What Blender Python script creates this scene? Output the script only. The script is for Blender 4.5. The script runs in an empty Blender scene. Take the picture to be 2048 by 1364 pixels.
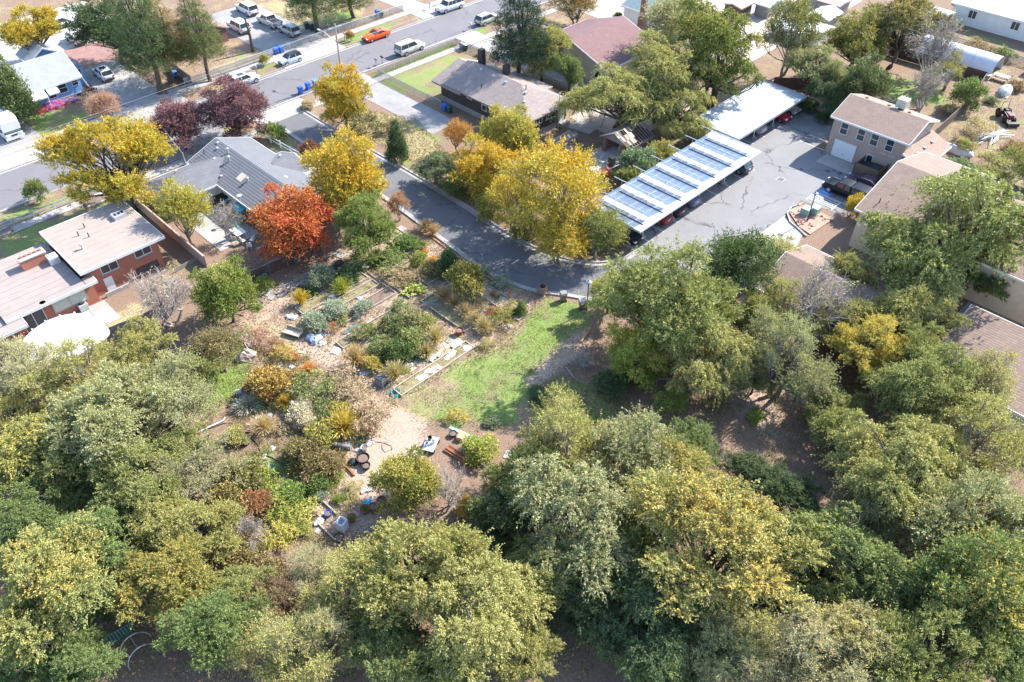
import bpy, bmesh, math, random
import numpy as np
from mathutils import Vector, Matrix

# ---------------------------------------------------------------- camera, sky, sun, exposure
SC = bpy.context.scene
COL = SC.collection
R = math.radians
CAM_H, PITCH, FPX = 54.0, R(43.0), 1600.0          # drone height, downward tilt, focal length in photo pixels (2048 wide)
cam = bpy.data.cameras.new('camera'); cam.sensor_width = 36.0; cam.lens = 36.0 * FPX / 2048.0
cam.clip_start = 0.5; cam.clip_end = 6000.0
co = bpy.data.objects.new('camera', cam); COL.objects.link(co)
co.location = (0, 0, CAM_H); co.rotation_euler = (R(90) - PITCH, 0, R(-45))
SC.camera = co

SUN_DIR = Vector((0.985, -0.17, 0)).normalized()
SUN_EL = R(40)
w = bpy.data.worlds.new('World'); SC.world = w; w.use_nodes = True
wn = w.node_tree.nodes; bg = wn['Background']
sky = wn.new('ShaderNodeTexSky'); sky.sky_type = 'NISHITA'; sky.sun_disc = False
sky.sun_elevation = SUN_EL; sky.sun_rotation = math.atan2(SUN_DIR.x, SUN_DIR.y)
sky.air_density = 1.0; sky.dust_density = 1.0; sky.altitude = 1300
w.node_tree.links.new(sky.outputs[0], bg.inputs[0]); bg.inputs[1].default_value = 0.15
sl = bpy.data.lights.new('sun', 'SUN'); sl.energy = 3.4; sl.angle = R(0.55); sl.color = (1.0, 0.95, 0.88)
so = bpy.data.objects.new('sun', sl); COL.objects.link(so)
d = Vector((SUN_DIR.x * math.cos(SUN_EL), SUN_DIR.y * math.cos(SUN_EL), math.sin(SUN_EL)))
so.rotation_euler = d.to_track_quat('Z', 'Y').to_euler(); so.location = (0, 0, 80)
SC.view_settings.view_transform = 'Standard'; SC.view_settings.look = 'None'
SC.view_settings.exposure = 1.95; SC.view_settings.gamma = 1.0
SC.cycles.max_bounces = 6; SC.cycles.diffuse_bounces = 3; SC.cycles.glossy_bounces = 2; SC.cycles.transmission_bounces = 2; SC.cycles.transparent_max_bounces = 12

# ---------------------------------------------------------------- survey: where on the ground (or at height z) a photo point lies
def P(px, py, z=0.0):
    x = (px - 1024) / FPX; y = (682 - py) / FPX
    c, s = math.cos(PITCH), math.sin(PITCH)
    fw, dn = c + y * s, s - y * c
    t = (CAM_H - z) / dn
    a, b = x * t, fw * t
    r = math.sqrt(.5)
    return ((a + b) * r, (b - a) * r)
def depth_at(x, y, z):
    return (x + y) * math.sqrt(.5) * math.cos(PITCH) + (CAM_H - z) * math.sin(PITCH)
def P3(px, py, z=0.0):
    a = P(px, py, z); return Vector((a[0], a[1], z))
RNG = random.Random(7)

# ---------------------------------------------------------------- materials
MATS = {}
def _new(name):
    m = bpy.data.materials.new(name); m.use_nodes = True
    nt = m.node_tree; b = nt.nodes['Principled BSDF']
    return m, nt, b
def _n(nt, t, **kw):
    n = nt.nodes.new(t)
    for k, v in kw.items():
        if hasattr(n, k): setattr(n, k, v)
        else: n.inputs[k].default_value = v
    return n
def ramp(nt, src, stops):
    r = nt.nodes.new('ShaderNodeValToRGB'); e = r.color_ramp.elements
    while len(e) < len(stops): e.new(0.5)
    for i, (p, c) in enumerate(stops):
        e[i].position = p; e[i].color = (*c, 1) if len(c) == 3 else c
    nt.links.new(src, r.inputs[0]); return r.outputs[0]
def mixc(nt, fac, a, b, mode='MIX'):
    m = nt.nodes.new('ShaderNodeMix'); m.data_type = 'RGBA'; m.blend_type = mode
    for s, v in ((m.inputs[0], fac), (m.inputs[6], a), (m.inputs[7], b)):
        if hasattr(v, 'is_linked') or hasattr(v, 'links'): nt.links.new(v, s)
        elif isinstance(v, (int, float)): s.default_value = v
        else: s.default_value = (*v, 1)
    return m.outputs[2]
def math_(nt, op, a, b=0.0, clamp=False):
    m = nt.nodes.new('ShaderNodeMath'); m.operation = op; m.use_clamp = clamp
    for s, v in ((m.inputs[0], a), (m.inputs[1], b)):
        if hasattr(v, 'links'): nt.links.new(v, s)
        else: s.default_value = v
    return m.outputs[0]
def noise(nt, scale, detail=4, vec=None, rough=.6):
    n = nt.nodes.new('ShaderNodeTexNoise'); n.inputs['Scale'].default_value = scale
    n.inputs['Detail'].default_value = detail; n.inputs['Roughness'].default_value = rough
    if vec is None:
        g = nt.nodes.new('ShaderNodeNewGeometry'); vec = g.outputs['Position']
    nt.links.new(vec, n.inputs['Vector']); return n.outputs[0]
def bump(nt, b, h, strength=.3, dist=.02):
    n = nt.nodes.new('ShaderNodeBump'); n.inputs['Strength'].default_value = strength; n.inputs['Distance'].default_value = dist
    nt.links.new(h, n.inputs['Height']); nt.links.new(n.outputs[0], b.inputs['Normal'])

def plain(name, c, rough=.7, var=.25, scale=1.5, metal=0.0, fine=18.0, bmp=.0, spec=.4):
    """a base colour with broad weathering and fine grain"""
    if name in MATS: return MATS[name]
    m, nt, b = _new(name)
    n1 = noise(nt, scale); n2 = noise(nt, fine, 3)
    f = math_(nt, 'ADD', math_(nt, 'MULTIPLY', n1, .65), math_(nt, 'MULTIPLY', n2, .35))
    lo = tuple(x * (1 - var) for x in c); hi = tuple(min(1, x * (1 + var)) for x in c)
    nt.links.new(ramp(nt, f, [(.3, lo), (.7, hi)]), b.inputs['Base Color'])
    b.inputs['Roughness'].default_value = rough; b.inputs['Metallic'].default_value = metal
    b.inputs['Specular IOR Level'].default_value = spec
    if bmp: bump(nt, b, n2, bmp, .02)
    MATS[name] = m; return m
def pos_uv(nt, ku, kv, axis='xy+'):
    """(x+y, z) or (y, z) or (x, z) from world position, for courses that follow the height"""
    g = nt.nodes.new('ShaderNodeNewGeometry'); s = nt.nodes.new('ShaderNodeSeparateXYZ'); nt.links.new(g.outputs['Position'], s.inputs[0])
    if axis == 'xy+': a = math_(nt, 'ADD', s.outputs[0], s.outputs[1]); bb = s.outputs[2]
    elif axis == 'y': a = s.outputs[1]; bb = s.outputs[2]
    elif axis == 'flat': a = s.outputs[0]; bb = s.outputs[1]
    elif axis == 'flatT': a = s.outputs[1]; bb = s.outputs[0]
    c = nt.nodes.new('ShaderNodeCombineXYZ')
    nt.links.new(math_(nt, 'MULTIPLY', a, ku), c.inputs[0]); nt.links.new(math_(nt, 'MULTIPLY', bb, kv), c.inputs[1])
    return c.outputs[0]
def coursed(name, c1, c2, mortar, bw, bh, msize=.02, rough=.85, axis='xy+', kv=1.0, bmp=.4, wear=.25):
    if name in MATS: return MATS[name]
    m, nt, b = _new(name)
    v = pos_uv(nt, 1, kv, axis)
    t = nt.nodes.new('ShaderNodeTexBrick'); nt.links.new(v, t.inputs['Vector'])
    t.inputs['Color1'].default_value = (*c1, 1); t.inputs['Color2'].default_value = (*c2, 1); t.inputs['Mortar'].default_value = (*mortar, 1)
    t.inputs['Scale'].default_value = 1; t.inputs['Mortar Size'].default_value = msize; t.inputs['Brick Width'].default_value = bw; t.inputs['Row Height'].default_value = bh
    n = noise(nt, .8)
    wv = ramp(nt, n, [(.3, (1 - wear,) * 3), (.7, (1, 1, 1))])
    n3 = noise(nt, 9, 3); wv3 = ramp(nt, n3, [(.3, (1 - wear * .7,) * 3), (.7, (1, 1, 1))])
    nt.links.new(mixc(nt, 1.0, mixc(nt, 1.0, t.outputs[0], wv, 'MULTIPLY'), wv3, 'MULTIPLY'), b.inputs['Base Color'])
    b.inputs['Roughness'].default_value = rough
    if bmp: bump(nt, b, math_(nt, 'SUBTRACT', 1.0, t.outputs['Fac']), bmp, .015)
    MATS[name] = m; return m
def ribbed(name, c, period, axis='flat', rough=.4, metal=.3, depth=.5, var=.12):
    """sheet metal with ribs across x (flat) or y (flatT)"""
    if name in MATS: return MATS[name]
    m, nt, b = _new(name)
    v = pos_uv(nt, 1, 1, axis)
    wv = nt.nodes.new('ShaderNodeTexWave'); wv.wave_type = 'BANDS'; wv.bands_direction = 'X'
    wv.inputs['Scale'].default_value = .314 / period; nt.links.new(v, wv.inputs['Vector'])
    n = noise(nt, .7); n2 = noise(nt, 7, 3)
    f = math_(nt, 'ADD', math_(nt, 'MULTIPLY', n, .6), math_(nt, 'MULTIPLY', n2, .4))
    nt.links.new(ramp(nt, f, [(.3, tuple(x * (1 - var) for x in c)), (.7, c)]), b.inputs['Base Color'])
    b.inputs['Roughness'].default_value = rough; b.inputs['Metallic'].default_value = metal
    bump(nt, b, wv.outputs[1], depth, .03)
    MATS[name] = m; return m
def asphalt(name, c, crack=.0, patch=.2):
    if name in MATS: return MATS[name]
    m, nt, b = _new(name)
    n1 = noise(nt, .22, 5); n2 = noise(nt, 26, 2)
    f = math_(nt, 'ADD', math_(nt, 'MULTIPLY', n1, .6), math_(nt, 'MULTIPLY', n2, .4))
    colr = ramp(nt, f, [(.3, tuple(x * (1 - patch) for x in c)), (.7, tuple(x * (1 + patch) for x in c))])
    st = ramp(nt, noise(nt, .9, 6, rough=.75), [(.56, (0, 0, 0)), (.72, (1, 1, 1))])
    colr = mixc(nt, math_(nt, 'MULTIPLY', st, .45), colr, tuple(x * .62 for x in c))
    du = ramp(nt, noise(nt, 2.6, 5, rough=.8), [(.58, (0, 0, 0)), (.7, (1, 1, 1))])
    colr = mixc(nt, math_(nt, 'MULTIPLY', du, .35), colr, (c[0] * 1.7, c[1] * 1.6, c[2] * 1.5))
    if crack:
        vn = nt.nodes.new('ShaderNodeTexVoronoi'); vn.feature = 'DISTANCE_TO_EDGE'; vn.inputs['Scale'].default_value = .13
        g = nt.nodes.new('ShaderNodeNewGeometry'); nz = nt.nodes.new('ShaderNodeTexNoise'); nz.inputs['Scale'].default_value = .9; nz.inputs['Detail'].default_value = 5
        nt.links.new(g.outputs['Position'], nz.inputs['Vector'])
        vm = nt.nodes.new('ShaderNodeVectorMath'); vm.operation = 'MULTIPLY_ADD'; vm.inputs[1].default_value = (2.0, 2.0, 0)
        nt.links.new(nz.outputs[1], vm.inputs[0]); nt.links.new(g.outputs['Position'], vm.inputs[2]); nt.links.new(vm.outputs[0], vn.inputs['Vector'])
        k = ramp(nt, vn.outputs[0], [(.0, (1, 1, 1)), (.007, (1, 1, 1)), (.012, (0, 0, 0))])
        gate = ramp(nt, noise(nt, .12, 2), [(.42, (0, 0, 0)), (.5, (1, 1, 1))])
        colr = mixc(nt, math_(nt, 'MULTIPLY', math_(nt, 'MULTIPLY', k, gate), crack), colr, tuple(x * .35 for x in c))
    nt.links.new(colr, b.inputs['Base Color']); b.inputs['Roughness'].default_value = .9
    bump(nt, b, n2, .25, .01)
    MATS[name] = m; return m
def glass(name='glass', c=(.03, .04, .05), rough=.08):
    if name in MATS: return MATS[name]
    m, nt, b = _new(name); b.inputs['Base Color'].default_value = (*c, 1); b.inputs['Roughness'].default_value = rough
    b.inputs['Specular IOR Level'].default_value = .6
    MATS[name] = m; return m
def paint(c):
    name = 'paint_%02d_%02d_%02d' % tuple(int(x * 99) for x in c)
    if name in MATS: return MATS[name]
    m, nt, b = _new(name)
    n = noise(nt, 1.2); nt.links.new(ramp(nt, n, [(.3, tuple(x * .9 for x in c)), (.7, c)]), b.inputs['Base Color'])
    b.inputs['Roughness'].default_value = .35; b.inputs['Specular IOR Level'].default_value = .3 if max(c) > .05 else .12; b.inputs['Coat Weight'].default_value = .2; b.inputs['Coat Roughness'].default_value = .06
    MATS[name] = m; return m
def leaf_mat():
    if 'leaf' in MATS: return MATS['leaf']
    m, nt, b = _new('leaf')
    oi = nt.nodes.new('ShaderNodeObjectInfo')
    tc = nt.nodes.new('ShaderNodeAttribute'); tc.attribute_type = 'OBJECT'; tc.attribute_name = 'tip_color'
    ta = nt.nodes.new('ShaderNodeAttribute'); ta.attribute_type = 'OBJECT'; ta.attribute_name = 'tip_amount'
    la = nt.nodes.new('ShaderNodeAttribute'); la.attribute_name = 'leaf'
    sp = nt.nodes.new('ShaderNodeSeparateColor'); nt.links.new(la.outputs['Color'], sp.inputs[0])
    rnd, tip, cl = sp.outputs
    f = math_(nt, 'ADD', math_(nt, 'MULTIPLY', tip, .45), math_(nt, 'MULTIPLY', cl, .55))
    f = math_(nt, 'ADD', f, math_(nt, 'MULTIPLY', math_(nt, 'SUBTRACT', rnd, .5), .35))
    f = math_(nt, 'MULTIPLY', math_(nt, 'SUBTRACT', f, math_(nt, 'SUBTRACT', 1.05, math_(nt, 'MULTIPLY', ta.outputs['Fac'], 1.25))), 3.0, True)
    col = mixc(nt, f, oi.outputs['Color'], tc.outputs['Color'])
    # each leaf its own tone, some paler undersides
    br = ramp(nt, rnd, [(0, (.66, .68, .66)), (.5, (1, 1, 1)), (.9, (1.22, 1.2, 1.12)), (1, (1.4, 1.38, 1.35))])
    col = mixc(nt, 1.0, col, br, 'MULTIPLY')
    b.inputs['Roughness'].default_value = .55; b.inputs['Specular IOR Level'].default_value = .14
    nt.links.new(col, b.inputs['Base Color'])
    tr = nt.nodes.new('ShaderNodeBsdfTranslucent'); nt.links.new(mixc(nt, 1.0, col, (1.1, 1.15, .7), 'MULTIPLY'), tr.inputs[0])
    mx = nt.nodes.new('ShaderNodeMixShader'); mx.inputs[0].default_value = .28
    nt.links.new(b.outputs[0], mx.inputs[1]); nt.links.new(tr.outputs[0], mx.inputs[2])
    nt.links.new(mx.outputs[0], nt.nodes['Material Output'].inputs[0])
    MATS['leaf'] = m; return m
def mesh_wire(name='chain_link', c=(.35, .36, .36), scale=9.0, cover=.35):
    if name in MATS: return MATS[name]
    m, nt, b = _new(name); b.inputs['Base Color'].default_value = (*c, 1); b.inputs['Metallic'].default_value = .6; b.inputs['Roughness'].default_value = .5
    g = nt.nodes.new('ShaderNodeNewGeometry'); s = nt.nodes.new('ShaderNodeSeparateXYZ'); nt.links.new(g.outputs['Position'], s.inputs[0])
    a = math_(nt, 'ADD', s.outputs[0], s.outputs[1])
    p = math_(nt, 'PINGPONG', math_(nt, 'ADD', a, s.outputs[2]), .06); q = math_(nt, 'PINGPONG', math_(nt, 'SUBTRACT', a, s.outputs[2]), .06)
    k = math_(nt, 'MAXIMUM', math_(nt, 'LESS_THAN', p, .06 * cover * .5), math_(nt, 'LESS_THAN', q, .06 * cover * .5))
    t = nt.nodes.new('ShaderNodeBsdfTransparent'); mx = nt.nodes.new('ShaderNodeMixShader')
    nt.links.new(k, mx.inputs[0]); nt.links.new(t.outputs[0], mx.inputs[1]); nt.links.new(b.outputs[0], mx.inputs[2])
    nt.links.new(mx.outputs[0], nt.nodes['Material Output'].inputs[0])
    MATS[name] = m; return m

def see_through_cell():
    """solar module: dark cells, made partly see-through to lighten the shadow they cast"""
    m, nt, b = _new('solar_cell'); b.inputs['Base Color'].default_value = (.05, .07, .13, 1); b.inputs['Roughness'].default_value = .12
    t = nt.nodes.new('ShaderNodeBsdfTransparent'); t.inputs[0].default_value = (.85, .93, 1, 1); mx = nt.nodes.new('ShaderNodeMixShader'); mx.inputs[0].default_value = .36  # clear share and blue tint added to brighten the panel shadows on the roof
    nt.links.new(b.outputs[0], mx.inputs[1]); nt.links.new(t.outputs[0], mx.inputs[2]); nt.links.new(mx.outputs[0], nt.nodes['Material Output'].inputs[0]); return m
M = dict(
    concrete=plain('concrete', (.31, .29, .265), .85, .16, .5, bmp=.15),
    concrete_old=plain('concrete_old', (.25, .238, .224), .9, .22, .4, bmp=.2),
    concrete_white=plain('concrete_white', (.36, .34, .31), .85, .1, .4),
    kerb=plain('kerb', (.285, .272, .256), .9, .2, .8, bmp=.2),
    street=asphalt('street_asphalt', (.145, .135, .138), .5, .12),
    lane=asphalt('lane_asphalt', (.115, .115, .118), .5, .16),
    lot=asphalt('lot_asphalt', (.185, .18, .178), .9, .14),
    white=plain('white_paint', (.66, .66, .64), .5, .06),
    mark=plain('road_paint', (.6, .6, .58), .7, .15, 3),
    bluemark=plain('blue_paint', (.12, .3, .62), .7, .2, 3),
    trim=plain('white_trim', (.62, .62, .60), .5, .08),
    dark=plain('dark_plastic', (.02, .02, .022), .5, .2),
    rubber=plain('rubber', (.018, .018, .018), .8, .2),
    rim=plain('rim_metal', (.45, .45, .46), .35, .15, metal=.7),
    steel=plain('steel', (.42, .43, .44), .45, .15, metal=.6),
    darksteel=plain('dark_steel', (.05, .06, .07), .5, .2, metal=.4),
    galv=plain('galvanised', (.5, .51, .52), .45, .15, metal=.5),
    bark=plain('bark', (.10, .08, .065), .95, .45, 2.0, bmp=.5),
    deadwood=plain('dead_wood', (.34, .30, .27), .9, .3, 2.0),
    timber=plain('weathered_timber', (.34, .285, .235), .9, .35, 1.5, bmp=.3),
    timber_pale=plain('pale_timber', (.42, .34, .25), .85, .25, 1.5),
    fencewood=plain('dark_fence_wood', (.10, .065, .052), .9, .4, 2.5, bmp=.3),
    greywood=plain('grey_wood', (.24, .215, .195), .9, .35, 2.0, bmp=.3),
    soil=plain('soil', (.165, .115, .085), .95, .35, 1.2, bmp=.5),
    brick=coursed('red_brick', (.47, .155, .09), (.39, .125, .075), (.36, .22, .16), .22, .075, .008, wear=.18, bmp=.2),
    brick_dark=coursed('dark_brick', (.055, .038, .035), (.04, .03, .03), (.09, .075, .07), .22, .075, .008, wear=.2, bmp=.2),
    brick_red2=coursed('old_red_brick', (.25, .10, .075), (.19, .08, .06), (.3, .22, .18), .22, .075, .01, wear=.3, bmp=.2),
    stucco=plain('pink_beige_stucco', (.37, .275, .225), .95, .09, 1.2, bmp=.2),
    blue=coursed('blue_siding', (.20, .36, .60), (.19, .35, .58), (.12, .24, .42), 40, .16, .02, wear=.1),
    white_siding=coursed('white_siding', (.70, .69, .66), (.68, .67, .64), (.45, .44, .42), 40, .2, .02, wear=.12),
    roof_pink=coursed('pink_brown_shingle', (.30, .205, .155), (.255, .172, .13), (.18, .12, .09), .5, .12, .012, kv=2.0, wear=.16),
    roof_brown2=coursed('tan_brown_shingle', (.27, .185, .14), (.22, .15, .112), (.155, .105, .078), .5, .12, .014, kv=2.0, wear=.2),
    roof_grey=coursed('grey_shingle', (.16, .16, .17), (.135, .135, .145), (.11, .11, .12), .6, .12, .012, kv=2.2, wear=.16),
    roof_greyline=coursed('grey_lined_shingle', (.165, .168, .18), (.15, .153, .165), (.095, .1, .108), 30, .13, .028, kv=1.0, wear=.12),
    roof_pale=coursed('pale_grey_shingle', (.33, .34, .355), (.30, .31, .325), (.26, .265, .28), .5, .12, .012, kv=2.0, wear=.18),
    roof_dark=coursed('dark_brown_shingle', (.30, .245, .215), (.25, .20, .178), (.19, .152, .135), .5, .12, .012, kv=2.0, wear=.16),
    roof_maroon=coursed('maroon_shingle', (.21, .11, .105), (.17, .09, .088), (.12, .065, .065), .5, .12, .012, kv=2.0, wear=.16),
    membrane=plain('tan_roof_membrane', (.285, .235, .2), .9, .1, .5, bmp=.1),
    membrane2=plain('pinkish_roof_membrane', (.275, .225, .2), .9, .12, .6, bmp=.1),
    ribwhite=ribbed('ribbed_white_metal', (.70, .72, .74), .3, 'flatT', .45, .1, .6),
    ribgrey=ribbed('ribbed_grey_metal', (.37, .405, .425), .4, 'flatT', .5, .15, .5, .22),
    glass=glass(), glass_teal=glass('windscreen', (.10, .16, .15), .1),
    curtain=plain('curtain', (.5, .5, .42), .8, .15, 4),
    panel=see_through_cell(),
    red=plain('red_paint', (.50, .05, .05), .6, .15),
    teal=plain('teal_fabric', (.04, .32, .38), .7, .15), tealgreen=plain('teal_green', (.03, .33, .28), .6, .15),
    sky_blue=plain('bright_blue_plastic', (.05, .35, .62), .5, .15),
    binblue=plain('bin_blue', (.03, .12, .50), .45, .12), bingreen=plain('bin_green', (.025, .075, .07), .5, .15),
    binbrown=plain('bin_brown', (.22, .155, .12), .5, .15), bingrey=plain('bin_grey', (.2, .2, .2), .5, .15),
    bag=plain('white_sack', (.5, .5, .49), .6, .15, 5), bagblue=plain('blue_white_sack', (.36, .41, .5), .6, .4, 6),
    terracotta=plain('terracotta', (.32, .13, .075), .8, .2), rust=plain('rust', (.26, .10, .045), .9, .35, 3),
    rock=plain('rock', (.33, .27, .235), .95, .35, 2, bmp=.4), redrock=plain('red_rock', (.42, .23, .17), .95, .4, 3, bmp=.4),
    plasticfilm=plain('greenhouse_film', (.55, .56, .58), .35, .1), greenmetal=plain('green_box', (.26, .36, .30), .6, .12),
    orange=plain('orange', (.8, .2, .02), .6, .1), straw=plain('straw', (.45, .32, .16), .95, .3, 4),
    green_roof=plain('green_roof', (.16, .22, .22), .8, .15), cream=plain('cream_wall', (.52, .44, .33), .9, .12),
    blackhose=plain('black_hose', (.02, .02, .02), .5, .1), chain=mesh_wire(),
)
LEAF = leaf_mat()

# ---------------------------------------------------------------- mesh builders
class MB:
    def __init__(s): s.v = []; s.f = []
    def _add(s, vs, fs):
        o = len(s.v); s.v += [tuple(x) for x in vs]; s.f += [tuple(i + o for i in f) for f in fs]; return s
    def box(s, x0, y0, z0, x1, y1, z1):
        if x0 > x1: x0, x1 = x1, x0
        if y0 > y1: y0, y1 = y1, y0
        if z0 > z1: z0, z1 = z1, z0
        return s._add([(x0, y0, z0), (x1, y0, z0), (x1, y1, z0), (x0, y1, z0), (x0, y0, z1), (x1, y0, z1), (x1, y1, z1), (x0, y1, z1)],
                      [(3, 2, 1, 0), (4, 5, 6, 7), (0, 1, 5, 4), (1, 2, 6, 5), (2, 3, 7, 6), (3, 0, 4, 7)])
    def cbox(s, c, size, rz=0.0):
        hx, hy, hz = size[0] / 2, size[1] / 2, size[2] / 2
        ca, sa = math.cos(rz), math.sin(rz); vs = []
        for z in (-hz, hz):
            for x, y in ((-hx, -hy), (hx, -hy), (hx, hy), (-hx, hy)):
                vs.append((c[0] + x * ca - y * sa, c[1] + x * sa + y * ca, c[2] + z))
        return s._add(vs, [(3, 2, 1, 0), (4, 5, 6, 7), (0, 1, 5, 4), (1, 2, 6, 5), (2, 3, 7, 6), (3, 0, 4, 7)])
    def frustum(s, x0, y0, x1, y1, z0, X0, Y0, X1, Y1, z1):
        return s._add([(x0, y0, z0), (x1, y0, z0), (x1, y1, z0), (x0, y1, z0), (X0, Y0, z1), (X1, Y0, z1), (X1, Y1, z1), (X0, Y1, z1)],
                      [(3, 2, 1, 0), (4, 5, 6, 7), (0, 1, 5, 4), (1, 2, 6, 5), (2, 3, 7, 6), (3, 0, 4, 7)])
    def prism(s, pts, z0, z1):
        n = len(pts)
        a = sum(pts[i][0] * pts[(i + 1) % n][1] - pts[(i + 1) % n][0] * pts[i][1] for i in range(n))
        if a < 0: pts = pts[::-1]
        return s._add([(p[0], p[1], z0) for p in pts] + [(p[0], p[1], z1) for p in pts],
                      [tuple(range(n))[::-1], tuple(range(n, 2 * n))] + [(i, (i + 1) % n, n + (i + 1) % n, n + i) for i in range(n)])
    def slab3(s, pts, th):
        """a sloped sheet of any corners, thickness th downwards"""
        n = len(pts)
        return s._add([tuple(p) for p in pts] + [(p[0], p[1], p[2] - th) for p in pts],
                      [tuple(range(n)), tuple(range(n, 2 * n))[::-1]] + [(i, n + i, n + (i + 1) % n, (i + 1) % n) for i in range(n)])
    def tube(s, pts, rads, n=6, cap=True):
        pts = [Vector(p) for p in pts]; vs = []; fs = []
        if isinstance(rads, (int, float)): rads = [rads] * len(pts)
        for i, p in enumerate(pts):
            t = (pts[min(i + 1, len(pts) - 1)] - pts[max(i - 1, 0)])
            if t.length < 1e-6: t = Vector((0, 0, 1))
            t.normalize(); a = t.orthogonal().normalized() if abs(t.z) < .95 else Vector((1, 0, 0)).cross(t).normalized()
            b = t.cross(a)
            for k in range(n):
                an = 2 * math.pi * k / n; vs.append(p + (a * math.cos(an) + b * math.sin(an)) * rads[i])
        for i in range(len(pts) - 1):
            for k in range(n):
                fs.append((i * n + k, i * n + (k + 1) % n, (i + 1) * n + (k + 1) % n, (i + 1) * n + k))
        if cap: fs += [tuple(range(n))[::-1], tuple(range((len(pts) - 1) * n, len(pts) * n))]
        return s._add(vs, fs)
    def lathe(s, c, prof, n=14):
        """prof: (radius, z) pairs from bottom to top"""
        vs = []; fs = []
        for r, z in prof:
            for k in range(n):
                a = 2 * math.pi * k / n; vs.append((c[0] + r * math.cos(a), c[1] + r * math.sin(a), c[2] + z))
        for i in range(len(prof) - 1):
            for k in range(n): fs.append((i * n + k, i * n + (k + 1) % n, (i + 1) * n + (k + 1) % n, (i + 1) * n + k))
        if prof[0][0] > 1e-4: fs.append(tuple(range(n))[::-1])
        if prof[-1][0] > 1e-4: fs.append(tuple(range((len(prof) - 1) * n, len(prof) * n)))
        return s._add(vs, fs)
    def loft(s, rings, cap=True):
        n = len(rings[0]); vs = [p for r in rings for p in r]; fs = []
        for i in range(len(rings) - 1):
            for k in range(n): fs.append((i * n + k, i * n + (k + 1) % n, (i + 1) * n + (k + 1) % n, (i + 1) * n + k))
        if cap: fs += [tuple(range(n))[::-1], tuple(range((len(rings) - 1) * n, len(rings) * n))]
        return s._add(vs, fs)
    def blob(s, c, r, seed=0, n=10, m=6, rough=.25, flat=1.0):
        q = random.Random(seed); vs = []; fs = []
        ph = [q.uniform(0, 6) for _ in range(6)]
        for i in range(m + 1):
            th = math.pi * i / m
            for k in range(n):
                a = 2 * math.pi * k / n
                rr = 1 + rough * (.5 * math.sin(3 * a + ph[0] + th) + .5 * math.sin(2 * th * 2 + ph[1] + a * 2) + q.uniform(-.4, .4) * (0 < i < m))
                vs.append((c[0] + r[0] * rr * math.sin(th) * math.cos(a), c[1] + r[1] * rr * math.sin(th) * math.sin(a), c[2] + r[2] * rr * math.cos(th) * flat))
        for i in range(m):
            for k in range(n): fs.append((i * n + k, (i + 1) * n + k, (i + 1) * n + (k + 1) % n, i * n + (k + 1) % n))
        return s._add(vs, fs)
    def build(s, name, mat, parent=None, smooth=False, bevel=0.0, local=False, kind=None):
        off = Vector((0, 0, 0)); q = parent
        while q is not None and not local: off += q.location; q = q.parent
        me = bpy.data.meshes.new(name)
        vs = s.v if off.length < 1e-9 else [(a - off.x, b - off.y, c - off.z) for a, b, c in s.v]
        me.from_pydata(vs, [], s.f); me.validate()
        me.materials.append(mat)
        if bevel:
            bm = bmesh.new(); bm.from_mesh(me)
            bmesh.ops.bevel(bm, geom=bm.edges[:], offset=bevel, segments=1, affect='EDGES'); bm.to_mesh(me); bm.free()
        if smooth:
            me.polygons.foreach_set('use_smooth', [True] * len(me.polygons))
            try: me.set_sharp_from_angle(angle=R(38))
            except Exception: pass
        o = bpy.data.objects.new(name, me); COL.objects.link(o); o.parent = parent
        if kind: o['kind'] = kind
        return o
def B(*a): return MB().box(*a)
def thing(name, label, cat, loc=(0, 0, 0), rz=0.0, group=None):
    o = bpy.data.objects.new(name, None); COL.objects.link(o); o.empty_display_size = .3
    o.location = loc; o.rotation_euler = (0, 0, rz); o['label'] = label; o['category'] = cat
    if group: o['group'] = group
    return o
def tag(o, label, cat, group=None):
    o['label'] = label; o['category'] = cat
    if group: o['group'] = group
    return o
def struct(o): o['kind'] = 'structure'; return o
def copy_tree(o, parent=None):
    c = o.copy(); COL.objects.link(c); c.parent = parent
    for ch in o.children: copy_tree(ch, c)
    return c

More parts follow.
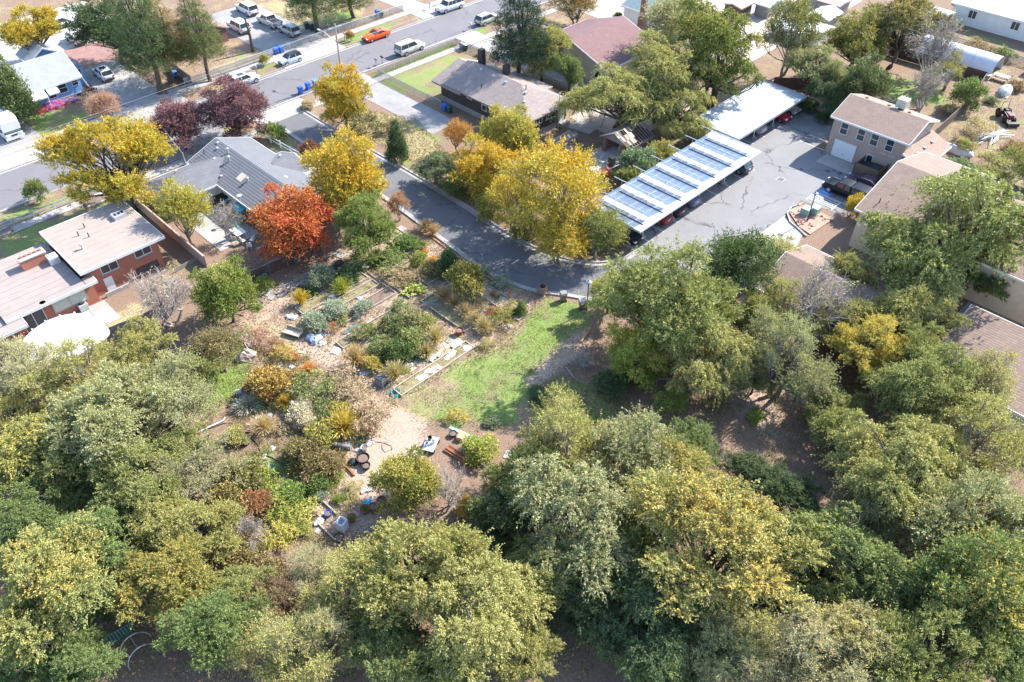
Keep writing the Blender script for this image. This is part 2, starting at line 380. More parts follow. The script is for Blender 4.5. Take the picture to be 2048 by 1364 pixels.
# ---------------------------------------------------------------- ground (one sheet, out to the horizon)
def PX(*pts): return [P(*p) for p in pts]
COVER = [  # kind, outline, weight
    # whole neighbourhood north of the plot: thin dry grass and bare yard soil
    ('D', [(5, 86), (180, 86), (180, 180), (5, 180)], .45), ('D', [(68, 55), (180, 55), (180, 90), (68, 90)], .4), ('D', [(95, -10), (180, -10), (180, 60), (107, 60)], .35), ('G', [(105, -10), (180, -10), (180, 60), (107, 60)], .28),
    ('G', PX((0, 468), (140, 428), (220, 395), (275, 400), (330, 470), (160, 548), (0, 545)), .9),      # front lawn of the brick house
    ('G', PX((0, 455), (0, 432), (150, 377), (190, 372), (175, 392)), .85),                            # verge
    ('G', PX((40, 232), (62, 215), (150, 215), (195, 200), (260, 218), (150, 255), (62, 285)), .75), ('D', PX((60, 240), (140, 225), (130, 262), (65, 285)), .5),
    ('D', PX((72, 295), (280, 215), (300, 230), (120, 302)), .7), ('G', PX((72, 295), (280, 215), (300, 230), (120, 302)), .4),
    ('D', PX((335, 300), (505, 235), (535, 240), (480, 262), (345, 320)), .9),                          # verge under the plum trees
    ('G', PX((345, 322), (430, 290), (420, 300), (350, 330)), .9),
    ('G', PX((515, 270), (560, 262), (640, 330), (610, 345)), .8), ('D', PX((520, 300), (560, 290), (590, 320), (570, 330)), .9),
    ('G', PX((505, 147), (540, 120), (560, 128), (515, 152)), .9), ('G', PX((645, 92), (740, 52), (800, 40), (790, 55), (670, 98)), .9),
    ('G', PX((728, 152), (905, 85), (915, 92), (770, 156)), 1.0), ('G', PX((930, 72), (975, 48), (985, 60), (940, 78)), 1.0),
    ('G', PX((960, 90), (1010, 70), (1020, 105), (1000, 108)), .8), ('G', PX((828, 25), (880, 4), (920, 0), (850, 28)), 1.0),
    ('G', PX((765, 158), (905, 100), (960, 130), (885, 165), (890, 205), (800, 175)), .75), ('D', PX((790, 165), (900, 105), (940, 125), (870, 160), (850, 175)), .85),
    ('G', PX((752, 160), (815, 178), (815, 190), (750, 172)), .95),
    ('D', PX((690, 215), (830, 235), (900, 310), (870, 330), (800, 320), (720, 265)), 1.0), ('G', PX((780, 225), (900, 285), (900, 300), (790, 240)), .9), ('G', PX((770, 290), (850, 330), (840, 350), (800, 330)), .8),
    ('D', PX((490, 10), (600, 0), (740, 0), (720, 40), (600, 60), (560, 30)), .9), ('G', PX((630, 30), (700, 18), (730, 35), (650, 55)), .9), ('G', PX((1205, 0), (1250, 0), (1240, 30), (1215, 35)), 1.),
    ('D', PX((440, 120), (520, 100), (480, 140), (400, 160)), .8), ('G', PX((460, 105), (505, 112), (490, 125)), .9),
    ('S', PX((1140, 215), (1290, 250), (1215, 310), (1150, 260)), 1.0), ('G', PX((1250, 300), (1420, 240), (1300, 345), (1240, 400)), .5),
    ('G', PX((1770, 150), (1880, 170), (1900, 215), (1830, 210), (1775, 200)), .95), ('G', PX((1880, 240), (1930, 210), (1900, 250)), .6), ('D', PX((1880, 80), (2048, 110), (2048, 260), (1900, 330), (1890, 250)), .5), ('G', PX((1930, 55), (2030, 90), (2010, 110), (1930, 80)), .6),
    ('G', PX((2010, 240), (2048, 220), (2048, 270)), .5),
    # plot: earth and wood chip paths between the beds
    ('C', PX((470, 640), (560, 560), (740, 470), (870, 470), (1080, 600), (1010, 700), (800, 800), (560, 780)), .75),
    ('S', PX((460, 800), (560, 700), (640, 800), (700, 950), (690, 1090), (560, 1000)), .6),
    ('C', PX((600, 690), (690, 690), (760, 800), (860, 830), (870, 890), (740, 1000), (660, 820), (600, 740)), 1.), ('C', PX((620, 960), (760, 870), (880, 930), (770, 1050), (660, 1090)), .8),
    ('D', PX((480, 640), (600, 640), (600, 720), (500, 740)), .7), ('G', PX((385, 770), (430, 690), (500, 650), (520, 690), (490, 770), (470, 800), (400, 830)), .95), ('D', PX((400, 800), (480, 760), (470, 830), (390, 840)), .6),
    ('G', PX((1075, 590), (1190, 612), (1185, 640), (1120, 690), (1060, 760), (1020, 860), (950, 850), (890, 800), (960, 720), (1050, 650)), .95),
    ('D', PX((800, 790), (960, 700), (1050, 640), (1060, 700), (990, 760), (880, 830), (830, 850)), .85), ('G', PX((880, 790), (990, 740), (1060, 770), (1040, 850), (930, 840)), .8),
    ('G', PX((800, 800), (900, 720), (1000, 690), (1030, 700), (960, 860), (880, 850)), .62), ('G', PX((760, 770), (850, 800), (960, 860), (930, 880), (800, 820)), .5),
    ('C', PX((1030, 730), (1130, 650), (1190, 660), (1170, 700), (1080, 780), (1030, 790)), 1.2),
    ('G', PX((1060, 770), (1120, 750), (1260, 800), (1350, 850), (1200, 860), (1060, 850)), .7), ('D', PX((1200, 820), (1360, 810), (1340, 860), (1220, 860)), .6),
    ('C', PX((1390, 740), (1580, 730), (1560, 900), (1440, 800)), .9), ('C', PX((1600, 840), (1800, 820), (1700, 960)), .6),
    ('G', PX((540, 870), (640, 1030), (600, 1110), (520, 1040), (480, 950)), .8),
    ('S', PX((910, 380), (1260, 480), (1240, 520), (1080, 505), (930, 410)), .5), ('G', PX((905, 380), (960, 400), (940, 412), (905, 395)), .9),
    ('D', PX((200, 640), (260, 600), (330, 620), (300, 660), (220, 690)), .9), ('G', PX((320, 500), (400, 520), (390, 560), (330, 560)), .5),
]
step = .6
gx = np.arange(-22, 186.01, step); nfx = len(gx)
gx = np.concatenate([[-2600, -300, -60], gx, [230, 420, 2600]])
X, Y = np.meshgrid(gx, gx, indexing='ij'); n = len(gx)
def inpoly(px, py, poly):
    r = np.zeros(px.shape, bool); m = len(poly)
    for i in range(m):
        x0, y0 = poly[i]; x1, y1 = poly[(i + 1) % m]
        c = ((y0 > py) != (y1 > py)) & (px < (x1 - x0) * (py - y0) / (y1 - y0 + 1e-12) + x0); r ^= c
    return r
W = {k: np.zeros(X.shape) for k in 'GDCS'}
for k, poly, wt in COVER:
    W[k] = np.maximum(W[k], inpoly(X, Y, poly) * wt)
for k in W:
    for _ in range(2):
        a = W[k]; p = np.pad(a, 1, mode='edge')
        W[k] = (p[:-2, 1:-1] + p[2:, 1:-1] + p[1:-1, :-2] + p[1:-1, 2:] + 2 * a) / 6
vs = np.zeros((n * n, 3), np.float32); vs[:, 0] = X.ravel(); vs[:, 1] = Y.ravel()
idx = np.arange(n * n).reshape(n, n)
q = np.stack([idx[:-1, :-1], idx[1:, :-1], idx[1:, 1:], idx[:-1, 1:]], -1).reshape(-1, 4)
me = bpy.data.meshes.new('ground')
me.vertices.add(n * n); me.vertices.foreach_set('co', vs.ravel())
me.loops.add(q.size); me.loops.foreach_set('vertex_index', q.ravel().astype(np.int32))
me.polygons.add(len(q)); me.polygons.foreach_set('loop_start', np.arange(0, q.size, 4, dtype=np.int32))
me.update(calc_edges=True)
at = me.attributes.new('cover', 'FLOAT_COLOR', 'POINT')
at.data.foreach_set('color', np.stack([W['G'], W['D'], W['C'], W['S']], -1).astype(np.float32).ravel())
m, nt, b = _new('ground')
a = nt.nodes.new('ShaderNodeAttribute'); a.attribute_name = 'cover'
s = nt.nodes.new('ShaderNodeSeparateColor'); nt.links.new(a.outputs['Color'], s.inputs[0])
n1 = noise(nt, .33, 8, rough=.7); n2 = noise(nt, 5.5, 4, rough=.7); n3 = noise(nt, 22, 2)
nm = math_(nt, 'ADD', math_(nt, 'MULTIPLY', n1, .55), math_(nt, 'MULTIPLY', n2, .45))
def mask(wt, k=1.0, sh=.5):
    return math_(nt, 'MULTIPLY', math_(nt, 'SUBTRACT', math_(nt, 'ADD', wt, math_(nt, 'MULTIPLY', math_(nt, 'SUBTRACT', nm, .5), 4.4 * k)), sh), 2.2, True)
mot = math_(nt, 'ADD', math_(nt, 'MULTIPLY', n2, .55), math_(nt, 'MULTIPLY', n3, .45))
litter = ramp(nt, mot, [(.3, (.10, .065, .045)), (.5, (.20, .135, .095)), (.7, (.33, .235, .17))])
soilc = ramp(nt, mot, [(.3, (.12, .08, .06)), (.7, (.24, .17, .13))])
chip = ramp(nt, mot, [(.3, (.26, .18, .135)), (.5, (.36, .265, .2)), (.7, (.46, .355, .275))])
dry = ramp(nt, mot, [(.3, (.20, .16, .08)), (.5, (.33, .27, .14)), (.72, (.45, .37, .21))])
grn = ramp(nt, mot, [(.28, (.075, .12, .026)), (.5, (.155, .22, .055)), (.75, (.29, .32, .12))])
c = mixc(nt, mask(a.outputs['Alpha']), litter, soilc)
c = mixc(nt, mask(s.outputs[2]), c, chip); c = mixc(nt, mask(s.outputs[1]), c, dry); c = mixc(nt, mask(s.outputs[0], 1.1), c, grn)
nt.links.new(c, b.inputs['Base Color']); b.inputs['Roughness'].default_value = .95; b.inputs['Specular IOR Level'].default_value = .15
bump(nt, b, mot, .6, .06)
me.materials.append(m)
ground = bpy.data.objects.new('ground', me); COL.objects.link(ground); struct(ground)

# ---------------------------------------------------------------- street, lane, parking lot
def flat(name, pts, z, mat, th=.05):
    return struct(MB().prism(pts, z - th, z).build(name, mat))
flat('street', [(-60, 100.3), (190, 100.3), (190, 109.3), (-60, 109.3)], .02, M['street'])
LK = [(48.9, 97), (48.6, 89), (48.1, 78), (47.9, 69.4), (47.2, 58.8), (46.7, 51.5), (47.2, 47.2), (48.2, 44.4), (49.8, 41.9), (51.8, 38.2), (53.4, 34), (54.5, 30)]
RK = [(61.6, 43.4), (61.4, 42.4), (60.7, 41.8), (59.4, 41.8), (56.9, 43.0), (55.0, 45.6), (53.9, 49.2), (53.6, 55.2), (54.0, 61.6), (54.2, 72.8), (54.0, 85), (54.2, 97)]
flat('lane', LK[:-2] + [(60.5, 39.0)] + RK[2:], .024, M['lane'])
flat('parking_lot', [(61.4, 42.2), (61.4, 50.3), (86.2, 50.3), (86.2, 53.2), (105.6, 53.2), (105.6, 39.2), (96.1, 39.2), (96.1, 27.3), (86.5, 27.3), (84.2, 29.2), (83.6, 33.8), (73, 33.2), (68, 29.5), (54.5, 29.5), (53.4, 34), (52.0, 38.2), (60.5, 39.1), (61, 41.9)], .018, M['lot'])
def ribbon(name, pts, off0, off1, z0, z1, mat):
    """a strip that follows a line between two sideways offsets"""
    pts = [Vector((p[0], p[1], 0)) for p in pts]; rings = []
    for i, p in enumerate(pts):
        t = (pts[min(i + 1, len(pts) - 1)] - pts[max(i - 1, 0)]).normalized(); nn = Vector((-t.y, t.x, 0))
        A, Bv = p + nn * off0, p + nn * off1
        rings.append([(A.x, A.y, z0), (Bv.x, Bv.y, z0), (Bv.x, Bv.y, z1), (A.x, A.y, z1)])
    return struct(MB().loft(rings).build(name, mat))
def smooth_line(pts, k=4):
    out = []
    for i in range(len(pts) - 1):
        p0, p1, p2, p3 = [np.array(pts[max(0, min(len(pts) - 1, i + j))]) for j in (-1, 0, 1, 2)]
        for t in np.linspace(0, 1, k, endpoint=False):
            out.append(tuple(.5 * (2 * p1 + (p2 - p0) * t + (2 * p0 - 5 * p1 + 4 * p2 - p3) * t * t + (3 * p1 - p0 - 3 * p2 + p3) * t ** 3)))
    return out + [tuple(pts[-1])]
LKs, RKs = smooth_line(LK), smooth_line(RK)
ribbon('lane_kerb', LKs, -.14, .10, 0, .15, M['kerb']); ribbon('lane_gutter', LKs, .104, .5, 0, .036, M['kerb'])
ribbon('lane_kerb', RKs, -.10, .16, 0, .16, M['kerb']); ribbon('lane_gutter', RKs, .164, .62, 0, .036, M['kerb'])
for a0, a1 in ((-60, 17.5), (25, 33.5), (43, 47.3), (56.2, 62.8), (67.6, 86.6), (91, 190)):
    ribbon('street_kerb', [(a0, 100.1), (a1, 100.1)], -.12, .12, 0, .14, M['kerb'])
for a0, a1 in ((-60, 17), (24.5, 35.5), (44, 60), (71.5, 88), (93, 190)):
    ribbon('street_kerb', [(a0, 109.5), (a1, 109.5)], -.12, .12, 0, .14, M['kerb'])
ribbon('street_gutter', [(-60, 100.5), (190, 100.5)], -.27, .1, 0, .03, M['kerb']); ribbon('street_gutter', [(-60, 109.1), (190, 109.1)], -.1, .27, 0, .03, M['kerb'])
def walk(name, u0, u1, v0, v1, z=.10, along='u', piece=1.5, mat=None):
    """a pavement of separate concrete slabs with recessed joints"""
    root = struct(bpy.data.objects.new(name, None)); COL.objects.link(root)
    root.location = (u0, v0, 0); L = (u1 - u0) if along == 'u' else (v1 - v0); k = max(1, round(L / piece)); w_ = L / k
    dims = (w_ - .02, v1 - v0, z) if along == 'u' else (u1 - u0, w_ - .02, z)
    me0 = None
    for i in range(k):
        if me0 is None:
            o = MB().box(0, 0, -.02, *dims).build('slab', mat or M['concrete'], root, local=True, bevel=.008); me0 = o.data
        else:
            o = bpy.data.objects.new('slab', me0); COL.objects.link(o); o.parent = root
        o.location = (i * w_, 0, RNG.uniform(-.008, .004)) if along == 'u' else (0, i * w_, RNG.uniform(-.008, .004))
    return root
walk('pavement', -2, 48.5, 94.6, 96.0); walk('pavement', 54.6, 110, 95.9, 97.3)
walk('pavement', -2, 110, 113.3, 114.8)
# aprons and drives
walk('apron', 47.3, 56.0, 96.02, 100.0, .045, piece=2.2); walk('apron', 62.8, 67.6, 97.32, 100.0, .045, piece=2.4)
walk('apron', 86.6, 91.0, 97.32, 100.0, .045, piece=2.2); walk('apron', 17.0, 24.5, 109.65, 113.28, .045, piece=2.5, mat=M['concrete_white'])
walk('apron', 35.5, 44, 109.65, 113.28, .045, piece=2.1); walk('apron', 60, 71.5, 109.65, 113.28, .045, piece=2.3, mat=M['concrete_white'])
walk('apron', 88, 93, 109.65, 113.28, .045, piece=2.5); walk('apron', 33.6, 43, 96.02, 100.0, .03, piece=2.4, mat=M['concrete_old'])
walk('driveway', 17.0, 24.5, 114.84, 128, .04, along='v', piece=3.3, mat=M['concrete_old'])
walk('driveway', 61.0, 71.2, 114.84, 138, .04, along='v', piece=3.8, mat=M['concrete_old'])
walk('driveway', 62.6, 67.4, 78, 95.86, .03, along='v', piece=4.4, mat=M['concrete_old'])
walk('driveway', 86.2, 90.8, 66, 95.86, .03, along='v', piece=3.4, mat=M['concrete'])
walk('driveway', 88.2, 92.8, 114.84, 140, .03, along='v', piece=3.0)
flat('driveway', [(36.9, 114.86), (42.6, 114.86), (42.6, 132), (35.6, 132), (35.6, 122)], .03, plain('gravel_drive', (.30, .285, .27), .95, .3, 1.0, bmp=.4))
flat('brick_patio', [(34.8, 132.1), (44, 132.1), (44, 141), (34.8, 141)], .035, coursed('patio_brick', (.36, .18, .15), (.30, .15, .13), (.25, .2, .17), .4, .2, .02, axis='flat'))
flat('gravel_strip', [(34.3, 122.2), (36.8, 114.9), (35.4, 114.9), (33.4, 121.9)], .03, M['concrete'])
flat('gravel_yard', [(8, 133), (34.7, 133), (34.7, 150), (8, 150)], .02, plain('pale_gravel', (.42, .38, .34), .95, .25, .6, bmp=.3))
flat('gravel_yard', [(36, 141.1), (50, 141.1), (50, 160), (20, 160), (20, 150.1), (36, 150.1)], .02, MATS['pale_gravel'])
flat('gravel_yard', [(110, 60), (150, 60), (150, 110), (110, 100)], .02, plain('pale_yard_dirt', (.40, .33, .27), .95, .3, .3, bmp=.3))
flat('gravel_yard', [(79.5, 57.5), (100, 57.5), (100, 68), (79.5, 68)], .016, MATS['pale_yard_dirt'])
flat('concrete_pad', PX((1606, 404), (1576, 424), (1568, 436), (1606, 468), (1590, 500), (1540, 530), (1480, 520), (1520, 468)), .034, M['concrete_white'])
walk('garage_apron', 93.2, 96.0, 32.6, 37.2, .05, along='v', piece=1.55, mat=M['concrete'])
walk('patio', 70.5, 77.6, 54.6, 59.4, .05, piece=1.8, mat=M['concrete']); walk('path', 72.6, 73.5, 59.5, 66.4, .05, along='v', piece=2.3, mat=M['concrete'])
flat('back_step_pad', [(77.0, 66.6), (79.8, 66.6), (80.6, 63.2), (77.8, 62.8)], .05, M['concrete'])
walk('patio', 28.2, 33.2, 74.5, 83.2, .05, along='v', piece=2.2, mat=M['concrete'])
walk('patio', 6.0, 15.2, 71.6, 75.6, .04, piece=1.85, mat=M['concrete'])
# painted marks on the parking lot
def mark(x0, y0, x1, y1, mat='mark', name='stall_line'):
    struct(MB().prism([(x0, y0), (x1, y0), (x1, y1), (x0, y1)], .018, .027).build(name, M[mat]))
for k in range(9):
    u = 63.75 + 2.73 * k; mark(u - .05, 41.6, u + .05, 47.5)
for k in range(6): u = 88.6 + 2.75 * k; mark(u - .05, 45.4, u + .05, 51.5)
for u in (96.5, 98.9): mark(u, 37.7, u + .1, 41.5)
for u in (86.6, 89.0, 91.4, 93.6): mark(u, 28.0, u + .1, 33.6)
for k in range(5): mark(84.7 + .42 * k, 30.2, 84.78 + .42 * k, 33.4)
mark(84.3, 33.42, 86.6, 33.52); mark(84.3, 30.08, 86.6, 30.18)
struct(MB().prism([(86.75, 31.9), (88.2, 31.9), (88.2, 33.4), (86.75, 33.4)], .019, .0275).build('accessible_bay_mark', M['bluemark']))
wm = MB()
cx, cy = 87.45, 32.6
wm.lathe((cx, cy, 0), [(.34, .0285), (.34, .0295)], 12); struct(wm.build('accessible_bay_symbol', M['mark']))
struct(MB().lathe((cx, cy, 0), [(.22, .0302), (.22, .0306)], 12).build('accessible_bay_symbol', M['bluemark']))
struct(MB().box(cx - .05, cy - .1, .031, cx + .05, cy + .55, .0315).build('accessible_bay_symbol', M['mark']))
def drain(px, py, w_, label):
    x, y = P(px, py); t = thing('storm_drain', label, 'drain', (x, y, 0))
    B(x - w_, y - w_, .0, x + w_, y + w_, .03).build('concrete_collar', M['concrete_old'], t)
    for k in range(6):
        g_ = w_ * .62; B(x - g_, y - g_ + k * g_ / 3, .03, x + g_, y - g_ + k * g_ / 3 + g_ / 5, .045).build('grate_bar', M['darksteel'], t)
drain(1561, 359, .55, 'square iron drain grate with pale collar in the middle of the parking lot')
drain(846, 352, .45, 'drain grate at the lane kerb below the yellow tree')
# rock island
flat('rock_island', PX((1578, 425), (1600, 410), (1625, 415), (1665, 440), (1620, 470), (1598, 455)), .12, M['redrock'])
ribbon('island_kerb', PX((1605, 408), (1582, 416), (1574, 428), (1580, 445), (1600, 462), (1612, 474)), -.1, .1, 0, .2, M['concrete'])
pts = PX((1580, 425), (1600, 413), (1625, 418), (1655, 440), (1618, 460), (1598, 450))
cxm = sum(p[0] for p in pts) / 6; cym = sum(p[1] for p in pts) / 6
isl = tag(bpy.data.objects.new('rock_bed', None), 'bed of broken red and brown rocks on the kerbed island by the lamp post', 'rocks'); COL.objects.link(isl); isl.location = (cxm, cym, 0)
for i in range(46):
    p = RNG.choice(pts); t = math.sqrt(RNG.random()) * .95
    r_ = RNG.uniform(.12, .3)
    MB().blob((cxm + (p[0] - cxm) * t + RNG.uniform(-.5, .5), cym + (p[1] - cym) * t + RNG.uniform(-.5, .5), .14), (r_, r_ * RNG.uniform(.6, 1), r_ * .6), i, 6, 4, .4).build('rock', M[RNG.choice(['redrock', 'redrock', 'rock', 'concrete'])], isl)

# ---------------------------------------------------------------- buildings
def window(par, axis, w0, a0, a1, z0, z1, out, frame='trim', pane='glass', split=0, hsplit=0, sill=False):
    """a framed window set on a wall; axis 'u': the wall has constant u and the window runs along v"""
    def bx(mb, d0, d1, p0, p1, q0, q1):
        if axis == 'u': mb.box(w0 + d0 * out, p0, q0, w0 + d1 * out, p1, q1)
        else: mb.box(p0, w0 + d0 * out, q0, p1, w0 + d1 * out, q1)
    f = MB(); t = .07
    bx(f, -.05, .06, a0 - t, a1 + t, z1, z1 + t); bx(f, -.05, .06, a0 - t, a1 + t, z0 - t, z0)
    bx(f, -.05, .06, a0 - t, a0, z0, z1); bx(f, -.05, .06, a1, a1 + t, z0, z1)
    for k in range(split):
        m_ = a0 + (a1 - a0) * (k + 1) / (split + 1); bx(f, -.05, .05, m_ - .035, m_ + .035, z0, z1)
    for k in range(hsplit):
        m_ = z0 + (z1 - z0) * (k + 1) / (hsplit + 1); bx(f, -.05, .048, a0, a1, m_ - .03, m_ + .03)
    o = f.build('window', M[frame], par)
    g = MB(); bx(g, -.05, .02, a0, a1, z0, z1); g.build('pane', M[pane], o)
    if sill:
        s_ = MB(); bx(s_, -.05, .12, a0 - .15, a1 + .15, z0 - .15, z0 - t - .003); s_.build('sill', M['concrete'], o)
    return o
def door(par, axis, w0, a0, a1, z0, z1, out, mat='white', name='door'):
    def bx(mb, d0, d1, p0, p1, q0, q1):
        if axis == 'u': mb.box(w0 + d0 * out, p0, q0, w0 + d1 * out, p1, q1)
        else: mb.box(p0, w0 + d0 * out, q0, p1, w0 + d1 * out, q1)
    g = MB(); bx(g, -.04, .05, a0, a1, z0, z1); o = g.build(name, M[mat], par)
    h = MB(); bx(h, .05, .11, a0 + .1, a0 + .18, (z0 + z1) / 2 - .04, (z0 + z1) / 2 + .04); h.build('handle', M['steel'], o)
    return o
def gable(par, u0, u1, v0, v1, ze, zr, ridge='v', oh=.5, roof='roof_grey', th=.18, hip0=0.0, hip1=0.0, fascia='trim', ridge_at=None, wallmat=None, zw=None):
    """two (or with hips four) roof slopes over a rectangle; ridge runs along u or v; hip0/hip1 pull the ridge ends in"""
    if ridge == 'v': a0, a1, b0, b1 = u0 - oh, u1 + oh, v0 - oh, v1 + oh
    else: a0, a1, b0, b1 = v0 - oh, v1 + oh, u0 - oh, u1 + oh
    mid = (a0 + a1) / 2 if ridge_at is None else ridge_at
    def p(a, b_, z): return (a, b_, z) if ridge == 'v' else (b_, a, z)
    r0, r1 = b0 + hip0, b1 - hip1
    sl = [[p(a0, b0, ze), p(mid, r0, zr), p(mid, r1, zr), p(a0, b1, ze)], [p(a1, b1, ze), p(mid, r1, zr), p(mid, r0, zr), p(a1, b0, ze)]]
    if hip0: sl.append([p(a1, b0, ze), p(mid, r0, zr), p(a0, b0, ze)])
    if hip1: sl.append([p(a0, b1, ze), p(mid, r1, zr), p(a1, b1, ze)])
    for q_ in sl:
        if (Vector(q_[1]) - Vector(q_[0])).cross(Vector(q_[2]) - Vector(q_[1])).z < 0: q_ = q_[::-1]
        MB().slab3(q_, th).build('roof_slope', M[roof] if isinstance(roof, str) else roof, par)
    if fascia:
        f = MB()
        for a in (a0, a1):
            s_ = -1 if a == a0 else 1
            x0, x1 = sorted((a + s_ * .003, a + s_ * .06))
            if ridge == 'v': f.box(x0, b0, ze - th - .05, x1, b1, ze + .01)
            else: f.box(b0, x0, ze - th - .05, b1, x1, ze + .01)
        f.build('fascia', M[fascia], par)
        for bb, hp in ((b0, hip0), (b1, hip1)):
            if hp: continue
            s_ = -1 if bb == b0 else 1
            y0, y1 = sorted((bb + s_ * .003, bb + s_ * .06))
            vs = []
            for y in (y0, y1):
                vs += [p(a0, y, ze + .01), p(mid, y, zr + .01), p(a1, y, ze + .01), p(a1, y, ze - th - .03), p(mid, y, zr - th - .03), p(a0, y, ze - th - .03)]
            MB()._add(vs, [(0, 1, 4, 5), (1, 2, 3, 4), (6, 11, 10, 7), (7, 10, 9, 8), (0, 6, 7, 1), (1, 7, 8, 2), (5, 4, 10, 11), (4, 3, 9, 10), (0, 5, 11, 6), (2, 8, 9, 3)]).build('bargeboard', M[fascia], par)
    if wallmat:
        zw_ = zw if zw is not None else ze - .1
        for bb, y, hp in ((b0, (v0 if ridge == 'v' else u0), hip0), (b1, (v1 if ridge == 'v' else u1), hip1)):
            if hp: continue
            lo, hi = (u0, u1) if ridge == 'v' else (v0, v1)
            k = .003 if bb == b0 else -.003
            tri = [p(lo, y + k, zw_ - .02), p(hi, y + k, zw_ - .02), p(mid, y + k, zr - th - .04)]
            tri2 = [p(lo, y + k * 60, zw_ - .02), p(hi, y + k * 60, zw_ - .02), p(mid, y + k * 60, zr - th - .04)]
            MB()._add(tri + tri2, [(0, 1, 2), (5, 4, 3), (0, 3, 4, 1), (1, 4, 5, 2), (2, 5, 3, 0)]).build('gable_wall', M[wallmat], par)
def walls(par, u0, u1, v0, v1, z0, z1, mat, th=.2):
    for nm, a in (('wall', (u0, v0, z0, u0 + th, v1, z1)), ('wall', (u1 - th, v0, z0, u1, v1, z1)), ('wall', (u0 + th, v0, z0, u1 - th, v0 + th, z1)), ('wall', (u0 + th, v1 - th, z0, u1 - th, v1, z1))):
        B(*a).build(nm, M[mat], par)
def vent(par, u, v, z, kind='box'):
    if kind == 'box': return B(u - .16, v - .16, z - .25, u + .16, v + .16, z + .16).build('roof_vent', M['galv'], par)
    if kind == 'pipe': return MB().tube([(u, v, z - .3), (u, v, z + .5)], .06, 6).build('vent_pipe', M['darksteel'], par)
    o = MB().tube([(u, v, z - .3), (u, v, z + .45)], .11, 8).build('flue', M['galv'], par); MB().lathe((u, v, z + .45), [(.2, 0), (.2, .12), (.02, .2)], 8).build('cap', M['galv'], o); return o
def cooler(par, u, v, z, s=.5, h=.85, name='swamp_cooler', mat='white'):
    o = B(u - s, v - s, z, u + s, v + s, z + h).build(name, M[mat], par, bevel=.03)
    for k in range(6):
        a = -s * .8 + k * s * 1.6 / 6
        B(u + a, v - s - .02, z + h * .15, u + a + s * .12, v - s + .003, z + h * .85).build('louvre', M['galv'], o)
        B(u - s - .02, v + a, z + h * .15, u - s + .003, v + a + s * .12, z + h * .85).build('louvre', M['galv'], o)
    return o

# red brick split-level house, lower left
h = thing('brick_house', 'red brick split-level house with two flat tan roofs and a wide brick chimney', 'house', (15, 80, 0))
walls(h, 14.9, 22.6, 76.5, 85.3, 0, 3.62, 'brick'); B(14.2, 75.9, 3.66, 23.3, 86, 3.9).build('upper_roof', M['membrane'], h)
for k in range(9): B(14.25, 76.6 + k * 1.02, 3.9, 23.25, 76.66 + k * 1.02, 3.915).build('roof_seam', plain('roof_seam', (.30, .24, .20), .9, .2), h)
for a in ((14.14, 75.84, 3.62, 23.36, 75.9, 3.94), (23.3, 75.9, 3.62, 23.36, 86, 3.94), (14.14, 75.9, 3.62, 14.2, 86, 3.94), (14.14, 86, 3.62, 23.36, 86.06, 3.94)): B(*a).build('fascia', M['trim'], h)
walls(h, 6.8, 14.89, 75.8, 85.0, 0, 2.62, 'brick')
strip = (85.6 - 75.1) / 11
for k in range(11): B(6.2, 75.1 + k * strip, 2.66, 14.13, 75.1 + (k + 1) * strip - .035, 2.9 + .006 * (k % 2)).build('roof_sheet', M['membrane2'], h)
B(6.25, 75.14, 2.64, 14.1, 85.56, 2.87).build('roof_deck', M['roof_dark'], h)
B(14.2, 75.1, 2.62, 15.2, 76.48, 2.9).build('roof_sheet', M['membrane2'], h); B(14.13, 75.04, 2.6, 15.26, 75.1, 2.93).build('fascia', M['trim'], h); B(6.2, 75.04, 2.6, 14.13, 75.1, 2.93).build('fascia', M['trim'], h); B(15.2, 75.1, 2.6, 15.26, 76.48, 2.93).build('fascia', M['trim'], h)
walls(h, -6, 6.79, 74.4, 85.0, 0, 2.3, 'brick'); B(-6.5, 73.7, 2.34, 7.6, 75.03, 2.56).build('porch_roof', M['membrane2'], h); B(-6.5, 75.1, 2.34, 6.15, 85.6, 2.6).build('west_roof', M['membrane2'], h)
B(-6.5, 73.63, 2.28, 7.66, 73.69, 2.6).build('fascia', M['trim'], h); B(7.6, 73.7, 2.28, 7.66, 75.03, 2.6).build('fascia', M['trim'], h)
ch = B(10.6, 81.8, 2.88, 13.2, 82.9, 4.0).build('chimney', M['brick'], h); B(10.54, 81.74, 4.0, 13.26, 82.96, 4.1).build('chimney_cap', M['concrete'], ch)
for k in range(5): B(10.8 + k * .48, 82.3, 4.1, 11.05 + k * .48, 82.6, 4.25).build('flue_tile', M['terracotta'], ch)
cooler(h, 13.45, 81.2, 2.9, .5, .85)
q_ = B(20.9, 82.2, 3.9, 22.3, 83.3, 4.35).build('roof_cooler', M['galv'], h)
for k in range(3): B(21.1 + k * .4, 82.5, 4.35, 21.35 + k * .4, 83.0, 4.38).build('opening', M['dark'], q_)
vent(h, 16.2, 79.8, 3.95, 'flue'); vent(h, 17.6, 81.4, 3.95, 'pipe'); vent(h, 16.9, 82.4, 3.95, 'pipe'); vent(h, 18.0, 83.4, 3.95, 'pipe')
window(h, 'v', 76.5, 16.3, 18.0, 2.35, 3.35, -1, 'trim', split=1, sill=True); window(h, 'v', 76.5, 20.0, 21.7, 2.45, 3.35, -1, 'trim', split=1, sill=True)
window(h, 'v', 76.5, 19.6, 21.9, .45, 1.15, -1, 'darksteel', split=1, sill=True); door(h, 'v', 76.5, 16.1, 17.0, -.1, 1.75, -1, 'white')
window(h, 'v', 75.8, 10.6, 13.9, .9, 2.15, -1, 'timber', 'curtain', split=1); window(h, 'v', 75.8, 7.6, 9.6, .1, 2.1, -1, 'trim', split=1, hsplit=0)
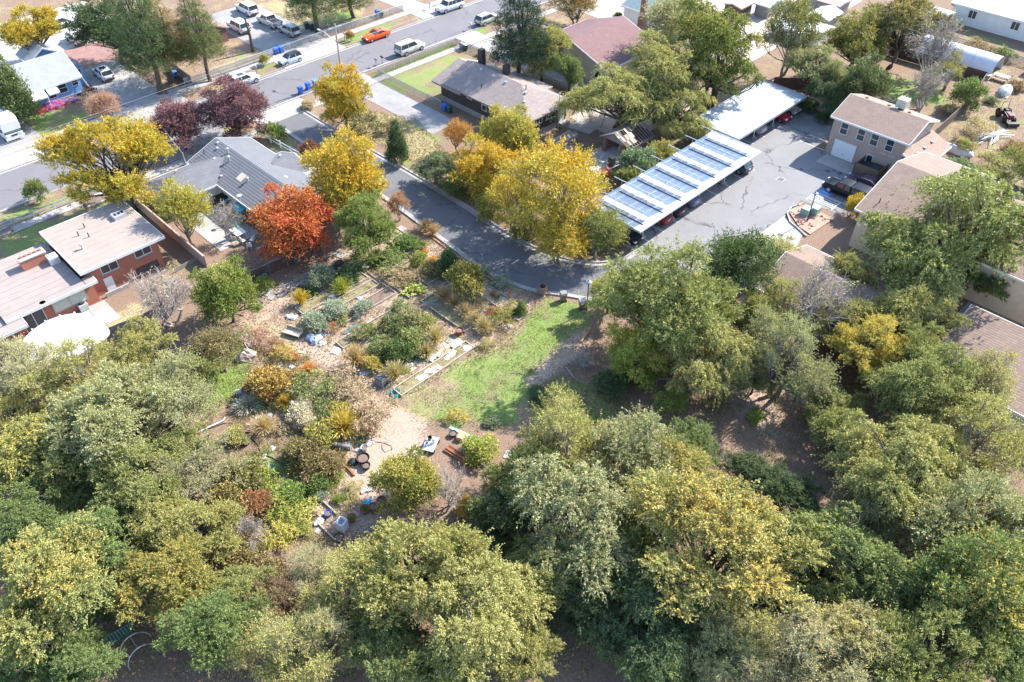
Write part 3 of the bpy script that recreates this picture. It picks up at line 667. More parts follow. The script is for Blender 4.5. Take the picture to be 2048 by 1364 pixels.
B(15.6, 75.7, 0, 18.2, 75.9, .5).build('stairwell_wall', M['concrete'], h)
dsh = MB().lathe((9.9, 75.5, 2.75), [(.02, 0), (.2, .05), (.3, .15)], 10).build('dish', M['galv'], h)
ac = thing('air_conditioner', 'grey air conditioner condenser with a fan grille beside the brick house', 'air conditioner', (*P(168, 618), 0))
x, y = P(168, 618); B(x - .45, y - .45, .05, x + .45, y + .45, .8).build('casing', M['galv'], ac, bevel=.04); MB().lathe((x, y, .8), [(.36, 0), (.36, .03)], 14).build('fan_grille', M['darksteel'], ac); MB().lathe((x, y, .83), [(.12, 0), (.12, .05)], 10).build('fan_hub', M['galv'], ac)
pc = thing('patio_cover', 'white rounded patio cover on posts behind the brick house', 'patio cover', (10, 69.5, 0))
out = smooth_line([(5.5, 71.0), (7.4, 72.5), (9.5, 73.0), (11.4, 72.3), (12.6, 70.6), (12.9, 68.6), (12.4, 66.8), (9, 66.2), (5.5, 66.6)], 5)
MB().prism(out, 2.35, 2.48).build('cover', M['white'], pc)
for k in range(0, 26, 3):
    a = Vector((*out[k], 0)); d_ = (a - Vector((9, 69, 0))).normalized()
    MB().tube([(a.x - d_.x * .3, a.y - d_.y * .3, 2.27), (a.x + d_.x * .45, a.y + d_.y * .45, 2.27)], .09, 4).build('rafter_end', M['white'], pc)
for x, y in ((6.5, 71), (11.2, 71.8), (12.3, 68), (8, 67)): MB().tube([(x, y, 0), (x, y, 2.35)], .08, 6).build('post', M['white'], pc)

# long grey-roofed ranch house
h = thing('grey_house', 'ranch house with grey hipped shingle roofs and white walls beside the lane', 'house', (38, 84, 0))
walls(h, 34.1, 41.8, 72.0, 90.0, 0, 2.45, 'white'); gable(h, 34.1, 41.8, 72.0, 90.0, 2.5, 4.15, 'v', .6, 'roof_greyline', hip0=4.0, wallmat='white')
walls(h, 27.5, 34.08, 83.9, 89.5, 0, 2.4, 'white'); gable(h, 27.5, 37.2, 83.9, 89.5, 2.48, 3.75, 'u', .5, 'roof_grey', hip0=2.8, hip1=0.01)
walls(h, 41.82, 43.4, 78.5, 84.0, 0, 2.3, 'white'); gable(h, 40.5, 43.0, 78.6, 84.2, 2.45, 3.45, 'u', .4, 'roof_grey', hip0=.01)
gable(h, 43.5, 44.6, 79.2, 81.6, 2.25, 2.75, 'u', .2, 'roof_grey', wallmat='white'); MB().tube([(44.6, 79.2, 0), (44.6, 79.2, 2.2)], .07, 4).build('porch_post', M['white'], h)
for u, v, z, k in ((31, 88.0, 3.4, 'box'), (35.6, 87.0, 3.55, 'box'), (35.9, 80.0, 3.3, 'flue'), (36.6, 85.2, 3.7, 'flue'), (37.3, 86.6, 3.95, 'flue'), (34.6, 84.0, 2.85, 'box'), (37.6, 89.5, 3.95, 'box'), (42.0, 82.6, 3.2, 'box'), (37.0, 88.6, 3.8, 'box'), (35.6, 89.6, 3.3, 'pipe')): vent(h, u, v, z, k)
MB().slab3([(35.2, 80.8, 3.12), (36.3, 80.8, 3.6), (36.3, 81.9, 3.6), (35.2, 81.9, 3.12)], .1).build('skylight', M['cream'], h)
MB().slab3([(39.4, 77.2, 3.62), (41.0, 77.2, 2.98), (41.0, 77.7, 2.98), (39.4, 77.7, 3.62)], .1).build('skylight', M['cream'], h)
window(h, 'u', 34.1, 81.2, 82.0, 1.2, 2.0, -1, 'trim'); window(h, 'u', 34.1, 78.6, 80.2, .15, 2.1, -1, 'trim', split=1); window(h, 'u', 34.1, 75.6, 77.2, .15, 2.1, -1, 'trim', split=1); window(h, 'v', 83.9, 29.5, 31, 1, 2, -1, 'trim', split=1)
mast = MB().tube([(33.2, 90.2, 2.3), (33.2, 90.2, 4.1)], .05, 6).build('service_mast', M['galv'], h)
MB().tube([(33.6, 78.1, 2.7), (33.6, 78.1, 3.3)], .03, 5).build('antenna_post', M['galv'], h); MB().lathe((33.6, 78.1, 3.2), [(.02, 0), (.22, .04), (.32, .14)], 10).build('dish', M['galv'], h)

# blue cottage
h = thing('blue_house', 'blue clapboard cottage with a pale grey gable roof and striped awnings', 'house', (31, 126, 0))
walls(h, 26.9, 34.2, 123.5, 131.5, 0, 2.75, 'blue'); gable(h, 26.9, 34.2, 123.5, 131.5, 2.75, 5.2, 'u', .35, 'roof_pale', wallmat='blue', ridge_at=127.9)
B(26.8, 123.38, 0, 34.3, 123.49, .55).build('foundation', M['concrete_old'], h)
walls(h, 34.22, 36.0, 126.5, 130.2, 0, 2.9, 'blue'); gable(h, 34.25, 35.9, 126.5, 130.2, 2.9, 3.5, 'v', .2, 'roof_pale', fascia=None, wallmat='blue')
window(h, 'v', 123.5, 31.0, 32.1, 1.2, 2.5, -1, 'trim', hsplit=1); window(h, 'v', 123.5, 33.0, 33.8, 1.7, 2.5, -1, 'trim', hsplit=1); window(h, 'v', 123.5, 29.4, 30.4, .9, 2.2, -1, 'trim'); window(h, 'v', 126.5, 34.8, 35.6, 1.7, 2.5, -1, 'trim')
window(h, 'v', 123.38, 32.9, 33.6, .12, .45, -1, 'galv')
for u0, u1, l in ((26.6, 28.9, 1.5), (29.2, 30.7, 1.1)):
    aw = MB().slab3([(u0, 123.42 - l, 2.0), (u1, 123.42 - l, 2.0), (u1, 123.42, 2.62), (u0, 123.42, 2.62)], .05).build('awning', ribbed('striped_awning', (.82, .84, .86), .28, 'flat', .5, .0, 1.0, .3), h)
    B(u0, 123.38 - l, 1.82, u1, 123.42 - l, 2.0).build('valance', M['white'], aw)
for u in (26.7, 28.8): MB().tube([(u, 122.0, 0), (u, 122.0, 2.0)], .04, 5).build('awning_post', M['white'], h)
B(26.4, 121.9, 0, 30.6, 123.36, .35).build('porch', M['red'], h)
for k in range(6): B(26.7 + k * .35, 121.95, .35, 26.74 + k * .35, 122.0, 1.2).build('baluster', M['darksteel'], h)
MB().tube([(34.5, 123.3, 2.6), (35.2, 122.7, .1)], .05, 5).build('downpipe', M['white'], h)
g_ = thing('blue_shed', 'blue garage with a grey gable roof behind the blue cottage', 'shed', (33.5, 137, 0))
walls(g_, 31.2, 36.2, 134.6, 139, 0, 2.2, 'blue'); gable(g_, 31.2, 36.2, 134.6, 139, 2.2, 3.9, 'v', .25, 'roof_pale', wallmat='blue')
u_ = thing('storage_box', 'white and brown utility cabinet beside the blue garage', 'cabinet', (30, 133.5, 0)); B(29.4, 133, 0, 30.5, 134.2, 1.7).build('body', M['white'], u_); B(29.6, 132.96, .3, 30.3, 133.0, 1.4).build('panel', M['cream'], u_)
gw = thing('garden_wall', 'low pale stone wall at the back corner of the blue cottage', 'wall', (27, 134, 0)); B(24.5, 133.2, 0, 28.6, 133.6, 1.1).build('wall_core', M['concrete_old'], gw); B(24.4, 133.1, 1.1, 28.7, 133.7, 1.22).build('coping', M['concrete'], gw)

# dark brick house, top centre
h = thing('dark_brick_house', 'dark brick bungalow with a brown hipped shingle roof above a pale basement wall', 'house', (74, 76, 0))
walls(h, 70.2, 77.9, 67.4, 84.6, 0, .85, 'concrete_old'); walls(h, 70.15, 77.95, 67.35, 84.65, .86, 3.2, 'brick_dark')
gable(h, 70.15, 77.95, 67.35, 82.9, 3.25, 5.0, 'v', .65, 'roof_dark', hip0=6.0, fascia='roof_dark', ridge_at=74.6)
gable(h, 69.7, 78.4, 80.0, 85.1, 3.05, 4.7, 'v', .45, 'roof_dark', fascia='roof_dark', ridge_at=74.6, wallmat='brick_dark')
B(76.2, 82.4, 0, 77.0, 83.2, 6.3).build('chimney', M['brick_dark'], h); B(76.0, 77.2, 4.2, 76.9, 77.9, 5.6).build('chimney', M['brick_dark'], h)
MB().tube([(76.3, 79.6, 4.3), (76.3, 79.6, 5.5)], .13, 8).build('flue', M['galv'], h)
for u, v, z, k in ((74.0, 80.2, 4.8, 'box'), (73.9, 77.6, 4.8, 'box'), (73.8, 75.0, 4.75, 'box'), (71.5, 77.5, 3.9, 'pipe'), (74.3, 71.6, 4.9, 'pipe'), (73.6, 71.0, 4.6, 'box'), (72.3, 69.9, 4.1, 'box')): vent(h, u, v, z, k)
for v0, v1, z0 in ((83.2, 83.8, 2.4), (81.2, 82, 2.5), (78.2, 79, 2.4), (75.2, 76, 1.7), (72.0, 74, 1.9)): window(h, 'u', 70.15, v0, v1, z0, z0 + .75, -1, 'trim', split=1 if v1 - v0 > 1.5 else 0)
for u0, u1, z0 in ((70.5, 71.3, 1.9), (72.0, 73.0, 1.9), (74.0, 75.6, 1.9)): window(h, 'v', 67.35, u0, u1, z0, z0 + .85, -1, 'trim', split=1)
window(h, 'v', 67.4, 72.2, 72.9, .15, .7, -1, 'trim'); door(h, 'v', 67.35, 76.6, 77.5, .6, 2.75, -1, 'white'); MB().lathe((77.05, 67.28, 1.2), [(.02, 0), (.16, .3), (.18, .55), (.02, .9)], 8).build('oval_light', M['glass'], h)
B(76.4, 66.4, 0, 77.8, 67.33, .58).build('back_step', M['concrete'], h)
ext = thing('side_carport', 'small flat pale roof beside the dark brick house', 'carport', (80, 76, 0))
B(78.7, 72.5, 2.5, 80.8, 80.0, 2.62).build('roof', M['membrane'], ext)
for v in (73, 79.6): MB().tube([(80.6, v, 0), (80.6, v, 2.5)], .06, 5).build('post', M['timber'], ext)

# maroon-roofed house and white house with tall chimney
h = thing('maroon_house', 'house with a broad maroon shingle roof half hidden by trees', 'house', (95, 76, 0))
walls(h, 90.2, 102, 70.5, 84.5, 0, 2.9, 'cream'); gable(h, 90.2, 102, 70.5, 84.5, 2.9, 5.4, 'u', .5, 'roof_maroon', wallmat='cream'); gable(h, 89.0, 95.2, 80.5, 88.5, 2.8, 4.4, 'v', .4, 'roof_maroon', wallmat='cream')
vent(h, 95, 75.5, 4.2, 'box'); vent(h, 93, 76.5, 4.5, 'pipe'); vent(h, 92, 80, 4.2, 'flue')
window(h, 'u', 90.2, 71.5, 72.6, 1, 2.2, -1, 'trim')
h = thing('white_chimney_house', 'white cottage with a green roof and a tall red brick chimney', 'house', (115, 80, 0))
walls(h, 111.2, 120, 73, 84.2, 0, 3.1, 'white'); gable(h, 111.2, 120, 73, 84.2, 3.1, 5.0, 'v', .4, 'green_roof', wallmat='white')
B(110.5, 79.3, 0, 111.19, 80.6, 2.2).build('chimney_base', M['brick_red2'], h); B(110.6, 79.5, 2.2, 111.19, 80.4, 6.5).build('chimney', M['brick_red2'], h); B(110.9, 73, 0, 111.19, 79.28, .5).build('foundation', M['bingreen'], h)

# pinkish stucco two-storey building
h = thing('stucco_apartments', 'two-storey pink-beige stucco building with a white garage door and four upper windows', 'building', (100, 33, 0))
walls(h, 96.2, 104, 28.0, 37.6, 0, 5.15, 'stucco'); gable(h, 96.2, 104, 28.0, 37.6, 5.2, 6.75, 'v', .4, 'roof_pink', wallmat='stucco')
for v0 in (35.6, 33.3, 31.5, 29.5): window(h, 'u', 96.2, v0 - .05, v0 + .85, 3.3, 4.75, -1, 'trim', hsplit=1, sill=False)
gd = B(96.1, 33.7, .05, 96.22, 36.7, 2.35).build('garage_door', M['white'], h)
for k in range(4): B(96.07, 33.74, .12 + k * .56, 96.1, 36.66, .62 + k * .56).build('door_panel', M['white'], gd)
B(96.04, 35.15, .6, 96.07, 35.25, .75).build('handle', M['darksteel'], gd)
window(h, 'u', 96.2, 31.4, 32.1, .9, 1.9, -1, 'trim'); window(h, 'v', 28.0, 98.0, 98.7, 4.0, 4.6, -1, 'trim', split=1); window(h, 'v', 28.0, 101.6, 102.3, 4.3, 4.9, -1, 'trim', split=1)
for k in range(9):                                                   # faded raised lettering marks under the windows, unreadable
    if k in (4,): continue
    B(96.17, 28.9 + k * .22, 2.62, 96.2, 29.03 + k * .22, 2.85).build('faded_letter', M['cream'], h)
walls(h, 96.0, 103.6, 25.4, 27.98, 0, 2.7, 'stucco')
MB().slab3([(95.6, 25.0, 2.75), (104.0, 25.0, 2.75), (104.0, 27.97, 4.0), (95.6, 27.97, 4.0)], .18).build('lean_to_roof', M['roof_pink'], h)
B(95.6, 24.92, 2.5, 104.0, 24.98, 2.8).build('fascia', M['trim'], h)
MB().slab3([(95.52, 25.0, 2.79), (95.58, 25.0, 2.79), (95.58, 27.97, 4.04), (95.52, 27.97, 4.04)], .3).build('bargeboard', M['trim'], h)
for u in (97.6, 99.6, 101.7): vent(h, u, 26.8, 3.55, 'box')
for v in (36.0, 33.0, 30.3): B(100.9, v, 6.3, 101.2, v + .35, 6.62).build('roof_vent', M['roof_brown2'], h)
cooler(h, 101.6, 31.8, 6.6, .62, 1.1, mat='cream'); B(101.3, 31.5, 6.1, 101.9, 32.1, 6.6).build('cooler_stand', M['darksteel'], h)
dmp = thing('bin_enclosure', 'brown screened bin enclosure against the stucco building', 'enclosure', (95, 30.7, 0))
for a in ((93.5, 29.2, 0, 93.58, 32.3, 1.75), (93.58, 29.2, 0, 96.1, 29.28, 1.75), (93.58, 32.22, 0, 96.1, 32.3, 1.75)): B(*a).build('screen_panel', plain('brown_screen', (.17, .11, .08), .8, .2), dmp)
for x, y in ((93.5, 29.2), (93.5, 32.3), (96.0, 29.2)): MB().tube([(x, y, 0), (x, y, 1.85)], .05, 5).build('post', M['darksteel'], dmp)
dp = thing('waste_container', 'black waste container inside the brown bin enclosure', 'container', (95, 30.7, 0)); B(93.9, 29.6, .1, 95.8, 31.9, 1.35).build('body', M['dark'], dp); B(93.9, 29.6, 1.35, 95.8, 30.7, 1.42).build('lid', M['darksteel'], dp)

# apartments on the right
h = thing('tan_apartments', 'two-storey tan stucco apartment house with a brown shingle roof behind the right-hand trees', 'building', (84, 18, 0))
walls(h, 79.2, 95.5, 4, 25.2, 0, 4.9, 'cream'); gable(h, 79.2, 95.5, 4, 25.2, 4.95, 7.2, 'v', .5, 'roof_brown2', wallmat='cream')
for v0, z0 in ((23.4, 3.4), (20.6, 2.0), (22.6, .8)): window(h, 'u', 79.2, v0, v0 + .8, z0, z0 + .9, -1, 'trim')
window(h, 'v', 25.2, 82, 83.2, 3.2, 4.4, 1, 'trim', hsplit=1)
walls(h, 77.0, 79.18, 12.5, 21.0, 0, 2.7, 'cream'); MB().slab3([(76.5, 12, 2.75), (79.18, 12, 3.4), (79.18, 21.5, 3.4), (76.5, 21.5, 2.75)], .15).build('bay_roof', M['roof_brown2'], h)
B(76.44, 12, 2.5, 76.5, 21.5, 2.78).build('fascia', M['trim'], h)
window(h, 'u', 77.0, 17.2, 20.4, .6, 2.2, -1, 'trim', split=1); window(h, 'u', 77.0, 13.2, 16.2, .6, 2.2, -1, 'trim', split=1); vent(h, 80.8, 24.1, 5.6, 'pipe')
h = thing('low_brown_roof_house', 'low building with a long brown shingle roof under the trees at the right edge', 'building', (68, 4, 0))
walls(h, 63.6, 74.2, -9, 9.6, 0, 2.7, 'cream'); gable(h, 63.6, 74.2, -9, 9.6, 2.75, 4.6, 'v', .5, 'roof_brown2', wallmat='cream', ridge_at=72.0)
h = thing('courtyard_house', 'low tan house with a terracotta shingle roof hidden under elms beside the parking lot', 'building', (66, 23, 0))
walls(h, 62.4, 71.5, 15.0, 26.6, 0, 2.75, 'cream'); gable(h, 62.4, 71.5, 15.0, 26.6, 2.8, 4.5, 'v', .5, 'roof_brown2', wallmat='cream')
window(h, 'u', 62.4, 16, 17.2, .9, 2.0, -1, 'trim'); window(h, 'u', 62.4, 19.5, 21, .9, 2.0, -1, 'trim', split=1)
h = thing('courtyard_wing', 'small flat-roofed wing with a pale wall beside the right-hand patio', 'building', (83, 4, 0)); walls(h, 79.4, 84, -3, 3.8, 0, 2.6, 'cream'); B(79, -3.4, 2.6, 84.4, 3.98, 2.78).build('roof', M['roof_brown2'], h)
flat('patio', [(75.2, 4.5), (79, 4.5), (79, 11.5), (75.2, 11.5)], .04, M['concrete_old'])

# carports
h = thing('solar_carport', 'long white carport roof carrying seven rows of tilted solar panels', 'carport', (73, 45, 0))
B(61.2, 41.3, 2.78, 85.4, 48.5, 2.9).build('roof', M['ribwhite'], h)
for a in ((61.1, 41.2, 2.7, 85.5, 41.3, 2.96), (61.1, 48.5, 2.7, 85.5, 48.6, 2.96), (61.1, 41.3, 2.7, 61.2, 48.5, 2.96), (85.4, 41.3, 2.7, 85.5, 48.5, 2.96)): B(*a).build('gutter', M['trim'], h)
for k in range(5):
    for v in (42.65, 47.6):
        u = 63.8 + 5.45 * k
        MB().tube([(u, v, 0), (u, v, 2.78)], .08, 8).build('post', M['white'], h); MB().lathe((u, v, 0), [(.42, 0), (.42, .22), (.36, .28)], 14).build('footing', M['concrete'], h)
    B(63.72 + 5.45 * k, 41.5, 2.6, 63.88 + 5.45 * k, 48.3, 2.78).build('roof_beam', M['white'], h)
TILT = R(36); SL = 1.75; pm = None
for k in range(7):
    u = 62.35 + 3.46 * k; zt = 2.9 + 1.6
    rk = B(u - .05, 41.7, 2.9, u + .05, 48.1, 2.98).build('rack_rail', M['darksteel'], h)
    for v in (42.2, 44.1, 46.0, 47.8): MB().tube([(u, v, 2.95), (u, v, zt - .03)], .03, 5).build('upright', M['galv'], rk)
    u2 = u + SL * math.cos(TILT); z2 = zt - SL * math.sin(TILT)
    for v in (42.2, 45.0, 47.8):
        MB().tube([(u2 - .15, v, 2.92), (u2 - .15, v, z2 + .05)], .03, 5).build('rear_leg', M['galv'], rk); MB().tube([(u, v, 3.1), (u2 - .2, v, 3.1)], .02, 4).build('brace', M['darksteel'], rk)
    MB().tube([(u + .03, 41.9, zt - .05), (u + .03, 49.0, zt - .05)], .05, 5).build('top_rail', M['galv'], rk)
    for j in range(7):
        v0 = 41.9 + j * 1.01
        if pm is None:
            o = MB().slab3([(0, 0, 0), (SL * math.cos(TILT), 0, -SL * math.sin(TILT)), (SL * math.cos(TILT), .96, -SL * math.sin(TILT)), (0, .96, 0)], .03).build('solar_panel', M['panel'], h, local=True); pm = o.data
            pm.materials.append(M['galv']); [setattr(f_, 'material_index', 1) for f_ in pm.polygons if abs(f_.normal.z) < .3]
        else: o = bpy.data.objects.new('solar_panel', pm); COL.objects.link(o); o.parent = h
        o.location = (u - h.location.x, v0 - h.location.y, zt)
h = thing('metal_carport', 'wide carport with a weathered pale metal roof and storage lockers', 'carport', (95, 49, 0))
B(86.5, 45.2, 2.62, 103.4, 52.4, 2.74).build('roof', M['ribgrey'], h)
for a in ((86.42, 45.12, 2.5, 103.48, 45.2, 2.8), (86.42, 52.4, 2.5, 103.48, 52.48, 2.8), (86.42, 45.2, 2.5, 86.5, 52.4, 2.8), (103.4, 45.2, 2.5, 103.48, 52.4, 2.8)): B(*a).build('fascia', M['ribgrey'], h)
for k in range(4):
    u = 88 + 4.8 * k; MB().tube([(u, 46.4, 0), (u, 46.4, 2.62)], .07, 6).build('post', M['white'], h); MB().lathe((u, 46.4, 0), [(.35, 0), (.35, .15)], 12).build('footing', M['concrete'], h)
B(86.7, 49.2, 0, 103, 52.2, 2.5).build('locker_block', M['stucco'], h)
for k in range(3): B(86.66, 49.5 + k * .9, .1, 86.7, 50.2 + k * .9, 2.1).build('locker_door', M['timber'], h)

# ruined garage
h = thing('ruined_garage', 'collapsing brick garage with a rotten roof and bare rafters', 'garage', (78, 56, 0))
B(75.6, 58.2, 0, 76.1, 58.7, 2.1).build('brick_pier', M['brick_red2'], h); B(75.6, 55.4, 0, 76.1, 55.9, 2.1).build('brick_pier', M['brick_red2'], h)
B(76.1, 58.4, 0, 81.5, 58.7, 2.0).build('side_wall', M['brick_red2'], h); B(76.1, 54.6, 0, 81.5, 54.9, 1.5).build('side_wall', M['brick_red2'], h); B(81.5, 54.6, 0, 81.8, 58.7, 1.7).build('back_wall', M['brick_red2'], h)
MB()._add([(75.55, 59.0, 2.1), (75.55, 54.4, 2.1), (75.55, 56.8, 3.3), (75.7, 59.0, 2.1), (75.7, 54.4, 2.1), (75.7, 56.8, 3.3)], [(0, 1, 2), (5, 4, 3), (0, 3, 4, 1), (1, 4, 5, 2), (2, 5, 3, 0)]).build('gable_board', M['greywood'], h)
MB().slab3([(75.3, 59.2, 2.05), (81.8, 59.2, 1.9), (81.8, 56.8, 2.9), (75.3, 56.8, 3.35)], .08).build('roof_slope', M['greywood'], h)
for k in range(26):
    u0 = 75.35 + (k % 9) * .36; v0 = 56.75 - (k // 9) * .75; z0 = 3.32 - (k // 9) * .36
    if RNG.random() < .2 or (k % 9) > 6 and k // 9 > 0: continue
    MB().slab3([(u0, v0, z0), (u0 + .34, v0, z0 - .01), (u0 + .33, v0 - .72, z0 - .36 + RNG.uniform(-.04, .04)), (u0, v0 - .72, z0 - .36)], .03).build('shingle_board', M[RNG.choice(['greywood', 'timber', 'timber_pale', 'fencewood'])], h)
for k in range(12): MB().tube([(75.4 + k * .52, 56.8, 3.26 - .04 * k), (75.4 + k * .52, 54.3, 2.0 - .04 * k)], .045, 4).build('rafter', M['greywood'], h)

# far sheds, houses and hoop tunnels at the top right
def shed(name, label, cat, u0, u1, v0, v1, hw, hr, wm, rm, ridge='v'):
    t = thing(name, label, cat, ((u0 + u1) / 2, (v0 + v1) / 2, 0)); walls(t, u0, u1, v0, v1, 0, hw, wm); gable(t, u0, u1, v0, v1, hw, hr, ridge, .25, rm, wallmat=wm, fascia=None); return t
x, y = P(1630, 60); shed('tin_shed', 'shed with a bright pale metal roof among the yellowing trees', 'shed', x, x + 4.5, y - 1.8, y + 1.8, 2.2, 2.9, 'greywood', 'ribwhite', 'u')
x, y = P(1640, 30); shed('long_shed', 'long pale flat-roofed shed behind the tin shed', 'shed', x, x + 4, y - 3, y + 5, 2.3, 2.5, 'greywood', 'membrane')
x, y = P(1600, 75); shed('tarp_store', 'white sheeted store under the yellow-green trees', 'shed', x - 3, x + 3, y - 4, y + 4, 2.0, 2.5, 'white', 'white')
x, y = P(1462, 35); shed('garden_hut', 'small open hut with a tan roof behind the yellow-green elm', 'shed', x, x + 3.6, y - 1.6, y + 1.6, 2.0, 2.4, 'fencewood', 'membrane', 'u')
x, y = P(1495, 32); shed('grey_lean_to', 'grey roofed lean-to next to the tan-roofed hut', 'shed', x + 1, x + 5.2, y - 3.2, y - .6, 2.1, 2.5, 'greywood', 'ribgrey')
h = thing('white_house', 'long white sided house at the top right corner', 'house', (150, 36, 0))
walls(h, 152, 166, 20, 45, 0, 3.2, 'white_siding'); gable(h, 152, 166, 20, 45, 3.2, 5.4, 'v', .5, 'white', wallmat='white_siding')
for v in (41, 34, 29, 25): window(h, 'u', 152, v, v + 1.2, 1.4, 2.6, -1, 'trim', split=1)
shed('side_porch', 'flat grey porch roof beside the white corner house', 'porch', 145, 150, 44, 51, 2.3, 2.5, 'fencewood', 'ribgrey')
x, y = P(2005, 66); shed('pale_hut', 'pale hut with a tan roof at the right edge', 'shed', x, x + 5, y - 7.5, y - 1, 2.0, 2.5, 'white', 'roof_pink')
x, y = P(1925, 12); shed('sun_deck', 'tan roofed outbuilding at the top edge beside the white corner house', 'shed', x + 2, x + 6, y - 3, y + 1, 2.4, 2.8, 'fencewood', 'roof_pink')
def hoop(u0, v0, v1, w_, hh, label):
    t = thing('hoop_tunnel', label, 'greenhouse', (u0 + w_ / 2, (v0 + v1) / 2, 0), group='plastic hoop tunnels')
    k = 12; th_ = [math.pi * i / k for i in range(k + 1)]
    arc = [(u0 + w_ / 2 - w_ / 2 * math.cos(a), hh * math.sin(a)) for a in th_]
    rings = [[(x, v, z) for x, z in arc] + [(x_, v, z_ - .04) for x_, z_ in [(u0 + w_ / 2 - (w_ / 2 - .04) * math.cos(a), hh * math.sin(a)) for a in th_[::-1]]] for v in (v0, v1)]
    MB().loft(rings).build('cover', M['plasticfilm'], t, smooth=True)
    kk = max(2, int((v1 - v0) / 1.6))
    for i in range(kk + 1):
        v = v0 + .05 + (v1 - v0 - .1) * i / kk; MB().tube([(x * 1.0, v, z + .03) for x, z in arc], .03, 4).build('hoop', M['galv'], t)
hoop(134.2, 31.0, 43.0, 4.6, 2.6, 'white plastic hoop tunnel behind the bare tree'); hoop(139, 18.5, 27.6, 5.0, 2.6, 'second white hoop tunnel cut by the right edge')
h = thing('brown_garage', 'small brown gable-roofed garage beside the white parked cars', 'garage', (57, 128, 0))
walls(h, 53.5, 59.3, 125.6, 131.6, 0, 2.3, 'brick_red2'); gable(h, 53.5, 59.3, 125.6, 131.6, 2.3, 3.6, 'v', .4, 'roof_brown2', wallmat='brick_red2', fascia='timber')
for i, (u, v, a, b_) in enumerate(((18, 152, 8, 7), (88, 146, 9, 8))):
    h = shed('far_house', ('pale roofed house at the top left edge behind the yellow tree', 'white house behind the street at the top edge')[i], 'house', u, u + a, v, v + b_, 2.6, 4.0, 'white_siding', 'roof_pale', 'u'); window(h, 'v', v, u + 2, u + 3.2, 1, 2.1, -1, 'trim')

# ---------------------------------------------------------------- vehicles
def ring(x, w_, zb, zt, tuck=.9):
    return [(x, -w_ * .9, zb), (x, -w_, zb + (zt - zb) * .28), (x, -w_ * .99, zb + (zt - zb) * .72), (x, -w_ * tuck, zt), (x, w_ * tuck, zt), (x, w_ * .99, zb + (zt - zb) * .72), (x, w_, zb + (zt - zb) * .28), (x, w_ * .9, zb)]
CARS = {  # L, W, H, hood height, belt, cabin rear, cabin front, rear rake, front rake, tail height
    'sedan': (4.75, 1.82, 1.46, .82, .95, -1.75, 1.15, .75, .85, .98), 'coupe': (4.9, 1.92, 1.42, .88, .96, -1.8, .75, 1.1, .9, 1.0),
    'hatch': (3.9, 1.72, 1.45, .88, .98, -1.75, .9, .25, .55, .98), 'suv': (4.6, 1.86, 1.68, .98, 1.08, -2.15, 1.0, .45, .75, 1.08),
    'bigsuv': (5.2, 2.0, 1.92, 1.08, 1.18, -2.5, 1.05, .22, .65, 1.18), 'van': (5.0, 1.95, 1.75, .95, 1.05, -2.4, 1.7, .25, 1.0, 1.05),
    'pickup': (5.6, 1.95, 1.82, 1.08, 1.16, -.75, 1.3, .2, .6, 1.16), 'topper': (5.7, 1.98, 1.86, 1.1, 1.16, -.75, 1.35, .2, .6, 1.16)}
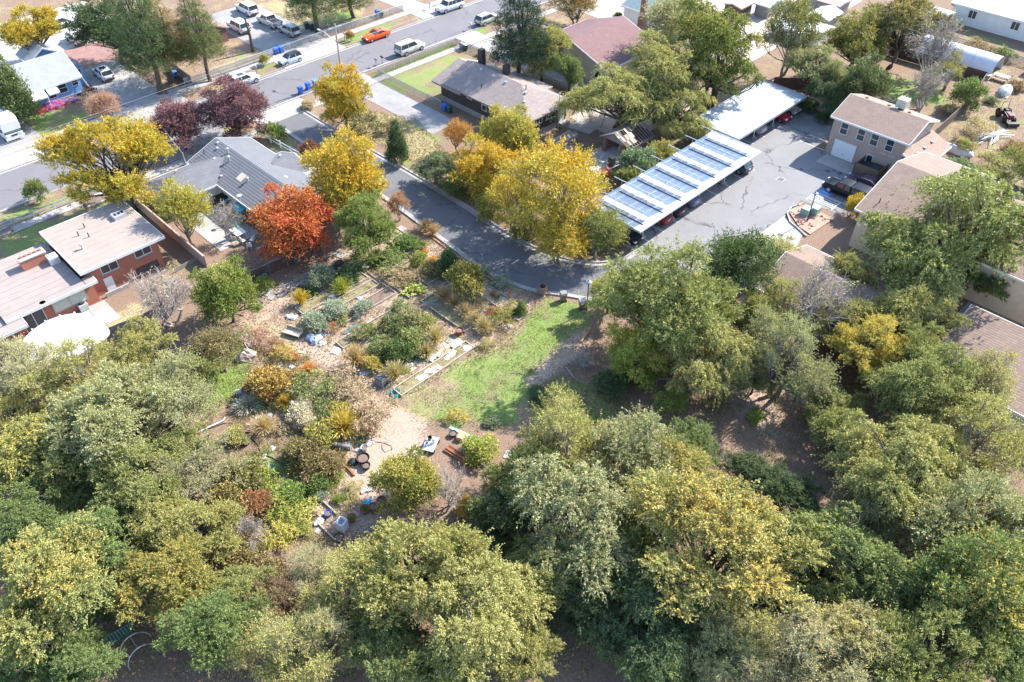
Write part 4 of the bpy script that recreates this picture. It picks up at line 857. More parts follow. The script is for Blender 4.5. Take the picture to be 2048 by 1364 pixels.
def car(kind, color, px, py, heading, label, name='parked_car', cat='car', at=None, rack=False, sunroof=False, roofc=None):
    L, Wd, H, hz, bz, cr, cf, rr, fr, tz = CARS[kind]; w_ = Wd / 2; hl = L / 2
    x, y = at if at else P(px, py, .5)
    t = thing(name, label, cat, (x, y, .03), {'+u': 0, '+v': R(90), '-u': R(180), '-v': R(-90)}[heading] + RNG.uniform(-.03, .03), 'vehicles parked around the block')
    pm_ = paint(color); bd = lambda mb, n_, m_, par=t, **k: mb.build(n_, m_, par, local=True, **k)
    gc = .24 if kind in ('sedan', 'coupe', 'hatch') else .32
    st = [(-hl, w_ * .82, gc + .2, tz - .2), (-hl + .08, w_ * .93, gc + .05, tz - .05), (-hl + .35, w_, gc, tz), (-.6, w_, gc, bz), (cf * .7, w_, gc, bz), (cf + .25, w_ * .99, gc, hz + .06), (hl - .5, w_ * .96, gc, hz), (hl - .12, w_ * .88, gc + .03, hz - .13), (hl, w_ * .74, gc + .15, hz - .32)]
    body = bd(MB().loft([ring(*s) for s in st]), 'body', pm_, smooth=True)
    def cabin(a, b, ra, rb, z0, z1, nm, narrow=.80):
        g = bd(MB().frustum(a, -w_ * .9, b, w_ * .9, z0 - .02, a + ra, -w_ * narrow, b - rb, w_ * narrow, z1 - .05), nm, M['glass'])
        rp = bd(MB().loft([[(xx, -w_ * narrow * k, z1 - .09), (xx, -w_ * narrow * k * .97, z1 - .02 - dz), (xx, 0, z1 - dz), (xx, w_ * narrow * k * .97, z1 - .02 - dz), (xx, w_ * narrow * k, z1 - .09)] for xx, k, dz in ((a + ra - .1, .93, .05), (a + ra + .25, 1.01, .0), (b - rb - .3, 1.01, .0), (b - rb + .1, .94, .05))]), 'roof_panel', paint(roofc) if roofc else pm_, g, smooth=True)
        for sgn in (-1, 1):
            for q0, q1 in ((a, a + ra), (b, b - rb), ((a + b) / 2 - .15, (a + ra + b - rb) / 2 - .1)):
                bd(MB().tube([(q0, sgn * w_ * .905, z0), (q1, sgn * w_ * (narrow + .01), z1 - .06)], .045, 4), 'pillar', pm_, g)
        return g
    cab = cabin(cr, cf, rr, fr, bz, H, 'cabin_glass')
    if kind == 'pickup':
        bd(MB().box(-hl + .12, -w_ * .8, bz - .45, cr - .1, w_ * .8, bz + .012), 'bed_liner', M['dark'])
        for a in ((-hl + .1, -w_ * .99, bz - .1, cr - .05, -w_ * .84, bz + .06), (-hl + .1, w_ * .84, bz - .1, cr - .05, w_ * .99, bz + .06), (-hl + .04, -w_ * .95, bz - .35, -hl + .14, w_ * .95, bz + .05)): bd(MB().box(*a), 'bed_side', pm_)
    if kind == 'topper': cabin(-hl + .12, cr - .06, .12, .05, bz, H + .02, 'bed_cap', .86)
    for sx in (-1, 1):
        for sy in (-1, 1):
            ax = hl - L * .185 if sx > 0 else -hl + L * .2; wr = .33 if gc < .3 else .39
            wh = bd(MB().tube([(ax, sy * (w_ - .19), wr), (ax, sy * (w_ + .015), wr)], wr, 14), 'wheel', M['rubber'])
            bd(MB().tube([(ax, sy * (w_ - .02), wr), (ax, sy * (w_ + .03), wr)], wr * .62, 10), 'rim', M['rim'], wh)
    for sy in (-1, 1):
        bd(MB().cbox((hl - .14, sy * w_ * .68, hz - .2), (.26, .34, .14)), 'headlight', plain('headlight', (.75, .76, .78), .2, .05))
        bd(MB().cbox((-hl + .05, sy * w_ * .78, tz - .2), (.16, .2, .2)), 'taillight', plain('taillight', (.5, .02, .02), .3, .1))
        bd(MB().cbox((cf - fr * .35, sy * (w_ + .1), bz + .06), (.12, .2, .13)), 'mirror', pm_)
    bd(MB().cbox((hl - .06, 0, gc + .16), (.18, w_ * 1.5, .2)), 'front_bumper', M['dark']); bd(MB().cbox((-hl + .03, 0, gc + .2), (.16, w_ * 1.6, .16)), 'rear_bumper', M['dark'] if kind not in ('sedan', 'coupe', 'hatch') else pm_)
    bd(MB().cbox((-hl - .0, 0, gc + .45), (.06, .4, .16)), 'licence_plate', M['white'])
    if rack:
        for sy in (-1, 1): bd(MB().tube([(cr + rr + .2, sy * w_ * .7, H + .05), (cf - fr - .3, sy * w_ * .7, H + .05)], .03, 5), 'roof_rail', M['darksteel'])
    if sunroof: bd(MB().cbox(((cr + cf) / 2 + .1, 0, H + .005), (1.0, w_ * 1.0, .03)), 'sunroof', M['glass'])
    return t
WHT, SIL, BLK = (.62, .62, .62), (.42, .42, .41), (.008, .011, .016)
car('bigsuv', WHT, 494, 20, '+v', 'large white SUV, rearmost on the wide concrete driveway')
car('bigsuv', WHT, 477, 55, '+v', 'white SUV parked against the brown garage')
car('pickup', SIL, 539, 44, '+v', 'silver pickup truck with an open bed on the concrete driveway', 'pickup_truck', 'pickup')
car('suv', SIL, 579, 62, '+v', 'silver crossover nearest the chain fence on the concrete driveway', rack=True)
car('hatch', (.45, .5, .55), 581, 119, '-u', 'small silver hatchback with a black roof at the driveway mouth', roofc=(.02, .02, .025))
car('suv', WHT, 489, 162, '+u', 'white crossover on the street behind the purple plum', sunroof=True)
car('coupe', (.85, .10, .015), 752, 71, '-u', 'bright orange coupe parked on the far side of the street')
car('bigsuv', (.55, .55, .51), 820, 98, '+u', 'silver-beige SUV parked on the near side of the street', rack=True)
car('topper', WHT, 900, 14, '-u', 'white pickup with a bed cap at the top of the street', 'pickup_truck', 'pickup')
car('suv', (.42, .43, .36), 974, 40, '+u', 'olive-silver wagon half hidden by the spruce', rack=True)
car('suv', WHT, 207, 149, '+v', 'white crossover on the gravel drive beside the blue cottage', sunroof=True)
car('van', WHT, 152, 78, '+v', 'white minivan behind the blue cottage')
car('van', WHT, 118, 50, '+u', 'white vehicle half hidden behind the yellow-topped tree')
car('topper', BLK, 0, 0, '+v', 'black pickup with a bed cap in front of the bin enclosure', 'pickup_truck', 'pickup', at=(88.5, 30.6))
car('sedan', (.055, .035, .05), 0, 0, '+v', 'dark purple sedan beside the black pickup', at=(91.9, 29.9))
car('sedan', (.02, .025, .035), 0, 0, '-v', 'dark car at the tree end of the solar carport facing out', at=(62.45, 44.4))
car('hatch', (.32, .03, .03), 0, 0, '+v', 'red car parked under the solar carport', at=(67.9, 44.0))
car('sedan', (.06, .06, .07), 0, 0, '+v', 'charcoal car under the solar carport right of the red one', at=(70.6, 44.3))
car('sedan', (.18, .22, .30), 0, 0, '+v', 'blue-grey car under the middle of the solar carport', at=(73.4, 44.3))
car('suv', (.05, .09, .12), 0, 0, '+v', 'dark teal car under the far end of the solar carport', at=(84.2, 43.9))
car('sedan', SIL, 0, 0, '+v', 'silver car under the weathered metal carport', at=(94.6, 48.3))
car('sedan', (.42, .02, .03), 0, 0, '-v', 'red car nosing out of the weathered metal carport', at=(99.9, 47.6))
car('sedan', (.3, .29, .26), 0, 0, '-v', 'tan-grey car in the last bay of the weathered carport', at=(102.7, 47.8))
# motorhome
rv = thing('motorhome', 'large white motorhome parked nose to the street at the left edge', 'motorhome', (20.6, 120, 0))
rv.location = (20.6, 120.2, 0)
b_ = MB().loft([[(19.4 + dx, y_, .45 + dz), (21.8 - dx, y_, .45 + dz), (21.85 - dx, y_, 2.0), (21.8 - dx, y_, 3.0 - dt), (21.6 - dx, y_, 3.15 - dt), (19.6 + dx, y_, 3.15 - dt), (19.4 + dx, y_, 3.0 - dt), (19.35 + dx, y_, 2.0)] for y_, dx, dz, dt in ((124.6, 0, 0, 0), (117.0, 0, 0, 0), (116.5, .02, 0, .06), (116.05, .12, .1, .35))]).build('body', paint(WHT), rv, smooth=True)
MB().slab3([(19.6, 116.0, 1.35), (21.6, 116.0, 1.35), (21.5, 116.35, 2.65), (19.7, 116.35, 2.65)], .05).build('windscreen', M['glass_teal'], rv)
MB().slab3([(19.45, 115.97, 1.22), (21.75, 115.97, 1.22), (21.62, 116.36, 2.78), (19.58, 116.36, 2.78)], .04).build('windscreen_surround', M['dark'], rv)
B(19.5, 115.9, .75, 21.7, 116.1, 1.2).build('front_panel', paint(WHT), rv); B(20.2, 115.86, .85, 21.0, 115.9, 1.05).build('grille', M['dark'], rv); B(19.4, 115.85, .4, 21.8, 116.1, .72).build('bumper', paint(WHT), rv)
for x in (19.6, 21.35): B(x, 115.85, .95, x + .25, 115.9, 1.15).build('headlight', plain('headlight', (.75, .76, .78), .2, .05), rv)
for x in (19.2, 21.85): B(x, 116.2, 1.6, x + .15, 116.35, 2.0).build('mirror', M['dark'], rv)
for x in (19.4, 21.55):
    for y_ in (117.0, 122.5): MB().tube([(x, y_, .42), (x + .25, y_, .42)], .42, 14).build('wheel', M['rubber'], rv)
B(20.2, 119, 3.15, 21.0, 119.9, 3.4).build('roof_air_unit', M['trim'], rv); B(20.6, 121.5, 3.15, 21.0, 121.9, 3.25).build('roof_hatch', M['dark'], rv); B(21.84, 118, 1.7, 21.87, 122, 2.3).build('side_window', M['glass'], rv); B(21.84, 118, 1.0, 21.865, 124, 1.25).build('side_stripe', M['bingrey'], rv)
rv.location.x += 1.1; rv.location.y += .3
# tractor
tx, ty = P(2008, 238); tr = thing('tractor', 'small dark red tractor with a front loader in the dry yard', 'tractor', (tx, ty, 0), R(-135))
bd = lambda mb, n_, m_, p_=tr, **k: mb.build(n_, m_, p_, local=True, **k)
bd(MB().box(.1, -.35, .6, 1.5, .35, 1.25), 'bonnet', plain('tractor_red', (.10, .015, .02), .5, .1), bevel=.05); bd(MB().box(-.9, -.3, .55, .1, .3, .95), 'chassis', M['dark']); bd(MB().box(-.75, -.25, .95, -.3, .25, 1.4), 'seat', M['dark'], bevel=.05)
for sx, wr in ((-.75, .65), (1.2, .4)):
    for sy in (-1, 1):
        wh = bd(MB().tube([(sx, sy * .5, wr), (sx, sy * .8, wr)], wr, 14), 'wheel', M['rubber']); bd(MB().tube([(sx, sy * .62, wr), (sx, sy * .83, wr)], wr * .5, 8), 'rim', plain('tractor_red', (.10, .015, .02), .5, .1), wh)
for sy in (-1, 1): bd(MB().tube([(.2, sy * .5, 1.2), (1.5, sy * .5, 1.0), (2.1, sy * .5, .4)], .06, 5), 'loader_arm', M['dark']); bd(MB().tube([(-.95, sy * .45, .8), (-.95, sy * .45, 2.2)], .04, 5), 'roll_bar', M['dark'])
bd(MB().tube([(-.95, -.45, 2.2), (-.95, .45, 2.2)], .04, 5), 'roll_bar', M['dark']); bd(MB().prism([(2.0, -.8), (2.6, -.8), (2.6, .8), (2.0, .8)], .1, .6), 'bucket', M['dark']); bd(MB().tube([(-.2, 0, 1.0), (-.1, 0, 1.35)], .03, 5), 'steering_column', M['dark']); bd(MB().lathe((-.1, 0, 1.35), [(.2, 0), (.2, .03)], 12), 'steering_wheel', M['dark'])

# ---------------------------------------------------------------- bins, poles, mailboxes
def bin_(px, py, body, lid, label, rz=0.0, s=1.0, open_=False, name='wheeled_bin'):
    x, y = P(px, py); t = thing(name, label, 'bin', (x, y, 0), rz, 'wheeled bins'); t.scale = (s, s, s)
    MB().frustum(-.24, -.26, .24, .26, .06, -.3, -.34, .3, .34, .98).build('body', M[body], t, local=True, bevel=.02)
    MB().frustum(-.33, -.37, .33, .37, .985, -.28, -.3, .28, .3, 1.08).build('lid', M[lid], t, local=True)
    MB().tube([(-.38, -.26, .98), (-.38, .26, .98)], .025, 5).build('handle', M[lid], t, local=True)
    for sy in (-1, 1): MB().tube([(-.26, sy * .22, .11), (-.26, sy * .3, .11)], .11, 10).build('wheel', M['rubber'], t, local=True)
    return t
bin_(602, 187, 'binblue', 'binblue', 'blue wheeled bin at the kerb, leftmost of the three on the street', R(-90)); bin_(617, 179, 'binblue', 'binblue', 'blue wheeled bin at the kerb, middle of the three on the street', R(-80)); bin_(631, 173, 'binblue', 'sky_blue', 'blue wheeled bin at the kerb, rightmost, beside the golden street tree', R(-95))
bin_(552, 108, 'binblue', 'binblue', 'left of the two blue bins inside the driveway fence', R(90)); bin_(563, 105, 'binblue', 'binblue', 'right of the two blue bins inside the driveway fence', R(95))
bin_(614, 57, 'bingreen', 'bingreen', 'left of two dark green bins under the thin pine', R(90)); bin_(624, 60, 'bingreen', 'bingreen', 'right of two dark green bins under the thin pine', R(100))
bin_(890, 222, 'binblue', 'binblue', 'blue wheeled bin against the dark brick house', R(180)); bin_(899, 226, 'bingreen', 'bingreen', 'dark green bin next to the blue one at the dark brick house', R(180))
bin_(352, 155, 'binblue', 'sky_blue', 'blue wheeled bin beside the pale fence under the browning pine'); bin_(755, 32, 'binblue', 'binblue', 'blue bin at the far side driveway at the top'); bin_(763, 35, 'bingreen', 'bingreen', 'green bin beside the blue one at the top driveway')
bin_(924, 98, 'bingrey', 'bingrey', 'left grey bin at the driveway gate'); bin_(931, 101, 'bingreen', 'galv', 'right grey-green bin at the driveway gate')
bin_(1126, 601, 'binbrown', 'bingrey', 'brown wheeled bin on the lawn edge between box and lamp post', R(60), 1.05); bin_(1164, 616, 'binbrown', 'galv', 'brown wheeled bin right beside the black lamp post', R(60), 1.05)
x, y = P(1085, 586); bx_ = thing('open_crate', 'open brown wheeled box on the kerb at the lawn corner', 'bin', (x, y, 0), R(15))
for a in ((-.45, -.4, .05, -.4, .4, 1.0), (.4, -.4, .05, .45, .4, 1.0), (-.4, -.4, .05, .4, -.35, 1.0), (-.4, .35, .05, .4, .4, 1.0), (-.4, -.35, .05, .4, .35, .12)): MB().box(*a).build('side_panel', M['binbrown'], bx_, local=True)
def lamp(px, py, hgt, label):
    x, y = P(px, py); t = thing('lamp_post', label, 'lamp post', (x, y, 0), group='black lamp posts')
    MB().lathe((0, 0, 0), [(.16, 0), (.16, .12), (.09, .16)], 10).build('base', M['concrete'], t, local=True); MB().tube([(0, 0, .1), (0, 0, hgt - .45)], [.075, .055], 8).build('pole', M['darksteel'], t, local=True)
    MB().lathe((0, 0, hgt - .45), [(.08, 0), (.14, .25), (.14, .3)], 10).build('lantern', M['glass'], t, local=True); MB().lathe((0, 0, hgt - .16), [(.34, 0), (.3, .05), (.1, .16), (.07, .22), (.02, .26)], 12).build('lamp_hood', plain('lamp_hood', (.2, .24, .29), .4, .1), t, local=True)
lamp(1172.7, 623.7, 4.1, 'black lamp post on the lawn beside the brown bins'); lamp(1614, 444, 4.1, 'black lamp post on the rock island by the accessible bay')
up = thing('utility_pole', 'wooden utility pole with a cross arm and street light beside the golden street tree', 'utility pole', (63.3, 99.5, 0))
MB().tube([(63.3, 99.5, 0), (63.45, 99.5, 8.9)], [.17, .11], 8).build('pole', M['timber'], up)
B(62.2, 99.42, 8.35, 64.7, 99.55, 8.5).build('cross_arm', M['galv'], up); MB().tube([(63.4, 99.6, 6.0), (63.0, 102.0, 7.2), (62.9, 102.7, 7.25)], .045, 6).build('lamp_arm', M['galv'], up); MB().cbox((62.85, 103.0, 7.22), (.25, .7, .14)).build('lamp_head', M['galv'], up)
for x in (62.3, 63.0, 64.0, 64.6): MB().lathe((x, 99.48, 8.5), [(.05, 0), (.06, .1), (.02, .16)], 6).build('insulator', M['concrete'], up)
def wire(a, b, sag, label, r_=.022):
    a, b = Vector(a), Vector(b); pts = [a.lerp(b, t) - Vector((0, 0, sag * 4 * t * (1 - t))) for t in np.linspace(0, 1, 15)]
    tag(MB().tube(pts, r_, 4).build('overhead_wire', M['galv']), label, 'wire', 'overhead wires')
wire((63.4, 99.5, 5.9), (112, 100.4, 6.3), .6, 'thick overhead wire running right from the utility pole along the street', .03); wire((63.4, 99.5, 5.9), (14, 99.4, 6.0), .7, 'thick overhead wire running left over the plum trees', .03)
wire((63.4, 99.5, 5.5), (14, 99.3, 5.4), .8, 'lower thin overhead wire running left over the plum trees', .02); wire((34.5, 99.4, 5.5), (33.2, 90.2, 4.05), .3, 'service wire dropping to the mast of the grey house', .02)
wire((63.0, 99.5, 8.6), (118, 100, 9.0), .8, 'top overhead wire leaving the cross arm to the right', .016); wire((63.0, 99.5, 8.6), (-5, 99.2, 8.8), .8, 'top overhead wire leaving the cross arm to the left', .016)
def mailbox(px, py, mat, label):
    x, y = P(px, py); t = thing('mailbox', label, 'mailbox', (x, y, 0), R(90), 'kerbside mailboxes'); MB().box(-.05, -.05, 0, .05, .05, 1.05).build('post', M['timber'], t, local=True)
    k = [(math.cos(a) * .12, .12 + math.sin(a) * .12) for a in np.linspace(0, math.pi, 7)]; prof = [(-.12, 0)] + [(-c_, s_) for c_, s_ in k] + [(.12, 0)]
    MB().loft([[(yy, a, 1.05 + z_) for a, z_ in prof] for yy in (-.28, .28)]).build('box', M[mat], t, local=True); MB().box(-.1, .12, 1.2, .05, .14, 1.35).build('flag', M['red'], t, local=True)
mailbox(753, 133, 'bingrey', 'grey mailbox, left of the pair on the grass strip'); mailbox(765, 128, 'dark', 'black mailbox, right of the pair on the grass strip'); mailbox(941, 60, 'white', 'white mailbox at the driveway near the spruce'); mailbox(690, 80, 'galv', 'mailbox on the far verge beside the orange coupe'); mailbox(860, 19, 'galv', 'mailbox on the far verge near the white pickup'); mailbox(514, 147, 'galv', 'mailbox on the verge by the white crossover')

# ---------------------------------------------------------------- fences and walls
def fence(name, label, pts, h_, mat, post='timber', step_=2.4, th=.05, rail=True, panel_name='panel', cat='fence', z0=.03):
    t = thing(name, label, cat, (*pts[0], 0))
    for a, b in zip(pts[:-1], pts[1:]):
        a, b = Vector((*a, 0)), Vector((*b, 0)); L = (b - a).length; k = max(1, round(L / step_)); rz = math.atan2(b.y - a.y, b.x - a.x); d_ = (b - a).normalized()
        for i in range(k):
            c = a.lerp(b, (i + .5) / k)
            if h_: MB().cbox((c.x, c.y, z0 + (h_ - z0) / 2), (L / k - .07, th, h_ - z0 - RNG.uniform(0, .03)), rz).build(panel_name, M[mat], t)
            q_ = a.lerp(b, i / k); MB().tube([(q_.x, q_.y, 0), (q_.x, q_.y, h_ + .08)], .045, 5).build('post', M[post], t)
        MB().tube([(b.x, b.y, 0), (b.x, b.y, h_ + .08)], .045, 5).build('post', M[post], t)
        if rail: MB().tube([(a.x, a.y, h_ + .02), (b.x, b.y, h_ + .02)], .03, 5).build('top_rail', M[post], t)
    return t
fence('board_fence', 'dark board fence between the maple yard and the garden plot', [P(505, 565), P(645, 503)], 1.45, 'fencewood', 'greywood')


fence('board_fence', 'grey weathered board fence below the white patio cover', [P(150, 712), P(292, 656), P(335, 632)], 1.7, 'greywood', 'timber_pale')
fence('block_wall', 'tan block wall between the brick house and the grey house', [(25.8, 93.5), (25.7, 73.0)], 1.5, 'stucco', 'stucco', 3.0, .2, False, 'wall_panel', 'wall')
fence('board_fence', 'low grey timber edging across the brick house side yard', [(22.8, 74.6), (25.4, 74.8)], .5, 'greywood', 'greywood')
fence('board_fence', 'dark red-brown board fence behind the green yard', [(107.5, 52.5), (113, 46), (131.0, 45.5), (131.5, 31.0)], 1.8, 'fencewood', 'fencewood')
fence('board_fence', 'brown board fence running from the stucco building to the dry yard', [(131.5, 31.0), (122.0, 29.4), (104.5, 28.8)], 1.6, 'fencewood', 'greywood')
fence('block_wall', 'pinkish block wall behind the parking lot', [(106.2, 53.0), (106.0, 39.3)], 1.6, 'stucco', 'stucco', 3.0, .2, False, 'wall_panel', 'wall')
fence('pale_fence', 'pale board fence under the browning pine', [P(345, 140), P(385, 170)], 1.4, 'greywood', 'greywood')
fence('chain_fence', 'chain link fence along the grass strip beside the silver-beige SUV', [(68.6, 97.7), (85.0, 97.9)], 1.1, 'chain', 'galv', 3.0, .02)
fence('chain_fence', 'chain link fence down the side of the fenced lawn', [(68.6, 97.6), (68.5, 83)], 1.1, 'chain', 'galv', 3.0, .02)
fence('chain_fence', 'chain link fence along the far pavement beside the big driveway', [(46, 115.4), (61, 115.4)], 1.1, 'chain', 'galv', 3.0, .02); fence('chain_fence', 'chain link fence on the far side of the big driveway mouth', [(71.5, 115.4), (88, 115.4)], 1.1, 'chain', 'galv', 3.0, .02)
fence('chain_fence', 'low gate fence across the big driveway', [(61.2, 115.6), (71.3, 115.6)], 1.0, 'chain', 'galv', 3.3, .02); fence('chain_fence', 'far chain link fence behind the hoop tunnels', [(143, 46), (142, 20)], 1.2, 'chain', 'darksteel', 3.0, .02)
fence('chain_fence', 'chain link fence beside the pale driveway right of the dark brick house', [(84.8, 97.8), (85.6, 66), (79, 62)], 1.1, 'chain', 'galv', 3.5, .02); fence('pipe_rail', 'rail fence left of the solar carport by the concrete pad', [(70.4, 54.3), (76, 53.2), (79.5, 53.6)], .9, 'greywood', 'galv', 2.5, .04)
fence('low_wall', 'low stone kerb wall along the far pavement', [(28, 115.15), (35.4, 115.15)], .3, 'rock', 'rock', 2.0, .2, False, 'stone_course', 'wall'); fence('low_wall', 'low grey wall along the far pavement left of the big driveway', [(43, 115.05), (60.6, 115.05)], .35, 'kerb', 'kerb', 3.0, .2, False, 'wall_panel', 'wall')
def rail_fence(label, pts, h_, mat='white', step_=2.4):
    t = thing('rail_fence', label, 'fence', (*pts[0], 0))
    for a, b in zip(pts[:-1], pts[1:]):
        a, b = Vector((*a, 0)), Vector((*b, 0)); L = (b - a).length; k = max(1, round(L / step_)); rz = math.atan2(b.y - a.y, b.x - a.x)
        for i in range(k + 1):
            c = a.lerp(b, i / k); MB().cbox((c.x, c.y, h_ / 2 + .05), (.13, .13, h_ + .1), rz).build('post', M[mat], t)
        for i in range(k):
            c = a.lerp(b, (i + .5) / k)
            for z in (.45, .9): MB().cbox((c.x, c.y, z * h_), (L / k - .14, .05, .14), rz).build('rail', M[mat], t)
    return t
rail_fence('white two-rail fence along the front lawn of the brick house', [(2, 95.2 + .95), (25.5, 96.1)], .95, 'galv'); rail_fence('white rail fence along the lane beside the grey house', [(45.6, 93.8), (46.3, 80.5)], 1.05); rail_fence('short white rail fence across the front of the grey house', [(38.6, 94.3), (45.4, 94.3)], 1.05)

pl = thing('stone_planter', 'square dry stone planter on the front lawn beside the yellow locust', 'planter', (*P(200, 402), 0)); x, y = P(200, 402)
for i in range(14):
    s_ = i // 7; MB().cbox((x - 1.6 + (i % 7) * .55, y - .8 + s_ * 1.6, .2), (.5, .3, .4)).build('stone', M['rock'], pl, bevel=.03)
B(x - 1.6, y - .6, .0, x + 1.7, y + .6, .33).build('soil', M['soil'], pl)
pl = thing('stone_planter', 'stone planter at the left edge of the front lawn', 'planter', (*P(5, 470), 0)); x, y = P(5, 470)
for i in range(8): MB().cbox((x - 1.0 + (i % 4) * .55, y - .6 + (i // 4) * 1.2, .2), (.5, .3, .4)).build('stone', M['rock'], pl, bevel=.03)
B(x - 1.0, y - .4, 0, x + 1.2, y + .4, .33).build('soil', M['soil'], pl)
for i, (px, py) in enumerate(((1610, 430), (1628, 428))):
    x, y = P(px, py); t = thing('transformer_box', ('green utility box, left one on the rock island', 'green utility box, right one on the rock island')[i], 'utility box', (x, y, .1)); B(x - .55, y - .5, .1, x + .55, y + .5, 1.05).build('cabinet', M['greenmetal'], t, bevel=.04); B(x - .65, y - .6, .1, x + .65, y + .6, .2).build('pad', M['concrete'], t); B(x - .56, y - .01, .2, x - .552, y + .01, 1.0).build('door_seam', M['bingreen'], t)
# log stack beside the dark brick house
ls = thing('log_stack', 'stack of pale logs and poles behind the dark brick house', 'log pile', (*P(1125, 280), 0)); x, y = P(1125, 282)
for i in range(9): MB().tube([(x - 2.2 + RNG.uniform(-.2, .2), y - .9 + (i % 5) * .42, .18 + (i // 5) * .34), (x + 2.0 + RNG.uniform(-.3, .3), y - .8 + (i % 5) * .42, .18 + (i // 5) * .34)], .18, 8).build('log', M[RNG.choice(['timber_pale', 'deadwood', 'timber', 'deadwood'])], ls)
fp = thing('flag_pole', 'thin striped pole behind the dark brick house', 'pole', (*P(1116, 263), 0)); x, y = P(1116, 263); MB().tube([(x, y, 0), (x, y, 5.5)], .06, 6).build('shaft', M['galv'], fp); MB().lathe((x, y, 5.5), [(.1, 0), (.12, .1), (.02, .2)], 8).build('finial', M['galv'], fp)
# things on the pad by the ruined garage
x, y = P(1222, 332); gr = thing('upright_freezer', 'black upright cabinet standing on the concrete pad', 'cabinet', (x, y, 0)); B(x - .35, y - .35, .05, x + .35, y + .35, 1.3).build('body', M['dark'], gr, bevel=.03); B(x - .38, y - .3, .2, x - .353, y + .3, 1.2).build('door', M['darksteel'], gr)
x, y = P(1213, 352); rt = thing('tarp_mound', 'red tarpaulin covered mound beside the golden maple', 'tarp', (x, y, 0)); MB().blob((x, y, .1), (1.0, .8, .9), 5, 12, 7, .2).build('tarp', M['red'], rt, smooth=True); MB().tube([(x - .9, y - .8, .05), (x + .9, y + .7, .05)], .03, 4).build('rope', M['white'], rt)
x, y = P(1217, 288); th_ = thing('junk_pile', 'pale blue junk heap at the mouth of the ruined garage', 'junk', (x, y, 0)); MB().blob((x, y, .2), (.4, .4, .4), 8, 8, 5, .4).build('crumpled_sheet', M['bagblue'], th_); B(x + .3, y - .2, 0, x + .9, y + .3, .4).build('box', M['bingrey'], th_)
# yard clutter top right
x, y = P(1985, 275); pp = thing('pipe_heap', 'heap of white plastic pipes in the dry yard', 'pipes', (x, y, 0))
for i in range(16): a = -.5 + RNG.uniform(-.35, .35) + (i % 2) * .5; l_ = RNG.uniform(1.5, 3.2); ox, oy = RNG.uniform(-.6, .6), RNG.uniform(-.6, .6); MB().tube([(x + ox - math.cos(a) * l_, y + oy - math.sin(a) * l_, .08 + .03 * i), (x + ox + math.cos(a) * l_, y + oy + math.sin(a) * l_, .08 + .03 * i)], .05, 5).build('pipe', M['white'], pp)
x, y = P(2008, 187); tp = thing('covered_stack', 'white plastic wrapped stack beside the dry yard path', 'tarp', (x, y, 0)); MB().blob((x, y, .4), (1.5, .9, .8), 3, 12, 7, .15).build('wrap', M['bag'], tp, smooth=True); B(x - 1.5, y - .9, 0, x + 1.5, y + .9, .1).build('pallet', M['timber_pale'], tp)
x, y = P(1915, 306); tp = thing('covered_stack', 'white plastic sheet heap behind the lean-to roof', 'tarp', (x, y, 0)); MB().blob((x, y, .3), (.8, 2.2, .7), 4, 12, 7, .2).build('wrap', M['bag'], tp, smooth=True); MB().tube([(x - .8, y - 2, .1), (x + .8, y + 2, .1)], .04, 4).build('rope', M['galv'], tp)
x, y = P(1966, 142); pa = thing('pallet', 'slatted wooden pallet leaning by the first hoop tunnel', 'pallet', (x, y, 0))
for i in range(7): B(x, y - 1.2 + i * .36, .1, x + .08, y - 1.0 + i * .36, 1.5).build('slat', M['timber_pale'], pa)
for z in (.3, .9, 1.4): B(x + .08, y - 1.2, z, x + .16, y + 1.2, z + .12).build('batten', M['timber_pale'], pa)
x, y = P(2000, 160); tb = thing('picnic_table', 'white work table with benches in the dry yard', 'table', (x, y, 0)); B(x - .5, y - 1.1, .7, x + .5, y + 1.1, .76).build('table_top', M['white'], tb)
for s_ in (-1, 1): B(x + s_ * .9 - .15, y - 1.1, .42, x + s_ * .9 + .15, y + 1.1, .47).build('bench', M['timber_pale'], tb); B(x - .9, y + s_ * .8 - .05, 0, x - .8, y + s_ * .8 + .05, .45).build('leg', M['timber'], tb); B(x + .8, y + s_ * .8 - .05, 0, x + .9, y + s_ * .8 + .05, .45).build('leg', M['timber'], tb); B(x - .06, y + s_ * .8 - .05, 0, x + .06, y + s_ * .8 + .05, .7).build('leg', M['timber'], tb)
x, y = P(1975, 158); sp = thing('cable_spool', 'small round wooden spool table beside the pallet', 'table', (x, y, 0)); MB().lathe((x, y, 0), [(.4, 0), (.4, .06)], 12).build('base', M['timber_pale'], sp); MB().tube([(x, y, .06), (x, y, .6)], .2, 8).build('drum', M['timber'], sp); MB().lathe((x, y, .6), [(.45, 0), (.45, .06)], 12).build('top', M['timber_pale'], sp)
x, y = P(1965, 38); bt = thing('covered_boat', 'silver covered boat on a trailer in front of the white corner house', 'boat', (x, y, 0)); MB().loft([[(x - .3 - .5 * k, yy, .6), (x + .3 + .5 * k, yy, .6), (x + .3 + .7 * k, yy, 1.1), (x, yy, 1.5), (x - .3 - .7 * k, yy, 1.1)] for yy, k in ((y - 2.6, .2), (y - 1.2, .9), (y + 1.6, 1.), (y + 2.4, .8))]).build('cover', plain('boat_cover', (.5, .54, .58), .4, .15), bt); B(x - .5, y - 2.8, .3, x + .5, y + 2.2, .5).build('trailer', M['darksteel'], bt)
for s_ in (-1, 1): MB().tube([(x + s_ * .9, y, .35), (x + s_ * 1.1, y, .35)], .35, 10).build('wheel', M['rubber'], bt)
